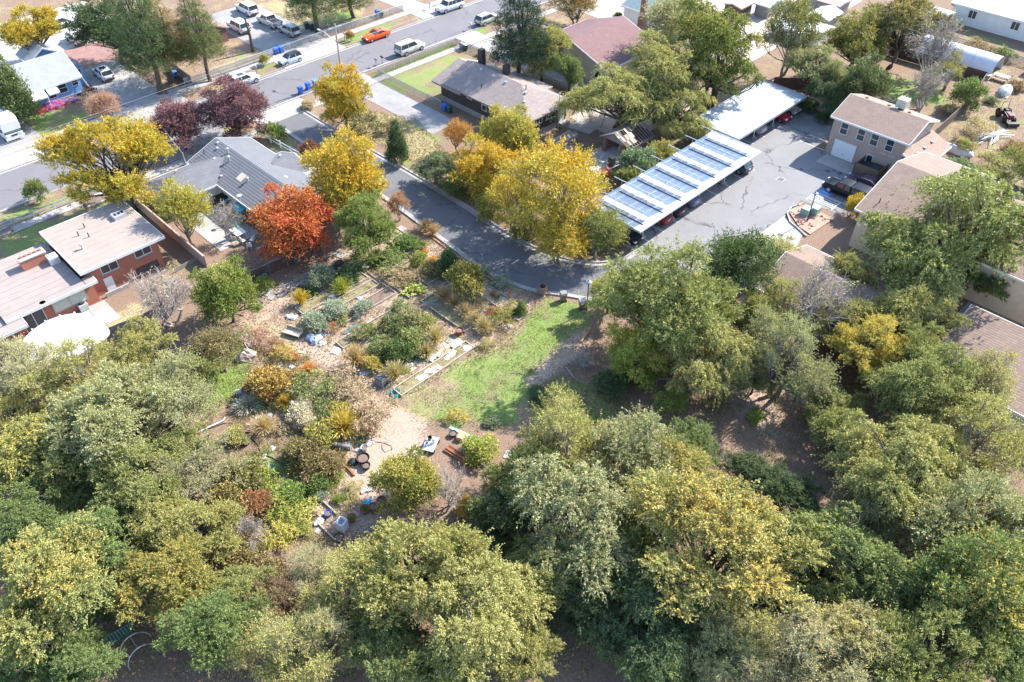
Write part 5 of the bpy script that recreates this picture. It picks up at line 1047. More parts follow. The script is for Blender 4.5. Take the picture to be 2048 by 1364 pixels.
x, y = P(1958, 22); yc = thing('yellow_container', 'yellow wrapped crate stack beside the covered boat', 'crate', (x, y, 0)); B(x - 1, y - 1, 0, x + 1, y + 1, 2.2).build('body', plain('yellow_wrap', (.5, .38, .12), .6, .2), yc); B(x - .6, y - .5, 2.2, x + .5, y + .6, 2.5).build('top_bundle', M['bagblue'], yc)
for i, (px, py) in enumerate(((2015, 62), (2040, 70))): x, y = P(px, py); t = thing('green_canopy', ('green tarpaulin frame beside the pale hut', 'green tarpaulin heap at the right edge')[i], 'tarp', (x, y, 0)); MB().blob((x, y, .6), (.9, 1.6, 1.0), 30 + i, 10, 6, .25).build('tarp', plain('green_tarp', (.03, .17, .11), .6, .2), t); MB().tube([(x - 1, y - 1.6, 0), (x - 1, y - 1.6, 1.9)], .04, 4).build('pole', M['galv'], t)

x, y = P(506, 103); sn = thing('tree_snag', 'tall bare lopped trunk beside the big driveway', 'dead tree', (x, y, 0)); MB().tube([(x, y, 0), (x + .1, y, 2.5), (x - .1, y + .1, 5.5)], [.3, .22, .14], 8).build('trunk', M['bark'], sn); MB().tube([(x + .05, y, 2.6), (x - .9, y + .6, 3.4)], [.1, .05], 5).build('limb_stub', M['bark'], sn); MB().tube([(x, y, 3.4), (x + .5, y - .3, 3.9)], [.08, .05], 5).build('limb_stub', M['bark'], sn)

# ---------------------------------------------------------------- plants: shared shapes
def unit(v): return v / (np.linalg.norm(v, axis=-1, keepdims=True) + 1e-9)
def leaf_mesh(name, pos, dr, nr, L, Wd, rnd, tip, clump):
    """one small rhombic leaf per row"""
    n = len(pos); side = unit(np.cross(dr, nr)); L = np.asarray(L).reshape(-1, 1) * np.ones((n, 1)); Wd = np.asarray(Wd).reshape(-1, 1) * np.ones((n, 1))
    v = np.empty((n, 4, 3), np.float32)
    v[:, 0] = pos; v[:, 1] = pos + dr * L * .5 + side * Wd * .5; v[:, 2] = pos + dr * L; v[:, 3] = pos + dr * L * .5 - side * Wd * .5
    me = bpy.data.meshes.new(name); me.vertices.add(n * 4); me.vertices.foreach_set('co', v.ravel())
    me.loops.add(n * 4); me.loops.foreach_set('vertex_index', np.arange(n * 4, dtype=np.int32))
    me.polygons.add(n); me.polygons.foreach_set('loop_start', np.arange(0, n * 4, 4, dtype=np.int32)); me.update(calc_edges=True)
    a = me.attributes.new('leaf', 'FLOAT_COLOR', 'POINT')
    c = np.ones((n, 4, 4), np.float32); c[:, :, 0] = rnd[:, None]; c[:, :, 1] = tip[:, None]; c[:, :, 2] = clump[:, None]
    a.data.foreach_set('color', c.ravel()); me.materials.append(LEAF); return me
def crown(name, seed, lobes, twigs, per, L, Wd, droop=.3, up=.3, spread=.6, tlen=(.45, .85), start=(.3, .75), low=-.35, flatn=.8):
    """leafy sprays: every twig starts inside a lobe, grows outward, arches down and carries leaves"""
    q = np.random.default_rng(seed); lobes = np.array(lobes, float)
    w_ = lobes[:, 3] * lobes[:, 4]; li = q.choice(len(lobes), twigs, p=w_ / w_.sum())
    d = unit(q.normal(size=(twigs, 3))); f = d[:, 2] < low; d[f, 2] = -d[f, 2] * .6; d = unit(d)
    c = lobes[li, :3]; r = lobes[li, 3:6]
    st = c + d * r * q.uniform(*start, (twigs, 1))
    h = unit(d + spread * q.normal(size=(twigs, 3)) * .6 + np.array([0, 0, up]))
    T = r.mean(1, keepdims=True) * q.uniform(*tlen, (twigs, 1)) * (1 + .7 * (q.random((twigs, 1)) < .1))
    t = (np.arange(per) + .5) / per
    t = np.clip(t[None, :] + q.uniform(-.5 / per, .5 / per, (twigs, per)), 0, 1)[..., None]
    down = np.array([0, 0, -1.0])
    p = st[:, None] + h[:, None] * T[:, None] * t + down * (T[:, None] * droop * t * t)
    tg = unit(h[:, None] + down * (2 * droop * t))
    n = twigs * per; p = p.reshape(n, 3); tg = tg.reshape(n, 3)
    p = p + q.normal(size=(n, 3)) * (L * .35)
    dr = unit(tg + q.normal(size=(n, 3)) * .55); nr = unit(q.normal(size=(n, 3)) * .7 + np.array([0, 0, flatn]))
    sz = q.uniform(.7, 1.3, n)
    lob = q.uniform(0, 1, len(lobes)); tw = q.uniform(0, 1, twigs)
    cl = np.repeat(.55 * lob[li] + .45 * tw, per); tip = t.reshape(n) * .6 + .4 * np.clip((p[:, 2] - p[:, 2].min()) / np.ptp(p[:, 2]), 0, 1)
    return leaf_mesh(name, p, dr, nr, L * sz, Wd * sz, q.uniform(0, 1, n), tip, cl)
def limb(mb, a, b, r0, r1, q, bend=.12, seg=4, n=5):
    a, b = np.array(a, float), np.array(b, float); L = np.linalg.norm(b - a); off = q.normal(size=3) * bend * L
    pts = [a + (b - a) * t + off * math.sin(math.pi * t) for t in np.linspace(0, 1, seg + 1)]
    mb.tube(pts, [r0 + (r1 - r0) * t for t in np.linspace(0, 1, seg + 1)], n, cap=False); return pts
def trunk_mesh(name, seed, lobes, r0, fork, mat, twigs=4, trunks=1, lean=0):
    q = np.random.default_rng(seed); mb = MB(); bases = []
    for k in range(trunks):
        off = np.array([q.uniform(-.35, .35), q.uniform(-.35, .35), 0]) * (trunks > 1)
        f_ = np.array([q.uniform(-.4, .4) + lean, q.uniform(-.4, .4), fork]) + off * 2
        limb(mb, off + np.array([0, 0, -.1]), f_, r0 * 1.15, r0 * .75, q, .05, 4, 7); bases.append(f_)
    for c in lobes:
        f_ = bases[q.integers(len(bases))]; c_ = np.array(c[:3]); tgt = c_ + np.array([0, 0, c[5] * .2])
        pts = limb(mb, f_, tgt, r0 * .5, r0 * .12, q, .1, 4, 5)
        for _ in range(twigs):
            d = unit(q.normal(size=3) + np.array([0, 0, .4])); s_ = pts[q.integers(2, len(pts))]
            limb(mb, s_, c_ + d * np.array(c[3:6]) * q.uniform(.6, .95), r0 * .13, .012, q, .1, 3, 3)
    me = bpy.data.meshes.new(name); me.from_pydata(mb.v, [], mb.f); me.materials.append(mat)
    me.polygons.foreach_set('use_smooth', [True] * len(me.polygons)); return me
def make_lobes(seed, n, Rx, Rz, zc, lr=(.34, .5), top=.2, squash=.8):
    q = np.random.default_rng(seed); out = []
    ga = math.pi * (3 - math.sqrt(5))
    for i in range(n):
        z = 1 - (i + .5) / n * (1.55 - top * .5); rr = math.sqrt(max(0, 1 - z * z)); a = ga * i + q.uniform(-.4, .4)
        if n > 18 and q.random() < .16: continue
        k = q.uniform(.42, 1.02); l = Rx * (lr[0] + (lr[1] - lr[0]) * min(1, max(0, (.98 - k) / .5)) * q.uniform(.75, 1.25))
        out.append((Rx * k * rr * math.cos(a), Rx * k * rr * math.sin(a), zc + Rz * k * z * q.uniform(.85, 1.12), l, l * q.uniform(.8, 1.25), l * squash * q.uniform(.8, 1.15)))
    return out
def multi_lobes(seed, subs, Rx, zc, per=7):
    """a crown of several lesser domes of uneven height with gaps between"""
    q = np.random.default_rng(seed); out = []
    for i in range(subs):
        a = i * 6.283 / max(1, subs - 1) + q.uniform(-.4, .4); rad = 0 if i == 0 else Rx * q.uniform(.5, .78); Rs = Rx * q.uniform(.34, .52)
        dz = Rx * (q.uniform(.1, .4) if i == 0 else q.uniform(-.5, .22))
        for l in make_lobes(seed * 31 + i, per, Rs, Rs * q.uniform(.85, 1.25), 0, (.3, .52), squash=.9): out.append((rad * math.cos(a) + l[0], rad * math.sin(a) + l[1], zc + dz + l[2], *l[3:]))
    return out
PROTO = {}
def proto(key, crown_me, trunk_me, Rp, zc):
    v = np.empty(len(crown_me.vertices) * 3, np.float32); crown_me.vertices.foreach_get('co', v); v = v.reshape(-1, 3)   # the crown's true half-width and middle
    if key not in ('bare',): Rp = float(np.percentile(np.hypot(v[:, 0], v[:, 1]), 95)); zc = float((np.percentile(v[:, 2], 3) + np.percentile(v[:, 2], 97)) / 2)
    PROTO.setdefault(key, []).append((crown_me, trunk_me, Rp, zc))
BK, DW = M['bark'], M['deadwood']; TW = plain('twig_bark', (.2, .17, .14), .95, .35, 2.0)
for i in range(4):      # airy drooping elms
    lb = multi_lobes(10 + i, (6, 7, 5, 8)[i], 4.2, 4.9)
    proto('elm', crown('elm_leaves', 20 + i, lb, 3300, 22, (.13, .14, .12, .15)[i], (.07, .075, .07, .07)[i], droop=(.4, .15, .6, .3)[i], up=(.35, .7, .3, .5)[i], spread=.5, tlen=(.5, 1.2), start=(.3, .9)), trunk_mesh('elm_wood', 30 + i, lb, .22, 2.0, BK, 4, 1 + i % 3), 4.2, 5.0)
for i in range(2):      # weeping, longer strands
    lb = multi_lobes(55 + i, 6 + i, 4.0, 4.7, 6)
    proto('droop', crown('strand_leaves', 60 + i, lb, 2300, 28, .14, .07, droop=.9, up=.55, spread=.45, tlen=(.7, 1.6), start=(.25, .85)), trunk_mesh('strand_wood', 70 + i, lb, .22, 2.0, BK, 4, 2), 4.0, 4.8)
for i in range(3):      # rounded, dense broadleaf trees
    lb = make_lobes(90 + i, 28, 3.2, 3.2, 3.25, (.2, .4), top=-.6, squash=.95)
    proto('round', crown('round_leaves', 100 + i, lb, 4000, 13, .115, .085, droop=.1, up=.4, spread=.7, tlen=(.35, .85), start=(.35, .85)), trunk_mesh('round_wood', 110 + i, lb, .18, 1.1, BK, 4), 3.2, 3.25)
for i in range(2):      # sparse, leaves thinning and twigs showing
    lb = make_lobes(130 + i, 16, 3.0, 3.0, 3.8, (.24, .46), squash=.9)
    proto('sparse', crown('sparse_leaves', 140 + i, lb, 1700, 14, .12, .08, droop=.2, up=.45, spread=.7, tlen=(.4, 1.0), start=(.2, .8)), trunk_mesh('sparse_wood', 150 + i, lb, .15, 1.3, TW, 12, 2), 3.0, 3.8)
for i in range(2):      # airy elms: thin feathery foliage on pale twigs
    lb = multi_lobes(400 + i, 6 + i, 3.8, 4.6, 6)
    proto('airy', crown('airy_leaves', 410 + i, lb, 2300, 16, .12, .055, droop=.25, up=.7, spread=.5, tlen=(.6, 1.5), start=(.1, .8)), trunk_mesh('airy_wood', 420 + i, lb, .2, 1.8, TW, 12, 2), 3.8, 4.6)
for i in range(2):      # bare
    lb = make_lobes(160 + i, 13, 2.6, 2.4, 3.4, (.4, .55), squash=.9)
    proto('bare', crown('last_leaves', 165 + i, lb, 60, 6, .15, .09), trunk_mesh('bare_wood', 170 + i, lb, .13, 1.0, DW, 44, 3), 2.6, 3.4)
for i in range(2):      # pines: tiers of needle tufts
    q = np.random.default_rng(180 + i); lb = []
    for k in range(7):
        z = 3.2 + k * 1.25; rr = 3.0 * (1 - (k / 8.5) ** 1.3)
        for j in range(6):
            a = j * 1.05 + k * .6 + q.uniform(-.3, .3); l = rr * .45
            lb.append((rr * .62 * math.cos(a), rr * .62 * math.sin(a), z + q.uniform(-.3, .3), l, l, l * .4))
    proto('pine', crown('pine_needles', 190 + i, lb, 2400, 14, .2, .04, droop=.1, up=.45, spread=.9, tlen=(.5, .9), flatn=.3), trunk_mesh('pine_wood', 195 + i, [(0, 0, 11, .6, .6, .6)] + lb[::3], .24, 4.5, BK, 1), 3.0, 6.6)
for i in range(2):      # junipers: dense upright cones
    lb = [(RNG.uniform(-.15, .15) * (1 - k / 9), RNG.uniform(-.15, .15) * (1 - k / 9), .35 + k * .42, 1.0 * (1 - k / 9.5) ** .7, 1.0 * (1 - k / 9.5) ** .7, .5) for k in range(9)]
    proto('juniper', crown('juniper_leaves', 200 + i, lb, 1500, 10, .1, .06, droop=-.3, up=1.1, spread=.5, tlen=(.35, .7), start=(.5, .95), flatn=.2), trunk_mesh('juniper_wood', 205 + i, [(0, 0, 3, .3, .3, .3)], .09, .6, BK, 1), 1.0, 1.9)
for i in range(3):      # leafy bushes
    lb = make_lobes(220 + i, 9, 1.0, .75, .62, (.38, .52), squash=.8)
    proto('bush', crown('bush_leaves', 230 + i, lb, 850, 8, .1, .06, droop=.15, up=.4, spread=.7, tlen=(.35, .7), start=(.4, .9)), trunk_mesh('bush_wood', 240 + i, lb, .035, .15, BK, 3, 3), 1.0, .62)
for i in range(2):      # loose, arching plants
    lb = make_lobes(250 + i, 7, 1.0, .7, .5, (.4, .55), squash=.8)
    proto('loose', crown('loose_leaves', 260 + i, lb, 300, 14, .085, .04, droop=.5, up=.7, spread=.6, tlen=(.6, 1.2), start=(.1, .6)), trunk_mesh('loose_wood', 270 + i, lb, .02, .1, BK, 6, 3), 1.0, .55)
for i in range(2):      # low broad-leaved vegetables
    lb = [(RNG.uniform(-.55, .55), RNG.uniform(-.55, .55), .2, .42, .42, .25) for _ in range(8)]
    proto('broad', crown('broad_leaves', 280 + i, lb, 160, 4, .26, .2, droop=.2, up=.5, spread=.7, tlen=(.5, 1.0), start=(.1, .8), flatn=1.4), trunk_mesh('broad_wood', 285 + i, lb, .02, .05, BK, 1), 1.0, .25)
for i in range(2):      # grass clumps: many narrow blades arching out
    q = np.random.default_rng(300 + i); nb, sg = 420, 5
    a = q.uniform(0, 2 * math.pi, nb); lean = q.uniform(.1, 1.0, nb); Hb = q.uniform(.75, 1.25, nb)
    base = np.stack([np.cos(a) * lean * .18, np.sin(a) * lean * .18, np.zeros(nb)], -1)
    t = np.linspace(0, 1, sg, endpoint=False)
    out = lean[:, None] * (t[None] ** 1.6) * .95; zz = Hb[:, None] * (t[None] * 1.25 - (t[None] ** 2.2) * lean[:, None] * .75)
    p = np.stack([base[:, 0:1] + np.cos(a)[:, None] * out, base[:, 1:2] + np.sin(a)[:, None] * out, zz], -1)
    nx = np.concatenate([p[:, 1:], p[:, -1:] * 2 - p[:, -2:-1]], 1); dv = nx - p; Ls = np.linalg.norm(dv, axis=-1)
    rn = np.repeat(q.uniform(0, 1, nb), sg)
    proto('grass', leaf_mesh('grass_blades', p.reshape(-1, 3), unit(dv).reshape(-1, 3), unit(q.normal(size=(nb * sg, 3))), (Ls * 1.25).reshape(-1), .028, rn, np.tile(t, nb), rn), None, 1.0, .5)

PRNG = random.Random(11)
ROOTS = {'thin pine at the top edge beside the green bins': P(635, 62), 'second pine at the top edge above the orange car': P(708, 35), 'browning pine beside the gravel drive': P(342, 165),
    'brown and orange tree at the top edge behind the maroon roof': (104.5, 90), 'pale olive elm in front of the rock island': (68.6, 27.9), 'yellow-green elm in front of the tan apartment bay windows': (74.4, 16.5),
    'olive elm at the right edge above the largest drooping elm': (98, 12), 'green elm tucked beside the lean-to of the stucco building': (97.6, 23.4), 'olive elm reaching over the long brown shingle roof': (61.8, 10.8),
    'thin pale elm on the long brown shingle roof edge': (62.0, 5), 'left of the huge elms over the ruined garage': (80.2, 60.5), 'yellow-green elm above the weathered carport': (95, 55.5),
    'dark ivy climbing the block wall beside the weathered carport': (104.9, 45.5), 'dark bush at the back of the solar carport': (76, 50.3)}
def plant(name, kind, px, py, rpx, base, tip, amt, label, cat='tree', sz=1.0, group=None, trunk_name='trunk', crown_name='crown', zbase=0.0, var=None, sx=1.0):
    """a plant whose crown centre shows at a photo point; rpx is its half-width in photo pixels, sz stretches its height"""
    lst = PROTO[kind]; cr, tk, Rp, zc = lst[var if var is not None else PRNG.randrange(len(lst))]
    z = zc * sz
    for _ in range(4):
        x, y = P(px, py, z + zbase); s = rpx * depth_at(x, y, z + zbase) / FPX / Rp; z = zc * s * sz
    if label in ROOTS:                              # surveyed trunk position: solve the height instead
        x, y = ROOTS[label]; s = rpx * depth_at(x, y, zc) / FPX / Rp
        zs = min((abs(P(px, py, k * .1)[0] + P(px, py, k * .1)[1] - x - y), k * .1) for k in range(10, 140))[1]
        sz = min(1.9, max(.6, zs / (zc * s)))
    t = thing(name, label, cat, (x, y, zbase), PRNG.uniform(0, 6.28), group); t['kind'] = 'thing'
    a_ = PRNG.uniform(.88, 1.14) if kind in ('elm', 'droop', 'airy', 'sparse', 'bush', 'loose') else 1.0
    t.scale = (s * sx * a_, s * sx / a_, s * sz * PRNG.uniform(.93, 1.08))
    if tk is not None:
        o = bpy.data.objects.new(trunk_name, tk); COL.objects.link(o); o.parent = t
    o = bpy.data.objects.new(crown_name, cr); COL.objects.link(o); o.parent = t
    o.color = (*base, 1); o['tip_color'] = [float(v) for v in tip]; o['tip_amount'] = float(amt)
    return t
# leaf colours
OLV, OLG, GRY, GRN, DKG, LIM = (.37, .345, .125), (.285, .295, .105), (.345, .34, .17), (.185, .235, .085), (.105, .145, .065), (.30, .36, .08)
YEL, GLD, ORG, RED, PLM, BRN = (.54, .43, .12), (.60, .40, .10), (.58, .22, .05), (.54, .14, .065), (.21, .115, .135), (.31, .2, .115)
PALE, STRAW, SILV, PINK, PIN = (.39, .36, .20), (.50, .40, .23), (.36, .39, .30), (.50, .30, .22), (.10, .13, .055)
AMB = (.62, .35, .03)
TREES = [  # name, kind, px, py, r, base, tip, amount, label, height factor
    ('elm_tree', 'elm', 1340, 590, 118, OLG, YEL, .30, 'big olive elm overhanging the lane end beside the lamp post', 1.0),
    ('elm_tree', 'droop', 1420, 690, 85, OLV, YEL, .2, 'drooping elm just right of the big elm by the lamp post', 1.0),
    ('maple_tree', 'round', 1275, 700, 62, LIM, YEL, .5, 'lime green tree leaning over the lawn under the big lamp post elm', 1.1),
    ('elm_tree', 'elm', 1225, 570, 40, OLG, YEL, .75, 'slim yellow-edged tree right beside the black lamp post', 1.3),
    ('maple_tree', 'sparse', 1480, 520, 72, (.10, .14, .05), RED, .2, 'dark green maple with a rusty thinning top at the parking lot edge', 1.25),
    ('elm_tree', 'airy', 1625, 512, 66, OLV, YEL, .35, 'pale olive elm in front of the rock island', 1.0),
    ('dead_tree', 'bare', 1640, 600, 70, GRY, STRAW, .3, 'half dead tree with bare grey branches before the hidden terracotta roof', 1.2),
    ('elm_tree', 'elm', 1760, 595, 62, OLG, YEL, .35, 'yellow-green elm in front of the tan apartment bay windows', 1.0),
    ('elm_tree', 'droop', 1925, 445, 160, OLG, YEL, .2, 'largest drooping green elm covering the tan apartment roof', 1.0),
    ('elm_tree', 'elm', 2010, 340, 85, OLG, YEL, .3, 'olive elm at the right edge above the largest drooping elm', 1.0),
    ('elm_tree', 'droop', 1900, 345, 60, GRN, OLV, .3, 'green elm tucked beside the lean-to of the stucco building', 1.0),
    ('elm_tree', 'elm', 1825, 625, 80, OLV, YEL, .4, 'broad olive elm left of the right-hand patio', 1.0),
    ('locust_tree', 'elm', 1745, 695, 66, (.497, .414, .083), YEL, .8, 'bright yellow locust in the middle of the right-hand woods', 1.1),
    ('elm_tree', 'airy', 1585, 690, 80, GRY, OLV, .3, 'grey-green elm with a pair of dark trunks over bare earth', 1.25),
    ('elm_tree', 'elm', 1868, 700, 58, OLG, YEL, .25, 'olive elm reaching over the long brown shingle roof', 1.0),
    ('elm_tree', 'sparse', 1985, 748, 55, PALE, YEL, .5, 'thin pale elm on the long brown shingle roof edge', 1.1),
    ('elm_tree', 'elm', 1835, 790, 88, OLG, YEL, .25, 'elm below the yellow locust in the right-hand woods', 1.0),
    ('elm_tree', 'airy', 1965, 850, 105, OLV, YEL, .4, 'yellowish elm at the right edge below the long roof', 1.0),
    ('elm_tree', 'droop', 1815, 940, 118, OLV, GRN, .3, 'wide silver-olive elm in the centre of the right-hand woods', 1.0),
    ('elm_tree', 'elm', 1950, 1020, 115, GRY, OLV, .3, 'grey-green elm near the right edge above the orange-tipped tree', 1.0),
    ('ash_tree', 'round', 1965, 1180, 118, GRN, GLD, .42, 'green tree with orange-tipped top at the lower right edge', 1.15),
    ('elm_tree', 'elm', 1860, 1290, 110, OLG, GRN, .3, 'green elm in the lower right corner', 1.0),
    ('elm_tree', 'droop', 1680, 1110, 105, GRN, OLV, .5, 'dark green elm right of the big golden-tipped elm', 1.05),
    ('elm_tree', 'elm', 1440, 1080, 150, OLV, GLD, .45, 'big round elm with golden tips in the lower right woods', 1.0),
    ('elm_tree', 'airy', 1600, 1290, 110, PALE, GLD, .4, 'pale straw elm at the bottom edge right of centre', 1.0),
    ('elm_tree', 'elm', 1720, 1300, 100, PALE, YEL, .5, 'straw-yellow elm at the bottom edge beside the lower right corner elm', 1.0),
    ('elm_tree', 'elm', 1440, 1275, 85, GRY, OLV, .4, 'grey-olive elm at the bottom below the golden-tipped elm', 1.0),
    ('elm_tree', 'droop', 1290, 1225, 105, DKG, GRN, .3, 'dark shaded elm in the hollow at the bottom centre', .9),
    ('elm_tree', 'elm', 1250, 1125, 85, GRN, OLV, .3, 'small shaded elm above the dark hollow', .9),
    ('elm_tree', 'airy', 1130, 880, 95, OLV, YEL, .35, 'feathery elm standing at the lower edge of the lawn', 1.1),
    ('elm_tree', 'elm', 1275, 890, 88, GRY, YEL, .3, 'silvery elm right of the feathery lawn-edge elm', 1.0),
    ('elm_tree', 'droop', 1170, 1020, 125, GRY, OLV, .4, 'large silvery elm in the middle of the lower woods', 1.0),
    ('elm_tree', 'elm', 1350, 940, 70, OLV, GLD, .4, 'small elm with orange tips above the golden-tipped elm', 1.0),
    ('elm_tree', 'elm', 1390, 885, 50, GRN, YEL, .3, 'young green elm by the bare earth slope', 1.1),
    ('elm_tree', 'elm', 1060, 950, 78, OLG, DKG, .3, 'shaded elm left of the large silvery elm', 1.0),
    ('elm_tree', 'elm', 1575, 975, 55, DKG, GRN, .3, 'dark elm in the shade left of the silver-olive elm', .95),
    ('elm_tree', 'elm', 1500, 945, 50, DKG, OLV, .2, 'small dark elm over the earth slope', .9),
    ('elm_tree', 'elm', 1690, 860, 55, OLG, YEL, .3, 'slender elm between earth patch and silver-olive elm', 1.1),
    ('elm_tree', 'elm', 830, 1120, 115, OLV, YEL, .25, 'tall olive elm at the bottom centre below the garden', 1.1),
    ('elm_tree', 'elm', 960, 1190, 120, OLV, GRY, .3, 'wide olive elm at the bottom centre right of the tall one', 1.0),
    ('elm_tree', 'airy', 690, 1170, 90, OLV, GLD, .35, 'elm with a few rusty sprigs left of the tall bottom elm', 1.0),
    ('elm_tree', 'elm', 770, 1275, 75, GRN, OLV, .5, 'fresh green elm at the bottom edge below the tall olive elm', 1.0),
    ('elm_tree', 'elm', 900, 1320, 95, OLG, OLV, .4, 'elm cut by the bottom edge at the centre', 1.0),
    ('elm_tree', 'elm', 1050, 1300, 60, OLV, OLG, .3, 'small elm at the bottom edge beside the dark ground', 1.0),
    ('elm_tree', 'airy', 560, 1290, 95, OLV, STRAW, .4, 'thin-leaved elm with bare boughs at the bottom left of centre', 1.0),
    ('elm_tree', 'elm', 430, 1245, 82, GRN, LIM, .4, 'bright green elm beside the dark yard in the bottom left', 1.0),
    ('elm_tree', 'elm', 330, 1160, 85, (.304, .276, .083), GLD, .4, 'yellowish elm over the dark yard at the bottom left', 1.0),
    ('elm_tree', 'droop', 220, 1060, 78, GRN, LIM, .4, 'weeping bright green elm at the left', 1.05),
    ('elm_tree', 'elm', 95, 1170, 118, OLG, GLD, .38, 'large elm with golden sprigs in the lower left corner', 1.0),
    ('elm_tree', 'elm', 50, 1040, 75, GRN, YEL, .25, 'green elm at the left edge above the corner elm', 1.0),
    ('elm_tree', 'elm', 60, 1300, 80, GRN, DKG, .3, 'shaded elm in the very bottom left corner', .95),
    ('elm_tree', 'elm', 85, 880, 88, OLG, YEL, .55, 'yellow-crowned elm at the left edge', 1.15),
    ('elm_tree', 'elm', 215, 830, 105, GRY, OLV, .4, 'big grey-green elm in the left woods', 1.0),
    ('elm_tree', 'airy', 325, 800, 90, GRY, YEL, .3, 'grey-green elm at the right side of the left woods', 1.0),
    ('elm_tree', 'airy', 160, 730, 85, OLV, YEL, .35, 'olive elm in front of the white patio cover', 1.0),
    ('elm_tree', 'airy', 40, 720, 80, PALE, STRAW, .4, 'pale brownish elm at the left edge below the brick house', 1.0),
    ('elm_tree', 'elm', 280, 715, 60, OLV, GLD, .35, 'small elm beside the grey board fence', 1.0),
    ('elm_tree', 'elm', 275, 945, 85, OLG, GRY, .4, 'elm at the lower side of the left woods', 1.0),
    ('elm_tree', 'airy', 400, 930, 70, PALE, OLV, .5, 'pale feathery elm beside the garden hose', .9),
    ('elm_tree', 'elm', 150, 960, 60, GRN, OLV, .4, 'dark green elm in the left woods near the brown ground', .9),
    ('elm_tree', 'elm', 400, 1060, 75, OLV, GLD, .25, 'loose olive elm left of the reddish shrubs', .9),
    ('elm_tree', 'elm', 1515, 745, 40, GRY, OLV, .3, 'thin elm at the left of the pair of trunks', 1.1),
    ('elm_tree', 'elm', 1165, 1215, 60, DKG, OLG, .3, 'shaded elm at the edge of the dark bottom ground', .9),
    ('elm_tree', 'elm', 150, 1330, 70, GRN, OLV, .3, 'green elm cut by the bottom edge left of the dark yard', .95),
    ('elm_tree', 'airy', 620, 1130, 55, PALE, GLD, .3, 'pale yellowish elm just below the lower garden path', .9),
    ('elm_tree', 'airy', 15, 820, 70, OLV, YEL, .6, 'yellow-tinged elm at the left edge above the yellow-crowned elm', 1.0),
    ('elm_tree', 'elm', 345, 905, 65, OLG, OLV, .4, 'dull green elm between left woods and pale feathery elm', .9),
    ('elm_tree', 'elm', 140, 1075, 70, GRN, LIM, .3, 'fresh green elm between the left edge elms and the weeping elm', .95),
    ('elm_tree', 'elm', 310, 1055, 68, OLV, OLG, .4, 'olive elm right of the weeping bright green elm', .9),
    ('elm_tree', 'elm', 475, 1185, 62, OLG, YEL, .3, 'small elm between the yellowish elm and the brown thicket', .9),
    ('elm_tree', 'airy', 650, 1275, 80, PALE, OLV, .5, 'pale elm at the bottom edge right of the bare-boughed elm', 1.0),
    ('elm_tree', 'elm', 1100, 1130, 75, OLG, GRY, .4, 'shaded elm in the gap below the large silvery elm', .95),
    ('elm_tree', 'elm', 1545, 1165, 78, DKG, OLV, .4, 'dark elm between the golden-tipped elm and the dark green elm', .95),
    ('elm_tree', 'droop', 1735, 1035, 70, GRY, GRN, .4, 'grey-green elm above the dark green elm', 1.0),
    ('elm_tree', 'elm', 1880, 900, 72, OLV, GRY, .4, 'olive elm between the silver-olive elm and the right edge', 1.0),
    ('elm_tree', 'elm', 1790, 1180, 78, GRN, GRY, .4, 'shaded green elm left of the orange-tipped tree', 1.0),
    ('elm_tree', 'elm', 2030, 1075, 60, OLG, YEL, .3, 'elm cut by the right edge above the orange-tipped tree', 1.0),
    ('elm_tree', 'elm', 2010, 1300, 85, GRN, OLV, .4, 'green elm filling the bottom right corner', 1.0),
    ('elm_tree', 'elm', 1320, 1345, 70, GRN, GLD, .35, 'elm with a few yellow sprigs cut by the bottom edge', 1.0),
    ('elm_tree', 'airy', 1500, 1350, 75, PALE, YEL, .4, 'straw-green elm cut by the bottom edge', 1.0),
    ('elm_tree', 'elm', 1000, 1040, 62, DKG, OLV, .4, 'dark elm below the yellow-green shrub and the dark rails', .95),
    ('elm_tree', 'elm', 1290, 1010, 75, OLV, GRY, .4, 'silvery elm between the large silvery and golden-tipped elms', 1.0),
    ('elm_tree', 'elm', 1690, 640, 60, OLV, YEL, .3, 'elm left of the bright yellow locust', 1.0),
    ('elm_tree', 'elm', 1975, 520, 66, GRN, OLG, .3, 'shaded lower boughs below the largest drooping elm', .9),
    ('elm_tree', 'elm', 1790, 730, 55, OLG, GRN, .4, 'green elm right of the yellow locust', .9),
    ('elm_tree', 'elm', 1925, 805, 48, OLG, YEL, .3, 'elm between the long roof and the yellowish edge elm', 1.0),
    ('elm_tree', 'elm', 560, 1190, 55, (.2, .13, .08), OLV, .4, 'brownish-red bushy tree below the yellowish thicket', .8),
    ('elm_tree', 'elm', 200, 1190, 60, DKG, GRN, .3, 'dark elm beside the dark gap at the lower left', .9),
    ('elm_tree', 'airy', 235, 750, 70, OLV, YEL, .4, 'olive elm between the patio cover and the big grey-green elm', 1.0),
    ('elm_tree', 'elm', 380, 740, 50, OLG, YEL, .3, 'small elm at the edge of the left lawn', .9),
    ('elm_tree', 'elm', 1405, 590, 60, OLG, YEL, .4, 'elm filling the right shoulder of the lamp post elm', 1.05),
    ('elm_tree', 'airy', 1560, 600, 62, OLV, YEL, .3, 'feathery elm half hiding the terracotta shingle roof', 1.1),
    ('elm_tree', 'elm', 1520, 655, 52, OLG, OLV, .4, 'olive elm between the lamp post elm and the dead branches', 1.0),
    ('elm_tree', 'elm', 1700, 555, 50, OLV, YEL, .3, 'elm standing behind the bare grey branches', 1.0),
    ('elm_tree', 'elm', 1660, 800, 48, OLG, GRN, .3, 'small elm right of the pair of dark trunks', 1.0),
    ('yellow_maple', 'sparse', 1030, 395, 58, (.46, .37, .07), AMB, .4, 'golden maple filling the gap between the two big golden ones', .9),
    ('verge_bush', 'bush', 985, 405, 34, (.3, .3, .08), YEL, .4, 'yellow-green bush under the bright yellow maple by the kerb', 1.1),
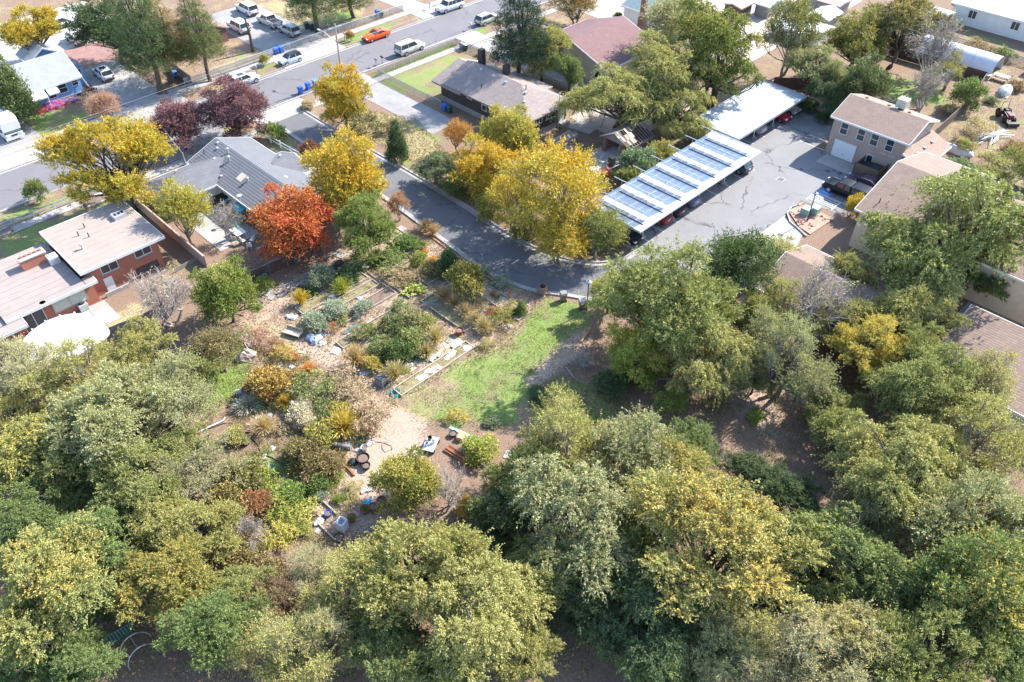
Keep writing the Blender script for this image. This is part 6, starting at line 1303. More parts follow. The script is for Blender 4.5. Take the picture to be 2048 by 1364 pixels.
    ('verge_bush', 'bush', 1060, 455, 36, (.26, .25, .08), GLD, .4, 'olive bush below the wide golden maple by the kerb', 1.1),
    ('verge_bush', 'bush', 905, 375, 26, (.2, .24, .09), YEL, .3, 'green bush at the kerb beside the weeping shrub', .9),
    ('verge_bush', 'bush', 1180, 485, 26, (.22, .25, .08), YEL, .3, 'green bush at the tip of the planted verge', .9),
    ('yard_tree', 'airy', 1905, 130, 34, OLV, STRAW, .3, 'thin olive tree in front of the first hoop tunnel', 1.1),
    ('yard_bush', 'bush', 1985, 200, 14, GRN, OLV, .3, 'low green weeds near the plastic wrapped stack', .6),
    ('yard_bush', 'bush', 1930, 290, 22, OLV, STRAW, .4, 'weeds behind the lean-to of the stucco building', .8),
    ('yard_bush', 'bush', 2035, 170, 18, BRN, OLV, .3, 'brown weeds at the right edge beyond the work table', .7),
    # street and yard trees
    ('red_maple', 'round', 582, 432, 73, RED, (.56, .24, .06), .5, 'blazing red-orange maple behind the grey house', 1.0),
    ('yellow_maple', 'round', 695, 352, 78, (.46, .37, .07), AMB, .52, 'golden maple between the grey house and the lane', 1.05),
    ('green_tree', 'elm', 728, 440, 58, (.207, .248, .069), LIM, .4, 'yellow-green upright tree below the golden maple', 1.3),
    ('yellow_maple', 'round', 970, 330, 64, (.46, .37, .07), AMB, .52, 'bright yellow maple beside the lane in front of the dark brick house', 1.0),
    ('ash_tree', 'round', 1020, 262, 54, (.359, .331, .069), YEL, .5, 'yellow-green tree against the dark brick house', 1.15),
    ('yellow_maple', 'sparse', 1105, 365, 100, (.46, .37, .07), AMB, .52, 'wide thinning golden maple between the lane and the solar carport', 1.0),
    ('yellow_maple', 'sparse', 1125, 462, 58, (.46, .37, .07), AMB, .52, 'small golden tree low by the lane bend', .9),
    ('ash_tree', 'sparse', 1195, 450, 55, (.193, .221, .069), YEL, .4, 'green tree at the corner of the solar carport', 1.0),
    ('small_maple', 'sparse', 915, 258, 27, (.497, .276, .083), ORG, .5, 'small orange tree at the corner of the dark brick house', 1.1),
    ('street_maple', 'round', 683, 185, 49, (.46, .37, .07), AMB, .52, 'golden street tree beside the utility pole', 1.15),
    ('plum_tree', 'round', 353, 240, 51, PLM, (.276, .124, .131), .5, 'left of the two purple plum trees on the street verge', .95),
    ('plum_tree', 'round', 465, 207, 59, PLM, (.276, .124, .131), .5, 'right and larger of the two purple plum trees', .95),
    ('locust_tree', 'elm', 215, 312, 104, (.46, .37, .07), AMB, .52, 'big yellow locust spreading over the street', 1.0),
    ('locust_tree', 'elm', 58, 55, 56, (.46, .37, .07), AMB, .52, 'yellow-topped tree at the top left corner', 1.0),
    ('elm_tree', 'elm', 215, 38, 72, DKG, GRN, .3, 'dark green tree behind the blue cottage', 1.0),
    ('pine_tree', 'pine', 330, 85, 70, (.207, .193, .083), (.414, .207, .069), .5, 'browning pine beside the gravel drive', 1.0),
    ('pine_tree', 'pine', 270, 35, 60, DKG, PIN, .3, 'dark pine behind the browning pine', 1.0),
    ('pine_tree', 'pine', 388, 40, 44, (.152, .172, .069), (.276, .207, .083), .3, 'olive pine beside the brown garage', 1.1),
    ('pine_tree', 'pine', 622, 0, 55, PIN, OLV, .3, 'thin pine at the top edge beside the green bins', 1.1),
    ('pine_tree', 'pine', 702, -12, 45, PIN, OLV, .3, 'second pine at the top edge above the orange car', 1.1),
    ('spruce_tree', 'pine', 1040, 38, 56, (.041, .069, .048), DKG, .3, 'dark spruce at the street by the maroon-roofed house', 1.0),
    ('elm_tree', 'elm', 1085, 95, 52, OLV, YEL, .25, 'olive elm between spruce and dark brick house', 1.1),
    ('elm_tree', 'elm', 1140, 135, 36, GRN, OLV, .4, 'small green tree beside the dark brick house roof', 1.1),
    ('ash_tree', 'sparse', 1155, 18, 48, (.248, .179, .069), ORG, .35, 'brown and orange tree at the top edge behind the maroon roof', 1.0),
    ('elm_tree', 'elm', 1330, 145, 85, OLV, YEL, .3, 'huge elm over the ruined garage, upper crown', 1.0),
    ('elm_tree', 'droop', 1285, 185, 90, OLV, YEL, .25, 'left of the huge elms over the ruined garage', 1.0),
    ('elm_tree', 'droop', 1360, 215, 62, OLV, YEL, .4, 'right lower elm drooping beside the weathered carport', .95),
    ('elm_tree', 'sparse', 1350, 30, 62, PALE, YEL, .3, 'thin elm over the white cottage', 1.1),
    ('elm_tree', 'sparse', 1430, 55, 45, PALE, YEL, .4, 'pale thin tree left of the yellow-green elm', 1.1),
    ('elm_tree', 'elm', 1505, 100, 84, (.179, .207, .055), YEL, .5, 'yellow-green elm above the weathered carport', 1.25),
    ('elm_tree', 'sparse', 1585, 55, 58, (.207, .207, .083), YEL, .35, 'thin elm in front of the tin shed', 1.1),
    ('elm_tree', 'elm', 1715, 75, 62, (.276, .262, .083), YEL, .45, 'yellow-green elm right of the tin shed', 1.0),
    ('elm_tree', 'elm', 1810, 35, 78, (.207, .193, .083), GLD, .4, 'golden-brown elm at the top edge right of centre', 1.0),
    ('elm_tree', 'elm', 1640, 130, 55, GRY, OLV, .3, 'grey-green tree behind the block wall', 1.0),
    ('elm_tree', 'elm', 1728, 160, 54, (.138, .172, .076), OLV, .4, 'bushy green tree behind the stucco building', 1.1),
    ('elm_tree', 'elm', 1665, 190, 42, DKG, GRY, .3, 'dark tree at the block wall corner', .9),
    ('dead_tree', 'bare', 1870, 95, 50, GRY, STRAW, .3, 'leaning bare tree in front of the first hoop tunnel', 1.3),
    ('dead_tree', 'bare', 1860, 165, 38, GRY, STRAW, .1, 'small dead white tree on the green yard', 1.2),
    ('young_tree', 'bush', 1935, 185, 33, GRN, OLV, .4, 'round young green tree by the brown fence', 1.3),
    ('green_tree', 'round', 448, 580, 62, (.193, .235, .055), YEL, .35, 'round yellow-green tree right of the brick house', 1.0),
    ('shrubby_tree', 'sparse', 425, 690, 52, (.221, .179, .083), YEL, .35, 'thin brownish tree on the lawn left of the garden', .9),
    ('bare_tree', 'bare', 325, 590, 62, STRAW, YEL, .3, 'large bare greyish shrub at the corner of the brick house garden', .9),
    ('young_maple', 'sparse', 365, 410, 48, (.414, .359, .069), YEL, .5, 'yellow young maple behind the grey house patio', 1.2),
    ('bare_tree', 'bare', 455, 440, 30, STRAW, PINK, .3, 'pinkish bare small tree on the grey house patio', 1.2),
    ('round_tree', 'round', 812, 955, 63, (.207, .228, .048), YEL, .5, 'round yellow-green tree at the bottom of the garden', 1.0),
    ('bare_tree', 'bare', 893, 975, 42, STRAW, YEL, .2, 'grey bare shrub right of the round garden tree', 1.0),
    ('golden_shrub', 'bush', 935, 1012, 24, GLD, YEL, .5, 'small bright golden bush right of the bare grey shrub', 1.2),
    ('small_maple', 'sparse', 202, 205, 31, PINK, BRN, .4, 'small pinkish tree on the blue cottage lawn', 1.1),
    ('sapling', 'bush', 68, 378, 22, GRN, YEL, .3, 'young sapling on the verge before the white rail fence', 1.6),
    ('juniper_tree', 'juniper', 22, 182, 38, (.124, .166, .069), OLV, .4, 'tall clipped juniper beside the motorhome', .85),
    ('juniper_tree', 'juniper', 792, 285, 22, (.083, .124, .062), DKG, .3, 'small dark conifer standing alone beside the lane', 1.05),
    ('willow_shrub', 'droop', 872, 330, 44, (.179, .207, .103), OLV, .3, 'grey-green weeping shrub by the lane kerb', .75),
    ('small_maple', 'sparse', 797, 405, 22, (.414, .235, .124), PINK, .5, 'thin pinkish sapling at the lane edge by the garden', 1.2),
    ('small_tree', 'bush', 1715, 408, 24, (.46, .37, .07), AMB, .52, 'small orange-yellow tree by the parked black pickup', 1.5),
    ('hedge_tree', 'bush', 1275, 318, 38, (.207, .276, .152), SILV, .4, 'pale leafed bush in front of the ruined garage', 1.2),
    ('hedge_tree', 'bush', 1325, 302, 30, OLV, YEL, .4, 'loose bush between ruined garage and solar carport', 1.2),
    ('hedge_tree', 'bush', 1262, 352, 32, GRN, YEL, .4, 'green bush along the left side of the solar carport', 1.0),
    ('juniper_shrub', 'bush', 548, 262, 26, GRN, LIM, .4, 'clipped green juniper inside the white rail fence', .9),
    ('barberry_shrub', 'bush', 622, 298, 24, (.276, .103, .083), GRN, .35, 'red and green shrub at the lane side of the white fence', 1.2),
    ('willow_shrub', 'loose', 728, 240, 38, (.193, .179, .083), STRAW, .4, 'grey bushy shrub by the lane below the golden street tree', 1.1),
    ('willow_shrub', 'loose', 778, 250, 22, BRN, STRAW, .5, 'brown dry shrub on the dry slope', 1.0),
    ('lilac_bush', 'bush', 1345, 352, 26, GRN, YEL, .3, 'dark bush at the back of the solar carport', 1.0),
    ('sapling', 'bush', 528, 118, 10, OLV, YEL, .5, 'small sapling on the verge beside the small silver car', 1.6),
    ('sapling', 'bush', 700, 70, 9, OLV, ORG, .5, 'tiny brown sapling by the orange car', 1.6),
    ('street_bush', 'bush', 615, 207, 15, STRAW, BRN, .4, 'dry shrub on the small planted corner by the lane mouth', .8),
    ('yard_bush', 'bush', 960, 112, 10, GRN, OLV, .3, 'green shrub at the driveway gate', 1.0),
    ('yard_bush', 'bush', 1235, 32, 10, DKG, GRN, .3, 'round dark bush beside the tall red chimney', 1.2),
    ('rose_bush', 'loose', 180, 178, 12, (.110, .041, .055), PLM, .4, 'dark shrub at the corner of the blue cottage', 1.2),
    ('yard_bush', 'bush', 1965, 355, 26, LIM, GRN, .3, 'bright green shrub behind the lean-to roof', .8),
    ('yard_bush', 'loose', 1960, 250, 36, STRAW, OLV, .4, 'dry tall weeds beside the tractor', .9),
    ('yard_bush', 'loose', 1990, 320, 40, OLV, STRAW, .4, 'grey-green weeds below the white pipes', .8),
    ('yard_bush', 'bush', 2030, 300, 30, BRN, OLV, .4, 'brown brush at the right edge by the tractor', .9),
    ('yard_bush', 'loose', 1900, 215, 20, STRAW, OLV, .4, 'dry brush on the green yard behind the stucco building', .8),
    ('yard_bush', 'loose', 1960, 90, 28, BRN, OLV, .4, 'brown brush along the far chain fence', .8),
    ('yard_bush', 'bush', 2010, 105, 24, GRN, STRAW, .4, 'green weeds between the two hoop tunnels', .7),
    ('ivy_wall_bush', 'bush', 1600, 215, 22, DKG, GRN, .3, 'dark ivy climbing the block wall beside the weathered carport', .9),
    ('ivy_wall_bush', 'bush', 1650, 232, 18, DKG, GRN, .3, 'dark ivy at the block wall corner next to the stucco building', .8),
    ('wood_shrub', 'loose', 1345, 800, 38, LIM, GRN, .4, 'lush green shrub in the shade below the lime green tree', .9),
    ('wood_shrub', 'loose', 1435, 800, 28, (.276, .221, .110), OLV, .4, 'dry brushy shrub on the earth slope', .8),
    ('wood_shrub', 'bush', 1510, 830, 18, LIM, GRN, .3, 'small bright shrub on the earth slope', .7),
    ('wood_shrub', 'loose', 1640, 830, 24, LIM, YEL, .4, 'yellow-green sapling beside the pair of trunks', 1.2),
    ('wood_shrub', 'bush', 985, 1085, 52, GRN, LIM, .4, 'fresh green thicket beside the orange sprig', .8),
    ('wood_shrub', 'bush', 530, 1150, 45, (.221, .152, .083), OLV, .4, 'brownish thicket left of the rusty elm', 1.0),
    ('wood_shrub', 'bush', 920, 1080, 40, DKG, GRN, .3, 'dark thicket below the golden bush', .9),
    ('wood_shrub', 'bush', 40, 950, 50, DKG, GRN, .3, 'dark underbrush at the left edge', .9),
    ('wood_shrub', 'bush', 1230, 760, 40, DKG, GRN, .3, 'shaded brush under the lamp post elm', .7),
    ('brush_pile', 'bare', 1165, 720, 26, STRAW, BRN, .1, 'pile of dry cut branches at the edge of the lawn', .3),
]
for nm, kd, px, py, r_, ba, tp, am, lab, sz in TREES:
    plant(nm, kd, px, py, r_ * ((1.15 if py > 480 else 1.06) if kd in ('elm', 'droop', 'airy') else 1.03), ba, tp, am * (.72 if kd in ('elm', 'droop', 'airy') and 'golden' not in lab else .85), lab, 'tree' if nm.endswith(('tree', 'yard_tree', 'maple', 'sapling')) else ('branch pile' if nm == 'brush_pile' else 'shrub'), sz, group='trees and shrubs of the block')

# ---------------------------------------------------------------- the community garden: timber-edged beds
def bed(label, u0, u1, v0, v1, mat='timber', soil='soil', hb=.24, split=2):
    t = thing('garden_bed', label, 'garden bed', ((u0 + u1) / 2, (v0 + v1) / 2, 0), group='timber-edged garden beds')
    n_ = max(1, round(max(u1 - u0, v1 - v0) / 2.6)); bw = .09
    for i in range(n_):
        j = lambda: RNG.uniform(-.03, .03)
        if u1 - u0 > v1 - v0:
            a, b_ = u0 + (u1 - u0) * i / n_, u0 + (u1 - u0) * (i + 1) / n_ - .03
            for v in (v0, v1 - bw): MB().cbox(((a + b_) / 2, v + bw / 2 + j(), hb / 2), (b_ - a, bw, hb + j()), RNG.uniform(-.012, .012)).build('board', M[mat], t)
        else:
            a, b_ = v0 + (v1 - v0) * i / n_, v0 + (v1 - v0) * (i + 1) / n_ - .03
            for u in (u0, u1 - bw): MB().cbox((u + bw / 2 + j(), (a + b_) / 2, hb / 2), (bw, b_ - a, hb + j()), RNG.uniform(-.012, .012)).build('board', M[mat], t)
    if u1 - u0 > v1 - v0:
        for u in (u0 - bw - .01, u1 + .01): B(u, v0, 0, u + bw, v1, hb).build('end_board', M[mat], t)
    else:
        for v in (v0 - bw - .01, v1 + .01): B(u0, v, 0, u1, v + bw, hb).build('end_board', M[mat], t)
    if soil: B(u0 + bw + .04, v0 + bw + .04, -.02, u1 - bw - .04, v1 - bw - .04, hb * .6).build('soil_fill', M[soil], t)
    return t
SG = plain('weedy_soil', (.20, .17, .085), .95, .45, 2.2, fine=9, bmp=.5); M['weedy'] = SG
M['mulch'] = plain('straw_mulch', (.36, .27, .19), .95, .35, 2.0, fine=11, bmp=.5)
bed('long bed nearest the board fence with squash and grass clumps', 28.6, 36.9, 58.8, 60.3, soil='weedy'); bed('long bed with the upturned grey box and white sacks', 29.6, 37.0, 57.1, 58.3, soil='weedy')
bed('long bed holding the grey lavender mounds', 28.7, 37.4, 54.7, 56.2); bed('narrow bed with the glass sheet along the berry thicket', 28.5, 36.6, 51.7, 53.0, soil='weedy')
bed('wide weedy bed with the twig pile beside the berry thicket', 38.4, 40.2, 45.2, 51.8, soil='weedy'); bed('bed of tall straw-coloured grass', 41.2, 42.6, 43.6, 52.2, soil='mulch'); bed('bed of dry grasses nearest the lane side', 43.4, 45.2, 42.6, 50.4, soil='mulch')
bed('long front bed along the lawn with pale stony soil', 28.5, 37.5, 42.75, 44.05, 'timber_pale', 'weedy'); bed('bed of marigolds in the upper middle of the garden', 37.9, 40.3, 53.2, 58.2, soil='weedy'); bed('bed of brown seed heads below the peony bush', 40.6, 43.2, 53.6, 58.0, soil='weedy')
bed('short bed beside the orange marigolds near the lane', 42.6, 45.0, 59.2, 66.0, soil='mulch')
pw = thing('plank_walk', 'plank walkway of pale boards along the front bed', 'walkway', (32.5, 45.2, 0))
for i in range(7): B(27.8 + i * 1.4, 44.62, .02, 27.8 + i * 1.4 + 1.36, 45.05, .07).build('plank', M['timber_pale'], pw); B(27.8 + i * 1.4, 45.12, .02, 27.8 + i * 1.4 + 1.3, 45.6, .06).build('plank', M[RNG.choice(['timber_pale', 'concrete', 'timber'])], pw)
def edging(label, pts, hb=.22, mat='timber'):
    pts = [P(*p) for p in pts]; t = thing('timber_edging', label, 'edging', (*pts[0], 0))
    for a, b_ in zip(pts[:-1], pts[1:]):
        a, b_ = Vector((*a, 0)), Vector((*b_, 0)); k = max(1, round((b_ - a).length / 2.4))
        for i in range(k):
            c, e = a.lerp(b_, i / k), a.lerp(b_, (i + .97) / k); m_ = (c + e) / 2
            MB().cbox((m_.x, m_.y, hb / 2), ((e - c).length, .12, hb), math.atan2(e.y - c.y, e.x - c.x) + RNG.uniform(-.02, .02)).build('beam', M[mat], t)
    return t
edging('long timber edging beside the lower garden path', [(600, 962), (676, 1031)]); edging('timber edging by the black tubs', [(684, 926), (710, 953)], .2, 'rust'); edging('timber edging at the lower end of the green thicket', [(637, 1048), (670, 1082)]); edging('timber edging in the pale path between the upper beds', [(735, 545), (790, 587)], .15); edging('timber edging by the lane above the grasses', [(900, 560), (1010, 640)], .15); edging('timber edging by the marigolds near the lane', [(800, 500), (880, 560)], .15); edging('rusty red edging along the lane kerb', [(862, 475), (960, 548), (1000, 570)], .12, 'rust'); edging('timber edging under the squash', [(560, 575), (668, 535)], .15)

SAGE, CAT = (.276, .331, .207), (.235, .276, .179)
GP = [  # name, kind, px, py, r, base, tip, amount, label, height factor
    ('grey_shrub', 'bush', 641, 548, 23, (.235, .276, .166), SILV, .4, 'silvery shrub beside the board fence', 1.3), ('ornamental_grass', 'grass', 684, 575, 17, (.386, .373, .055), LIM, .4, 'lime grass clump in the long upper bed', 1.2),
    ('ornamental_grass', 'grass', 601, 598, 15, (.552, .373, .041), YEL, .4, 'golden grass clump left of the lavender mounds', 1.2), ('vegetable_patch', 'broad', 615, 586, 18, DKG, GRN, .4, 'dark green leafy patch behind the golden grass clump', .8),
    ('squash_patch', 'broad', 688, 553, 24, GRN, SILV, .35, 'squash leaves in the long bed nearest the fence', .7), ('squash_patch', 'broad', 706, 537, 22, GRN, SILV, .4, 'squash leaves at the upper end of the fence side bed', .8),
    ('lavender_mound', 'bush', 668, 616, 25, SAGE, SILV, .5, 'upper of the two joined grey lavender mounds', .8), ('lavender_mound', 'bush', 628, 640, 25, SAGE, SILV, .5, 'lower of the two joined grey lavender mounds', .8), ('lavender_mound', 'bush', 727, 612, 18, SAGE, SILV, .6, 'pale grey lavender mound at the right end of its bed', .8),
    ('strawberry_patch', 'loose', 655, 652, 20, GRN, RED, .5, 'reddening strawberry patch in front of the lavender', .6), ('strawberry_patch', 'loose', 684, 638, 16, GRN, OLV, .5, 'green patch right of the strawberries', .6), ('shrub', 'bush', 526, 566, 17, (.248, .276, .069), LIM, .4, 'yellow-green bush at the left end of the board fence', 1.0),
    ('peony_bush', 'bush', 814, 482, 25, (.124, .207, .048), GRN, .4, 'lush dark green peony bush near the lane', .7), ('marigold_clump', 'loose', 840, 487, 11, GRN, (.620, .304, .014), .8, 'bright orange marigolds beside the peony bush', .8), ('marigold_clump', 'loose', 862, 520, 11, GRN, (.620, .304, .014), .8, 'second clump of orange marigolds', .8), ('marigold_clump', 'loose', 847, 500, 9, GRN, (.620, .276, .028), .7, 'small orange marigolds between the two clumps', .7),
    ('mixed_greens', 'loose', 782, 515, 36, (.166, .221, .069), LIM, .35, 'sprawling green vegetables above the brown seed heads', .6), ('mixed_greens', 'broad', 748, 518, 20, GRN, LIM, .4, 'large leafed greens left of the sprawling vegetables', .9), ('shrub', 'bush', 836, 518, 16, OLV, LIM, .4, 'upright olive bush by the marigolds', 1.4), ('shrub', 'bush', 868, 536, 20, (.221, .193, .083), OLV, .4, 'olive-brown bush beside the dark upright bush', 1.0), ('shrub', 'juniper', 897, 522, 20, (.110, .166, .069), GRN, .3, 'dark upright bush by the lane kerb', .62),
    ('seed_heads', 'loose', 794, 550, 27, BRN, STRAW, .5, 'brown seed heads in the middle of the garden', .8), ('seed_heads', 'loose', 828, 550, 23, STRAW, BRN, .4, 'straw-coloured seed heads right of the brown ones', .7), ('low_greens', 'broad', 826, 576, 20, LIM, YEL, .4, 'low yellow-green marigold leaves at the path crossing', .6),
    ('rose_bush', 'bush', 934, 554, 37, (.207, .207, .055), YEL, .55, 'large yellowing rose bush by the lane', 1.2), ('silver_mound', 'loose', 964, 537, 16, SAGE, SILV, .5, 'grey mound right of the rose bush near the kerb', .6), ('silver_mound', 'loose', 1003, 562, 22, SAGE, SILV, .5, 'grey mound along the kerb further right', .5), ('sedum', 'broad', 988, 592, 13, (.276, .276, .138), RED, .4, 'red-edged sedum in the kerb side bed', .6), ('shrub', 'juniper', 1043, 614, 10, GRN, LIM, .4, 'small green conifer at the lawn corner of the garden', .8), ('shrub', 'bush', 1030, 624, 9, DKG, GRN, .4, 'small dark bush beside the small conifer', 1.),
    ('straw_grass', 'grass', 888, 590, 15, (.442, .276, .124), STRAW, .4, 'first tuft in the row of straw grass at its upper end', 1.1), ('straw_grass', 'grass', 909, 603, 16, (.469, .290, .124), STRAW, .4, 'second tuft in the row of straw grass', 1.1), ('straw_grass', 'grass', 932, 622, 17, STRAW, BRN, .3, 'third tuft in the row of straw grass', 1.), ('straw_grass', 'grass', 951, 638, 16, STRAW, BRN, .3, 'fourth tuft in the row of straw grass', 1.), ('straw_grass', 'grass', 968, 652, 17, STRAW, OLV, .3, 'last tuft of straw grass next to the lawn', 1.),
    ('straw_grass', 'loose', 947, 600, 17, STRAW, OLV, .4, 'dry weeds right of the straw grass row', .8), ('straw_grass', 'loose', 965, 611, 18, STRAW, BRN, .4, 'dry weeds in the middle of the lane side bed', .8), ('autumn_shrub', 'loose', 1003, 632, 25, (.359, .276, .097), LIM, .4, 'yellow-green weedy shrub near the lawn', .9), ('autumn_shrub', 'loose', 988, 622, 14, (.359, .138, .097), ORG, .4, 'reddish weedy shrub beside the yellow-green one', .9), ('straw_grass', 'loose', 1020, 612, 17, STRAW, OLV, .5, 'straw coloured weeds by the garden gnome', .7), ('straw_grass', 'loose', 976, 655, 17, (.497, .331, .138), STRAW, .5, 'orange-tan weeds at the lawn edge', .9), ('straw_grass', 'loose', 974, 683, 15, OLV, STRAW, .5, 'olive tuft at the end of the front bed', .7),
    ('dry_shrub', 'grass', 852, 452, 16, (.497, .304, .179), STRAW, .4, 'left half of the pinkish dry bush at the lane kerb', .9), ('dry_shrub', 'grass', 866, 460, 15, (.497, .304, .179), STRAW, .4, 'right half of the pinkish dry bush at the lane kerb', .9),
    ('berry_cane', 'loose', 729, 663, 23, (.166, .200, .069), YEL, .3, 'berry bush at the left end of the thicket', .9), ('berry_cane', 'bush', 762, 690, 28, (.2, .25, .1), ORG, .2, 'dark berry bush in the lower left of the thicket', .9), ('berry_cane', 'bush', 796, 697, 28, (.117, .166, .055), OLV, .3, 'dark berry bush in the lower middle of the thicket', .9), ('berry_cane', 'bush', 822, 678, 28, (.19, .24, .09), OLV, .4, 'dark berry bush at the lower right of the thicket', .9), ('berry_cane', 'bush', 790, 650, 28, (.166, .193, .076), BRN, .3, 'berry bush in the centre of the thicket', .9), ('berry_cane', 'bush', 822, 632, 26, (.27, .28, .12), STRAW, .35, 'berry bush at the top of the thicket', .9), ('berry_cane', 'bush', 850, 645, 21, OLG, YEL, .3, 'berry bush at the right side of the thicket', .8), ('berry_cane', 'loose', 765, 655, 21, (.3, .28, .14), STRAW, .4, 'pinkish-green berry bush left of the thicket centre', .8), ('berry_cane', 'loose', 803, 612, 19, (.19, .24, .09), OLV, .3, 'berry bush at the path crossing', .8),
    ('dry_shrub', 'grass', 870, 672, 20, (.414, .359, .110), STRAW, .5, 'yellow-straw clump right of the thicket', 1.1), ('straw_grass', 'grass', 711, 714, 22, (.524, .345, .166), STRAW, .4, 'tall tan grass at the left side of the thicket', 1.3), ('autumn_shrub', 'bush', 741, 724, 19, (.331, .276, .069), YEL, .5, 'yellow shrub in front of the thicket', 1.), ('straw_grass', 'grass', 788, 744, 22, (.414, .345, .138), STRAW, .5, 'straw grass beside the compost bin', 1.), ('shrub', 'broad', 841, 712, 14, GRN, LIM, .3, 'glossy green plant by the plank walk', 1.2), ('straw_grass', 'grass', 853, 700, 18, (.414, .331, .124), STRAW, .5, 'straw clump by the plank walk', .9), ('shrub', 'bush', 810, 737, 9, LIM, OLV, .4, 'tiny green plant by the plank walk', .8),
    ('pink_weeds', 'loose', 520, 672, 30, (.414, .262, .193), PINK, .4, 'low pinkish dry weeds left of the lavender', .45), ('pink_weeds', 'loose', 548, 690, 22, (.386, .235, .138), BRN, .4, 'low brown weeds above the autumn viburnum', .45), ('autumn_shrub', 'loose', 567, 704, 22, (.497, .359, .110), YEL, .4, 'straw-yellow shrub on the path side', .8), ('autumn_shrub', 'loose', 584, 712, 12, (.469, .179, .097), ORG, .4, 'small rusty shrub beside the straw-yellow one', .8), ('viburnum', 'bush', 536, 762, 39, (.359, .207, .069), YEL, .4, 'big autumn-coloured viburnum on the left lawn edge', .95),
    ('pale_lavender', 'grass', 494, 806, 24, (.497, .469, .386), SILV, .4, 'pale dry lavender below the white chair', .6), ('iris_clump', 'grass', 531, 805, 17, (.193, .276, .124), SAGE, .4, 'grey-green iris leaves right of the pale lavender', .7), ('iris_clump', 'grass', 556, 792, 15, (.193, .276, .124), SAGE, .4, 'green iris leaves below the viburnum', .7), ('ornamental_grass', 'grass', 568, 802, 15, (.580, .359, .055), YEL, .4, 'golden grass clump under the viburnum', 1.), ('shrub', 'bush', 577, 818, 10, LIM, YEL, .5, 'small lime bush by the cream hydrangea', .9),
    ('asparagus', 'loose', 629, 775, 45, (.193, .235, .083), OLV, .4, 'large feathery green asparagus patch', .9), ('ornamental_grass', 'grass', 618, 740, 16, (.607, .304, .083), ORG, .4, 'orange grass tuft at the top of the asparagus', 1.), ('pink_grass', 'loose', 690, 762, 36, (.42, .33, .2), (.5, .36, .25), .4, 'pinkish plume grass right of the asparagus', .75), ('pink_grass', 'loose', 715, 790, 34, (.42, .33, .2), (.5, .36, .25), .4, 'pinkish plume grass in the middle', .75), ('pink_grass', 'loose', 745, 822, 42, (.42, .33, .2), (.5, .36, .25), .5, 'largest pinkish plume grass by the chip path', .75), ('golden_grass', 'grass', 686, 848, 30, (.580, .386, .069), YEL, .5, 'golden fountain grass by the plant pots', 1.), ('autumn_shrub', 'bush', 674, 820, 23, (.276, .262, .069), YEL, .4, 'yellow-green bush between plume grasses', .9), ('shrub', 'bush', 655, 838, 24, GRN, DKG, .4, 'dark green bush left of the golden fountain grass', .8), ('brown_grass', 'loose', 718, 845, 26, (.386, .248, .138), OLV, .4, 'brownish grass below the largest plume grass', .8),
    ('hydrangea', 'bush', 598, 822, 26, (.580, .455, .331), (.620, .580, .442), .5, 'cream dried hydrangea heads, upper bush', .9), ('hydrangea', 'bush', 614, 842, 21, (.607, .483, .345), (.620, .552, .386), .5, 'cream dried hydrangea heads, lower bush', .9), ('straw_grass', 'grass', 526, 850, 22, (.580, .400, .179), STRAW, .5, 'tan grass clump beside the black hose', .8), ('straw_grass', 'loose', 560, 855, 18, (.414, .331, .193), STRAW, .5, 'grey-tan weeds between tan grass and hydrangea', .7),
    ('fruit_bush', 'bush', 637, 872, 33, (.193, .207, .062), YEL, .4, 'yellow-green bush on top of the lower thicket', 1.), ('fruit_bush', 'bush', 607, 900, 36, (.221, .179, .076), OLV, .4, 'brownish-green bush in the lower thicket', .85), ('fruit_bush', 'bush', 647, 930, 36, (.248, .193, .083), BRN, .4, 'brown bush in the middle of the lower thicket', .85), ('fruit_bush', 'bush', 634, 962, 28, (.166, .207, .055), GRN, .4, 'green bush at the lower end of the thicket', .8), ('shrub', 'bush', 668, 950, 16, LIM, GRN, .3, 'lime bush at the right of the lower thicket', .9), ('shrub', 'bush', 578, 915, 16, GRN, DKG, .3, 'small dark green bush at the left of the lower thicket', .8),
    ('wild_thicket', 'bush', 485, 945, 45, (.207, .193, .083), OLV, .4, 'olive thicket left of the white bucket', .9), ('wild_thicket', 'loose', 527, 960, 36, (.304, .304, .069), LIM, .5, 'yellow-green thicket below the white bucket', .8), ('wild_thicket', 'bush', 577, 985, 30, (.166, .235, .069), LIM, .4, 'green leafy thicket beside the timber edging', .8), ('wild_thicket', 'loose', 549, 1010, 40, (.235, .304, .062), YEL, .4, 'bright green sprawling thicket', .6), ('wild_thicket', 'bush', 505, 1012, 36, (.276, .166, .083), RED, .3, 'reddish-brown thicket left of the sprawling green', .9), ('wild_thicket', 'loose', 597, 1035, 40, (.304, .331, .069), YEL, .4, 'yellow-green sprawling thicket by the white junk', .5), ('wild_thicket', 'loose', 556, 1068, 36, (.331, .345, .055), YEL, .5, 'yellowish sprawling thicket at the lower edge', .6), ('bare_shrub', 'bare', 498, 1065, 42, STRAW, BRN, .3, 'bare brown shrub left of the yellowish thicket', .8), ('wild_thicket', 'bush', 455, 1000, 42, (.221, .193, .083), GLD, .3, 'brown-green thicket at the edge of the left woods', 1.), ('wild_thicket', 'bush', 470, 1110, 40, (.276, .221, .097), OLV, .3, 'pinkish-brown thicket left of the bare shrub', 1.),
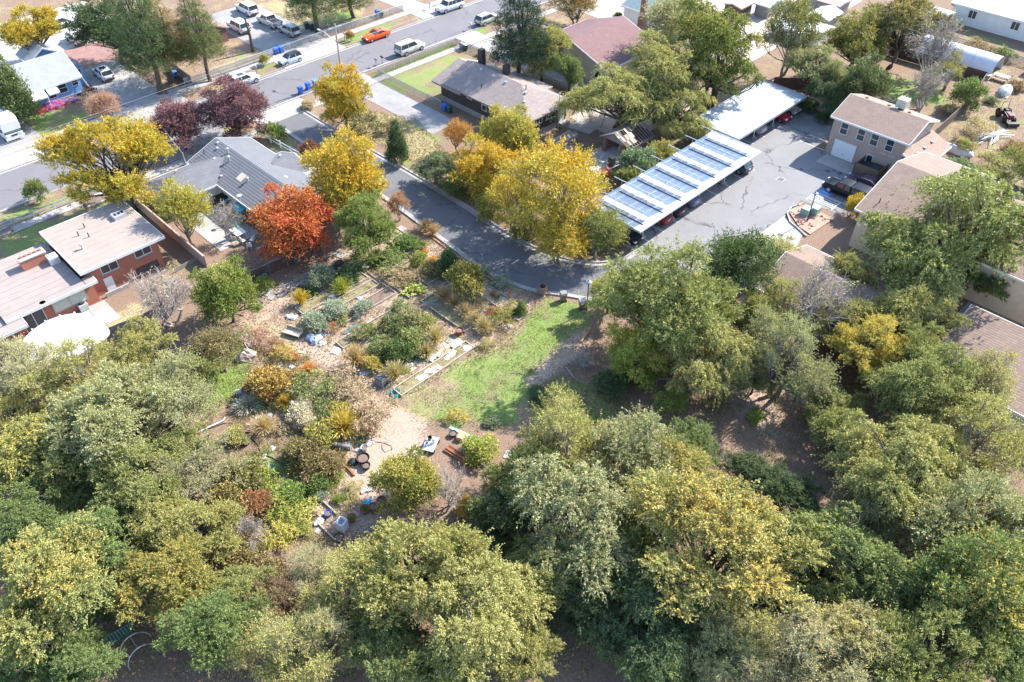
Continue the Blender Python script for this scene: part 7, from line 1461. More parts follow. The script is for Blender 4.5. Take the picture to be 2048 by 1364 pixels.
    ('shrub', 'bush', 639, 988, 15, SAGE, SILV, .4, 'grey-green mound by the long timber edging', .8), ('shrub', 'bush', 679, 996, 12, LIM, GRN, .4, 'small lime plant by the lower path', .9), ('straw_grass', 'loose', 708, 975, 20, STRAW, OLV, .5, 'straw weeds on the lower path side', .7), ('straw_grass', 'loose', 697, 1003, 17, OLV, STRAW, .5, 'grey-green weeds at the lower path', .6), ('shrub', 'bush', 960, 893, 32, (.331, .373, .083), YEL, .4, 'yellow-green shrub beside the dark rails', .8), ('shrub', 'loose', 912, 830, 20, (.359, .345, .069), YEL, .6, 'yellow-flowered weeds by the pale board', .8), ('shrub', 'bush', 983, 842, 15, (.166, .207, .110), OLV, .3, 'grey-green mound on the lawn', .5),
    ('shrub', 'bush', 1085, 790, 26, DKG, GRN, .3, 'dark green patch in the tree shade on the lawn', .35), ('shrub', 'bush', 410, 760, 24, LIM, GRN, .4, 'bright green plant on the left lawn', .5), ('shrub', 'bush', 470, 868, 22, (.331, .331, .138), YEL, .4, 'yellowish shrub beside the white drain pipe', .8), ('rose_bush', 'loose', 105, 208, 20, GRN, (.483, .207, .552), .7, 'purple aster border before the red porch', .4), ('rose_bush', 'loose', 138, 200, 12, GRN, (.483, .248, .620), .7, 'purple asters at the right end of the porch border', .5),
]
for nm, kd, px, py, r_, ba, tp, am, lab, sz in GP:
    plant(nm, kd, px, py, r_ * (1.18 if kd != 'bare' else 1.0), ba, tp, am, lab, 'plant', sz, 'plants in the garden', 'stem', 'foliage')

# ---------------------------------------------------------------- garden clutter
def pot(px, py, r_, h_, mat, label, name='plant_pot', cat='pot', soil=True, green=False):
    x, y = P(px, py); t = thing(name, label, cat, (x, y, 0), group='pots and tubs in the garden')
    MB().lathe((0, 0, 0), [(r_ * .72, 0), (r_, h_), (r_ * 1.06, h_), (r_ * 1.06, h_ * .9 + .0), (r_ * .9, h_ * .88), (r_ * .86, h_ * .6)], 14).build('shell', M[mat], t, local=True)
    if soil: MB().lathe((0, 0, h_ * .7), [(r_ * .88, 0), (r_ * .8, .03), (.02, .05)], 10).build('soil', M['soil'], t, local=True)
for a in ((727, 922, .55, .5, 'dark', 'largest black tub beside the round garden tree'), (733, 936, .36, .42, 'dark', 'black tub in front of the largest black tub'), (725, 932, .2, .3, 'dark', 'small black pot between the black tubs'), (497, 876, .38, .35, 'dark', 'black pot at the bend of the black hose'), (493, 889, .28, .3, 'dark', 'small black pot below the hose bend'), (736, 867, .32, .4, 'dark', 'black pot by the golden fountain grass'), (730, 1022, .4, .4, 'terracotta', 'terracotta pot with a green plant by the dark planks'), (747, 1017, .36, .4, 'terracotta', 'terracotta pot right of the planted terracotta pot'), (764, 1006, .42, .45, 'terracotta', 'terracotta pot in the shade of the round tree'), (704, 1040, .38, .42, 'terracotta', 'terracotta pot near the tall white planter'), (657, 1031, .3, .4, 'binblue', 'blue bucket beside the timber edging'), (532, 937, .34, .5, 'white', 'white bucket by the yellow-green thicket'), (542, 938, .24, .4, 'tealgreen', 'teal bucket beside the white bucket'), (906, 871, .34, .35, 'darksteel', 'dark pot with a stake on the lawn'), (919, 668, .42, .62, 'rust', 'rusty drum at the end of the weedy bed'), (558, 862, .2, .3, 'darksteel', 'tiny dark pot among the hydrangeas'), (678, 1077, .4, .18, 'dark', 'black tyre planter at the lower edging'), (629, 1029, .25, .12, 'dark', 'black tyre on the pale board'), (730, 900, .3, .45, 'bag', 'sack-lined black bucket near the plant pots'), (494, 786, .4, .55, 'binblue', 'blue tub beside the white chair'), (521, 615, .42, .5, 'galv', 'grey dustbin lying by the round tree left of the garden')): pot(*a)
for px, py in ((730, 1016), (704, 1034)): plant('potted_plant', 'bush', px, py, 8, (.2, .2, .05), LIM, .4, 'leafy plant growing in the terracotta pot ' + ('by the dark planks' if px == 730 else 'near the tall white planter'), 'plant', .8, 'plants in the garden', 'stem', 'foliage', .3)
x, y = P(686, 1058); t = thing('tall_planter', 'tall square white planter at the lower path', 'planter', (x, y, 0), .3)
for a in ((-.35, -.35, 0, -.3, .35, 1.1), (.3, -.35, 0, .35, .35, 1.1), (-.3, -.35, 0, .3, -.3, 1.1), (-.3, .3, 0, .3, .35, 1.1), (-.3, -.3, .4, .3, .3, .5)): MB().box(*a).build('side_panel', plain('pale_blue_grey', (.55, .6, .66), .5, .08), t, local=True)
def sack(px, py, r_, mat, label, k=3, name='sack', cat='sack'):
    x, y = P(px, py); t = thing(name, label, cat, (x, y, 0), group='sacks and sheets in the garden')
    for i in range(k):
        rr = .78 * r_ * RNG.uniform(.6, 1); MB().blob((RNG.uniform(-.6, .6) * r_, RNG.uniform(-.6, .6) * r_, rr * .25), (rr, rr * .75, rr * .4), RNG.randrange(999), 9, 5, .35).build('fold', M[mat] if i != 1 else M['bagblue'], t, local=True)
for a in ((696, 888, .32, 'bag', 'white sack beside the concrete tube'), (713, 899, .4, 'bag', 'white sack in front of the plant pots'), (738, 887, .34, 'bag', 'white sack right of the green basket'), (563, 963, .34, 'bag', 'white bag on the green thicket'), (542, 899, .36, 'bag', 'white bags by the brown-green bush'), (528, 916, .36, 'bag', 'white bags above the white bucket'), (511, 920, .3, 'bag', 'flat white sheet by the hose'), (734, 983, .42, 'bag', 'white sack on the lower path'), (637, 1039, .55, 'bag', 'white junk beside the pale board'), (743, 1006, .5, 'sky_blue', 'bright blue sheet by the round garden tree'), (588, 634, .6, 'bag', 'white sacks left of the lavender'), (722, 596, .4, 'bag', 'blue and white sack in the box bed'), (712, 622, .36, 'bag', 'white sack beside the right lavender mound'), (740, 571, .28, 'bag', 'white jug in the second bed'), (715, 567, .3, 'bag', 'white sack by the squash leaves'), (633, 676, .95, 'bagblue', 'blue and white tarpaulin at the bed corner'), (640, 688, .5, 'bag', 'white sacks below the tarpaulin'), (585, 752, .5, 'bag', 'white sheets right of the viburnum'), (582, 735, .3, 'bag', 'white bag above the white sheets'), (558, 732, .34, 'bag', 'pale bag by the dark rocks'), (533, 696, .34, 'bag', 'white bag in the pinkish weeds'), (571, 783, .3, 'bag', 'small white block by the asparagus'), (480, 800, .42, 'bag', 'white cloth heap behind the pale lavender'), (1020, 655, .4, 'bag', 'white sheet in the straw weeds'), (729, 742, .85, 'bagblue', 'silver tarpaulin by the compost bin'), (818, 729, .3, 'bag', 'white bag at the plank walk'), (488, 672, .3, 'bagblue', 'grey-blue bundle on the left lawn'), (470, 668, .34, 'bagblue', 'dark blue-grey box on the left lawn'), (785, 655, .28, 'bag', 'white rag in the berry thicket'), (516, 833, .3, 'concrete', 'white boulder by the hose'), (538, 833, .36, 'concrete', 'pale boulder beside the white one'), (565, 832, .34, 'concrete', 'flat pale rock by the hydrangea')): sack(*a)
def slab_(px, py, w_, l_, rz, mat, label, z=.05, name='loose_board', cat='board', tilt=0.0):
    x, y = P(px, py); t = thing(name, label, cat, (x, y, 0), rz, 'loose boards and sheets'); o = MB().box(-w_ / 2, -l_ / 2, .02, w_ / 2, l_ / 2, .02 + z).build('sheet', M[mat], t, local=True); o.rotation_euler = (0, tilt, 0)
    MB().box(-w_ / 2 - .01, -.03, .0, w_ / 2 + .01, .03, .019).build('batten', M['timber'], t, local=True)
for a in ((565, 586, 1.5, 1.0, .0, 'greywood', 'grey board panel by the fence paving'), (580, 570, 1.4, .8, .1, 'concrete', 'pale flat panel above the grey board panel'), (590, 582, 1.6, .8, 0, 'greywood', 'weathered plank panel right of the grey board panel'), (545, 594, 1.0, .7, .3, 'concrete_old', 'grey paving slab left of the board panels'), (535, 585, 1.2, .8, .5, 'concrete', 'pale slab by the dustbin'), (612, 565, 2.2, 1.0, .05, 'concrete_old', 'long grey slab below the board fence'), (600, 556, 1.8, .7, .05, 'greywood', 'weathered sheet right under the board fence'), (628, 1015, .5, 2.2, .0, 'timber_pale', 'pale board lying in the lower garden path'), (637, 1061, .6, .45, .3, 'concrete', 'white tray by the lower thicket'), (702, 658, 1.9, .4, .1, 'glass_teal', 'glass sheet lying beside the berry thicket'), (924, 866, .35, 2.6, .25, 'greenmetal', 'long pale green board on the lawn'), (1016, 910, .9, .6, .4, 'concrete', 'white panel at the edge of the woods'), (680, 510, 1.0, 1.4, .3, 'concrete_old', 'grey sheet leaning by the dark yard'), (675, 530, 1.6, .9, .3, 'darksteel', 'dark crumpled sheet under the golden maple'), (800, 460, 1.4, 1.0, .1, 'concrete', 'white sheet behind the peony bush'), (604, 705, .35, .8, .6, 'timber_pale', 'small pale plank on the chip path'), (672, 702, .9, .8, .4, 'white', 'white square frame beside the tan grass'), (866, 648, .9, .5, .1, 'concrete', 'pale slab at the thicket corner'), (980, 605, .4, .6, .4, 'concrete', 'white paper sheet in the lane side bed')): slab_(*a)
x, y = P(665, 600); gb = thing('grey_box', 'upturned grey box in the second long bed', 'box', (x, y, .1), .5); MB().frustum(-.4, -.3, .4, .3, .1, -.33, -.22, .33, .22, .55).build('shell', M['concrete_old'], gb, local=True); MB().box(-.42, -.32, .08, .42, .32, .14).build('rim', M['bingrey'], gb, local=True)
x, y = P(764, 768); cb = thing('compost_bin', 'dark grey square compost bin at the end of the plank walk', 'compost bin', (x, y, 0), .25); MB().frustum(-.5, -.5, .5, .5, 0, -.42, -.42, .42, .42, .9).build('body', M['bingrey'], cb, local=True, bevel=.03); MB().box(-.45, -.45, .9, .45, .45, 1.0).build('lid', M['darksteel'], cb, local=True, bevel=.02); MB().box(-.3, -.52, .1, .3, -.49, .3).build('hatch', M['dark'], cb, local=True)
x, y = P(790, 790); hc = thing('hose_coil', 'tangle of green hose at the end of the front bed', 'hose', (x, y, 0))
for i in range(4): MB().tube([(x + .45 * math.cos(a) + i * .08, y + .4 * math.sin(a) + i * .05, .06 + i * .05) for a in np.linspace(0, 6.1, 16)], .03, 5).build('loop', M['tealgreen'], hc)
x, y = P(688, 897); ct = thing('concrete_tube', 'grey tube lying by the lower thicket', 'pipe', (x, y, 0)); MB().tube([(x - .5, y + .9, .22), (x + .4, y - .5, .22)], .22, 12).build('tube', M['concrete_old'], ct, smooth=True); MB().tube([(x - .53, y + .95, .22), (x - .5, y + .9, .22)], .17, 10).build('end', M['dark'], ct)
x, y = P(725, 886); gk = thing('basket', 'dark green basket among the white sacks', 'basket', (x, y, 0)); MB().lathe((x, y, 0), [(.32, 0), (.42, .4), (.45, .4), (.4, .32), (.3, .1)], 12).build('shell', M['bingreen'], gk); MB().tube([(x - .4, y, .4), (x, y, .75), (x + .4, y, .4)], .02, 5).build('handle', M['bingreen'], gk)
x, y = P(706, 926); dm = thing('black_dome', 'black upturned kettle lid beside the tubs', 'lid', (x, y, 0)); MB().lathe((x, y, 0), [(.42, 0), (.4, .2), (.28, .38), (.05, .45)], 14).build('shell', M['dark'], dm, smooth=True); MB().lathe((x, y, .45), [(.06, 0), (.06, .06)], 8).build('knob', M['darksteel'], dm)
x, y = P(862, 893); wc = thing('utility_cart', 'white cart heaped with grey buckets on the chip path', 'cart', (x, y, 0), .5); MB().box(-.8, -.5, .3, .8, .5, .4).build('tray', M['white'], wc, local=True); MB().tube([(-.8, -.4, .4), (-1.1, -.4, .8), (-1.1, .4, .8), (-.8, .4, .4)], .04, 5).build('handle', M['white'], wc, local=True)
for i, (a, b_) in enumerate(((.4, .2), (.1, -.2), (-.3, .25))): MB().lathe((a, b_, .4), [(.16, 0), (.2, .35), (.17, .35), (.1, .1)], 10).build('bucket', M[('dark', 'bag', 'bagblue')[i]], wc, local=True)
for sx in (-.6, .6):
    for sy in (-.5, .5): MB().tube([(sx, sy - .05, .18), (sx, sy + .05, .18)], .18, 10).build('wheel', M['rubber'], wc, local=True)
x, y = P(917, 912); rl = thing('rail_stack', 'stack of dark rusty rails at the lawn edge', 'rails', (x, y, 0))
for i in range(4): MB().cbox((x - .3 + i * .2, y - .1, .12 + (i % 2) * .1), (.14, 2.9, .12), .12).build('rail', M['rust'], rl)
x, y = P(922, 876); hb_ = thing('hay_bale', 'brown straw bale beside the pale green board', 'bale', (x, y, 0), .4); MB().box(-.45, -.3, 0, .45, .3, .45).build('straw', M['straw'], hb_, local=True, bevel=.06)
for s_ in (-.2, .2): MB().box(s_ - .01, -.305, .0, s_ + .01, .305, .455).build('twine', M['timber'], hb_, local=True)
x, y = P(1020, 592); gn = thing('fire_hydrant', 'small red and yellow hydrant by the lane side grass', 'hydrant', (x, y, 0)); MB().lathe((x, y, 0), [(.17, 0), (.17, .06), (.11, .1), (.11, .5)], 10).build('barrel', plain('hydrant_yellow', (.6, .4, .04), .6, .1), gn); MB().lathe((x, y, .5), [(.15, 0), (.13, .12), (.05, .22)], 10).build('bonnet', M['red'], gn); MB().tube([(x - .2, y, .35), (x + .2, y, .35)], .06, 8).build('nozzle', M['red'], gn)
x, y = P(480, 790); cs = thing('garden_chair', 'white plastic garden chair on the left lawn', 'chair', (x, y, 0), 1.0)
MB().box(-.25, -.25, .42, .25, .25, .46).build('seat', M['white'], cs, local=True); MB().box(-.27, -.25, .46, -.22, .25, .95).build('backrest', M['white'], cs, local=True)
for sx in (-.22, .22):
    for sy in (-.22, .22): MB().tube([(sx, sy, 0), (sx, sy, .42)], .025, 5).build('leg', M['white'], cs, local=True)
x, y = P(587, 670); wb = thing('garden_bench', 'tilted wooden trough bench on the path left of the lavender', 'bench', (x, y, 0), .4); MB().box(-.4, -.9, .35, .4, .9, .42).build('top', M['timber_pale'], wb, local=True); MB().box(.4, -.95, .0, .46, .95, .75).build('side_board', M['timber_pale'], wb, local=True)
for sy in (-.8, .8): MB().box(-.35, sy - .05, 0, -.28, sy + .05, .35).build('leg', M['timber'], wb, local=True); MB().box(.3, sy - .05, 0, .37, sy + .05, .35).build('leg', M['timber'], wb, local=True)
x, y = P(500, 688); wt = thing('white_crate', 'white plastic crate on the left lawn', 'crate', (x, y, 0), .3)
for a in ((-.4, -.3, 0, -.36, .3, .45), (.36, -.3, 0, .4, .3, .45), (-.36, -.3, 0, .36, -.26, .45), (-.36, .26, 0, .36, .3, .45), (-.36, -.26, .2, .36, .26, .26)): MB().box(*a).build('side_panel', M['white'], wt, local=True)
x, y = P(493, 715); bo = thing('brush_mound', 'mound of brown clippings with a white stick on the left lawn', 'mound', (x, y, 0)); MB().blob((x, y, .2), (.9, .7, .7), 12, 12, 7, .35).build('heap', M['rock'], bo); MB().tube([(x + .5, y - .4, 0), (x + .3, y + .2, 1.6)], .03, 5).build('stick', M['white'], bo)
x, y = P(863, 612); tw = thing('twig_pile', 'pile of brown cut twigs on the weedy bed', 'twigs', (x, y, 0))
for i in range(26): a = RNG.uniform(-.5, .5) + .6; l_ = RNG.uniform(.5, 1.0); ox, oy = RNG.uniform(-.4, .4), RNG.uniform(-.4, .4); MB().tube([(x + ox - math.cos(a) * l_, y + oy + math.sin(a) * l_, .2 + RNG.uniform(0, .2)), (x + ox + math.cos(a) * l_, y + oy - math.sin(a) * l_, .2 + RNG.uniform(0, .2))], .02, 4).build('twig', M['timber'], tw)
tag(MB().tube([(*P(a, b_), .04) for a, b_ in ((398, 866), (420, 858), (445, 848), (462, 846), (478, 855), (494, 868), (506, 880), (515, 889), (520, 902), (527, 910), (540, 914), (556, 922), (575, 940), (590, 952))], .045, 6).build('garden_hose', M['blackhose']), 'long black hose winding along the bare earth', 'hose')
tag(MB().tube([(*P(a, b_), .04) for a, b_ in ((735, 884), (752, 884), (768, 886), (782, 892), (784, 900), (770, 905), (764, 897), (765, 888))], .02, 5).build('garden_hose', M['blackhose']), 'thin dark hose looped on the chip path by the sacks', 'hose')
dpz = thing('drain_pipe', 'white drain pipe at the start of the black hose', 'pipe', (*P(400, 864), 0)); MB().tube([(*P(392, 868), .1), (*P(448, 842), .1)], .07, 6).build('pipe', M['white'], dpz); MB().tube([(*P(446, 843), .1), (*P(452, 838), .25)], .08, 6).build('elbow', M['bag'], dpz)
br_ = thing('fallen_branch', 'curved white fallen branch in the tree shade on the lawn', 'branch', (*P(1140, 745), 0)); MB().tube([(*P(1132, 735), .06), (*P(1140, 746), .12), (*P(1146, 755), .1), (*P(1152, 760), .05)], [.05, .06, .05, .02], 5).build('stem', M['deadwood'], br_); MB().tube([(*P(1140, 746), .12), (*P(1137, 752), .2)], [.03, .01], 4).build('side_twig', M['deadwood'], br_)
lg = thing('log_edging', 'orange-brown log at the edge of the chip path under the elm', 'log', (*P(1170, 670), 0)); MB().tube([(*P(1180, 658), .12), (*P(1162, 685), .12)], .13, 8).build('stem', plain('orange_wood', (.5, .28, .12), .8, .2), lg); MB().tube([(*P(1172, 668), .2), (*P(1175, 664), .4)], .04, 5).build('stub', M['bark'], lg)
st_ = [(1, 640, 470), (2, 0, 0)]
for i, (px, py, h_, lab) in enumerate(((809, 470, 1.3, 'thin stake behind the peony bush'), (800, 548, 1.6, 'grey stake by the path crossing'), (811, 527, 1.8, 'tall stake left of the upright olive bush'), (863, 550, 1.2, 'white stake in the marigold bed'), (550, 635, 1.2, 'dark stake by the dustbin'), (660, 676, 1.3, 'white stake at the tarpaulin corner'), (563, 593, 1.4, 'green post by the board panels'), (873, 556, 1.0, 'pale stake beside the upright bush'))):
    x, y = P(px, py); t = thing('garden_stake', lab, 'stake', (x, y, 0), group='stakes in the garden'); MB().tube([(x, y, 0), (x + RNG.uniform(-.1, .1), y + RNG.uniform(-.1, .1), h_)], .03, 5).build('rod', M['deadwood'], t); MB().lathe((x, y, 0), [(.06, 0), (.04, .05)], 6).build('foot', M['timber'], t)
# grey house back yard
x, y = P(489, 438); sw = thing('swing_seat', 'garden swing with a bright teal canopy on the patio', 'swing', (x, y, 0)); MB().slab3([(x - .9, y - 1.0, 1.8), (x + .7, y - 1.0, 2.0), (x + .7, y + 1.0, 2.0), (x - .9, y + 1.0, 1.8)], .06).build('canopy', M['teal'], sw); MB().box(x - .4, y - .9, .45, x + .3, y + .9, .55).build('seat', M['bingrey'], sw); MB().box(x + .25, y - .9, .55, x + .35, y + .9, 1.0).build('backrest', M['bingrey'], sw)
for sx in (-.8, .6):
    for sy in (-1, 1): MB().tube([(x + sx, y + sy, 0), (x + sx * .9, y + sy, 1.85)], .03, 5).build('leg', M['darksteel'], sw)
x, y = P(478, 472); um = thing('patio_umbrella', 'closed teal green parasol over a white table', 'parasol', (x, y, 0)); MB().tube([(x, y, 0), (x, y, 2.5)], .03, 6).build('pole', M['galv'], um); MB().lathe((x, y, 1.1), [(.16, 0), (.2, .3), (.12, 1.0), (.03, 1.4)], 8).build('folded_canopy', M['tealgreen'], um)
tbx = thing('patio_table', 'white table under the closed teal parasol', 'table', (x, y, 0)); MB().prism([(x - .6, y - .9), (x + .6, y - .9), (x + .6, y + .9), (x - .6, y + .9)], .7, .74).build('table_top', M['white'], tbx)
for sx in (-.5, .5):
    for sy in (-.8, .8): MB().tube([(x + sx, y + sy, 0), (x + sx, y + sy, .7)], .03, 5).build('leg', M['white'], tbx)
def chair(px, py, rz, mat, label):
    x, y = P(px, py); t = thing('patio_chair', label, 'chair', (x, y, 0), rz, 'chairs in the back yard'); MB().box(-.25, -.25, .4, .25, .25, .45).build('seat', M[mat], t, local=True); MB().box(-.28, -.25, .45, -.22, .25, .95).build('backrest', M[mat], t, local=True)
    for sx in (-.22, .22):
        for sy in (-.22, .22): MB().tube([(sx, sy, 0), (sx, sy, .4)], .02, 4).build('leg', M[mat], t, local=True)
chair(488, 487, 0, 'white', 'white chair left of the patio table'); chair(506, 485, 2, 'white', 'white chair beside the maple trunk'); chair(470, 490, 4, 'timber_pale', 'wooden chair before the patio table'); chair(500, 497, 1, 'white', 'white chair nearest the board fence')
x, y = P(446, 402); ht = thing('hot_tub', 'dark brown hot tub cover against the grey house', 'hot tub', (x, y, 0)); B(x - .9, y - .9, 0, x + .9, y + .9, .8).build('cabinet', plain('tub_brown', (.07, .04, .035), .7, .2), ht); B(x - .95, y - .95, .8, x + .95, y + .95, .9).build('cover', M['dark'], ht)
x, y = P(452, 412); tl = thing('teal_table', 'small teal table by the hot tub', 'table', (x, y, 0)); B(x - .6, y - .3, .65, x + .6, y + .3, .7).build('table_top', M['teal'], tl)
for sx in (-.5, .5): MB().tube([(x + sx, y, 0), (x + sx, y, .65)], .03, 5).build('leg', M['darksteel'], tl)
x, y = P(547, 530); bn = thing('slatted_bench', 'white slatted bench behind the board fence', 'bench', (x, y, 0), .1)
for i in range(11): MB().box(-1.1 + i * .2, -.35, .42, -1.0 + i * .2, .35, .46).build('slat', M['concrete'], bn, local=True)
for sy in (-.3, .3): MB().box(-1.1, sy - .04, .34, 1.1, sy + .04, .42).build('rail', M['timber_pale'], bn, local=True)
for sx in (-1, 1): MB().box(sx - .05, -.3, 0, sx + .05, .3, .34).build('leg', M['timber_pale'], bn, local=True)
for i, (px, py) in enumerate(((518, 498), (527, 494), (526, 504), (521, 506))):
    x, y = P(px, py); t = thing('stepping_stone', ('round stone at the left of the four', 'round stone at the top of the four', 'round stone at the right of the four', 'round stone at the front of the four')[i] + ' near the maple', 'stone', (x, y, 0), group='round stones under the maple'); MB().lathe((x, y, 0), [(.32, 0), (.32, .1), (.26, .14)], 12).build('disc', M['concrete_old'], t); MB().lathe((x, y, .14), [(.2, 0), (.2, .01)], 10).build('worn_top', M['concrete'], t)
tp_ = thing('teepee_frame', 'grey leaning sheet and poles behind the board fence', 'frame', (*P(578, 515), 0)); x, y = P(578, 515)
for dx, dy in ((-.5, -.5), (.5, -.4), (0, .5)): MB().tube([(x + dx, y + dy, 0), (x, y, 2.4)], .04, 5).build('pole', M['greywood'], tp_)
MB().slab3([(x - .5, y - .5, .1), (x + .5, y - .4, .1), (x + .05, y, 2.3), (x - .05, y, 2.3)], .04).build('sheet', M['concrete_old'], tp_)
for i, (px, py) in enumerate(((530, 562), (595, 530))):
    x, y = P(px, py); t = thing('hose_reel', ('green hose hanging on the board fence', 'small teal hose holder on the board fence')[i], 'hose reel', (x, y, 0)); MB().tube([(x + .25 * math.cos(a) * 1.2, y - .15, .8 + .25 * math.sin(a)) for a in np.linspace(0, 6.28, 12)], .06, 5).build('coil', M['tealgreen'], t); B(x - .05, y - .12, .5, x + .05, y - .04, 1.1).build('bracket', M['darksteel'], t)

# ---------------------------------------------------------------- uncountable ground cover
def scatter(name, polys, count, size, base, tip, seed, hgt=.12):
    q = np.random.default_rng(seed); P_ = []
    for poly, k in polys:
        poly = [tuple(p) for p in poly]; xs = [p[0] for p in poly]; ys = [p[1] for p in poly]
        c = np.stack([q.uniform(min(xs), max(xs), k * 3), q.uniform(min(ys), max(ys), k * 3)], -1)
        c = c[inpoly(c[:, 0], c[:, 1], poly)][:k]; P_.append(c)
    c = np.concatenate(P_); n = len(c)
    p = np.concatenate([c, np.full((n, 1), .01)], 1); dr = unit(q.normal(size=(n, 3)) * .6 + np.array([0, 0, hgt * 6])); 
    me = leaf_mesh(name, p, dr, unit(q.normal(size=(n, 3))), q.uniform(.6, 1.4, n) * size, size * .35, q.uniform(0, 1, n), q.uniform(0, 1, n), q.uniform(0, 1, n))
    o = bpy.data.objects.new(name, me); COL.objects.link(o); o.color = (*base, 1); o['tip_color'] = list(tip); o['tip_amount'] = .5; o['kind'] = 'stuff'; return o
lawn = PX((1075, 590), (1190, 612), (1185, 640), (1120, 690), (1060, 760), (1020, 860), (950, 850), (830, 810), (960, 700), (1050, 650))
scatter('grass', [(lawn, 1800), (PX((385, 770), (430, 690), (500, 650), (520, 690), (490, 770), (470, 800), (400, 830)), 4000), (PX((1060, 770), (1120, 750), (1260, 800), (1350, 850), (1200, 860), (1060, 850)), 4000), (PX((728, 152), (905, 85), (915, 92), (770, 156)), 3000)], 0, .16, (.19, .27, .07), (.34, .34, .12), 1)
scatter('dry_weeds', [(PX((690, 215), (830, 235), (900, 310), (870, 330), (800, 320), (720, 265)), 5000), (PX((470, 640), (560, 560), (740, 470), (870, 470), (1080, 600), (1010, 700), (800, 800), (560, 780)), 9000), (PX((905, 385), (1080, 500), (1240, 515), (1250, 480), (1130, 430), (960, 360)), 6000), (PX((1880, 80), (2048, 110), (2048, 330), (1900, 330), (1890, 250)), 2500)], 0, .24, (.30, .24, .12), (.2, .2, .07), 2)
gq = np.random.default_rng(77)
gpoly = PX((560, 575), (680, 520), (760, 480), (860, 470), (1060, 600), (1000, 690), (800, 790), (650, 700))
def tufts(name, poly, clumps, per, spread, size, base, tip, seed, hgt):
    q = np.random.default_rng(seed); xs = [p[0] for p in poly]; ys = [p[1] for p in poly]
    c = np.stack([q.uniform(min(xs), max(xs), clumps * 3), q.uniform(min(ys), max(ys), clumps * 3)], -1); c = c[inpoly(c[:, 0], c[:, 1], poly)][:clumps]
    n = len(c) * per; p = np.repeat(c, per, 0) + q.normal(size=(n, 2)) * spread * np.repeat(q.uniform(.4, 1.3, len(c)), per)[:, None]
    z = np.abs(q.normal(size=(n, 1))) * hgt; cl = np.repeat(q.uniform(0, 1, len(c)), per)
    me = leaf_mesh(name, np.concatenate([p, z], 1), unit(q.normal(size=(n, 3)) * .7 + np.array([0, 0, .6])), unit(q.normal(size=(n, 3)) + np.array([0, 0, .6])), q.uniform(.6, 1.4, n) * size, size * .4, q.uniform(0, 1, n), q.uniform(0, 1, n), cl)
    o = bpy.data.objects.new(name, me); COL.objects.link(o); o.color = (*base, 1); o['tip_color'] = list(tip); o['tip_amount'] = .5; o['kind'] = 'stuff'; return o
tufts('garden_weeds', gpoly, 280, 40, .22, .13, (.26, .27, .10), (.42, .32, .16), 5, .12)
tufts('garden_weeds', gpoly, 120, 40, .25, .13, (.40, .29, .17), (.3, .2, .12), 6, .16)
tufts('garden_weeds', PX((480, 700), (600, 700), (760, 820), (700, 960), (700, 1080), (600, 1090), (480, 1000), (450, 850)), 500, 50, .28, .13, (.24, .25, .09), (.42, .28, .14), 7, .2)
tufts('woodland_undergrowth', PX((0, 700), (420, 700), (480, 950), (560, 1100), (900, 1060), (1100, 820), (1380, 700), (2048, 760), (2048, 1364), (0, 1364)), 1500, 40, .5, .2, (.16, .19, .08), (.32, .24, .12), 8, .3)
tufts('lawn_weeds', PX((800, 790), (960, 690), (1070, 610), (1190, 620), (1060, 770), (1010, 870), (860, 850)), 350, 30, .35, .12, (.2, .27, .08), (.4, .34, .17), 9, .05)
scatter('fallen_leaves', [(PX((905, 385), (1080, 500), (1240, 515), (1250, 480), (1130, 430), (960, 360)), 5000), (PX((1030, 730), (1130, 650), (1190, 660), (1400, 740), (1580, 900), (1200, 860)), 9000), (PX((0, 900), (700, 1000), (1000, 1364), (0, 1364)), 14000), (PX((480, 440), (640, 440), (640, 520), (480, 560)), 5000), (PX((340, 300), (505, 240), (530, 250), (350, 325)), 2500)], 0, .16, (.26, .16, .08), (.42, .26, .08), 3, .02)

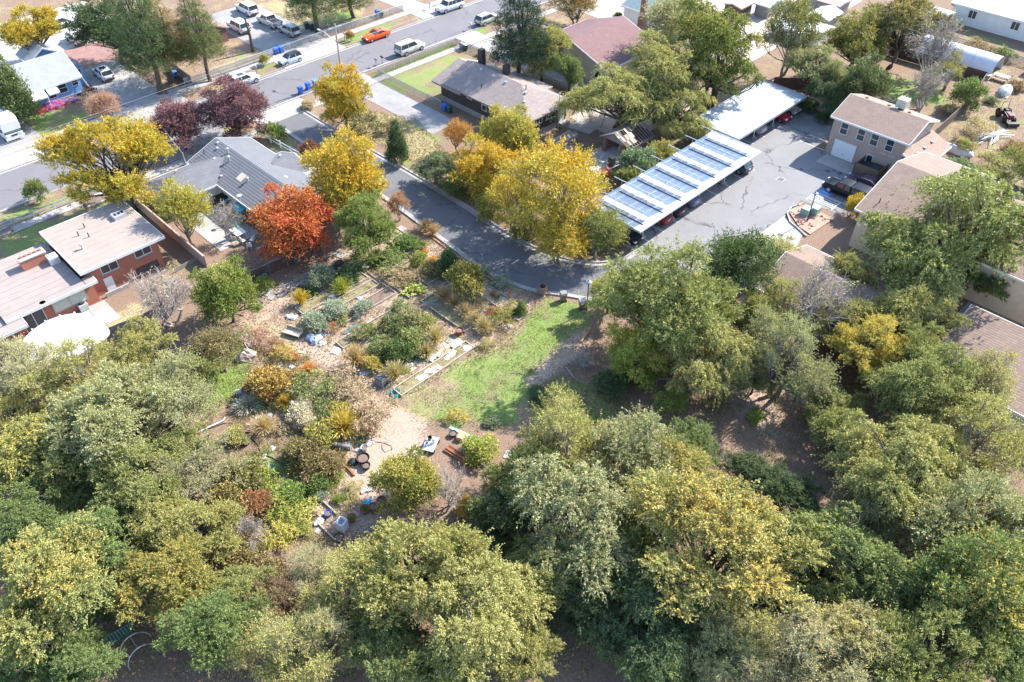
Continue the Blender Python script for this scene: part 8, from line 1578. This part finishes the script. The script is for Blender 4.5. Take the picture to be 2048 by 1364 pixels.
x, y = P(290, 1318); hf = thing('hoop_trellis', 'pale wire hoop over the dark yard in the lower left', 'trellis', (x, y, 0))
for k in range(2): MB().tube([(x - 1.1 * math.cos(a), y + k * 1.2, 1.6 * math.sin(a)) for a in np.linspace(0, math.pi, 12)], .035, 5).build('hoop', M['galv'], hf)
MB().tube([(x, y, 1.6), (x, y + 1.2, 1.6)], .02, 4).build('tie_bar', M['galv'], hf)
gf = thing('wire_fence', 'green wire garden fence beside the pale wire hoop', 'fence', (*P(225, 1285), 0)); a0, a1 = Vector((*P(222, 1290), 0)), Vector((*P(270, 1262), 0))
for k in range(9): q_ = a0.lerp(a1, k / 8); MB().tube([(q_.x, q_.y, 0), (q_.x, q_.y, 1.2)], .025, 4).build('picket', M['tealgreen'], gf)
for z in (.2, 1.1): MB().tube([(a0.x, a0.y, z), (a1.x, a1.y, z)], .02, 4).build('rail', M['tealgreen'], gf)
pot(1081, 1333, .5, .45, 'dark', 'round black tub on the dark ground at the bottom edge')
wf = thing('white_sawhorse', 'pale leaning boards under the lime green tree', 'boards', (*P(1310, 775), 0)); x, y = P(1310, 775); MB().tube([(x - .5, y - .5, 0), (x, y, 1.2)], .06, 4).build('leg', M['concrete_old'], wf); MB().tube([(x, y, 1.2), (x + .9, y - .9, 1.1)], .07, 4).build('beam', M['concrete_old'], wf)
# pale stony patches, sheets and stakes lying in the front beds
for i, (px, py, w_, l_) in enumerate(((900, 712, 1.5, .5), (867, 742, 1.7, .9), (845, 757, 1.0, .7), (935, 697, .9, .7), (915, 690, 1.2, .4), (870, 716, 1.3, .4))):
    x, y = P(px, py); t = thing('gypsum_patch', 'pale stones in the front beds, ' + ('near the upper end of the plank walk', 'largest, in the middle of the front bed', 'below the largest patch', 'at the upper right end of the front bed', 'by the rusty drum', 'on the middle of the plank walk')[i], 'stones', (x, y, 0))
    for k in range(12): r_ = RNG.uniform(.14, .34); MB().blob((x + RNG.uniform(-w_, w_) * .4, y + RNG.uniform(-l_, l_) * .35, .13), (r_, r_ * .75, .07), 100 + k + 20 * i, 7, 4, .45).build('stone', M['mark'], t)
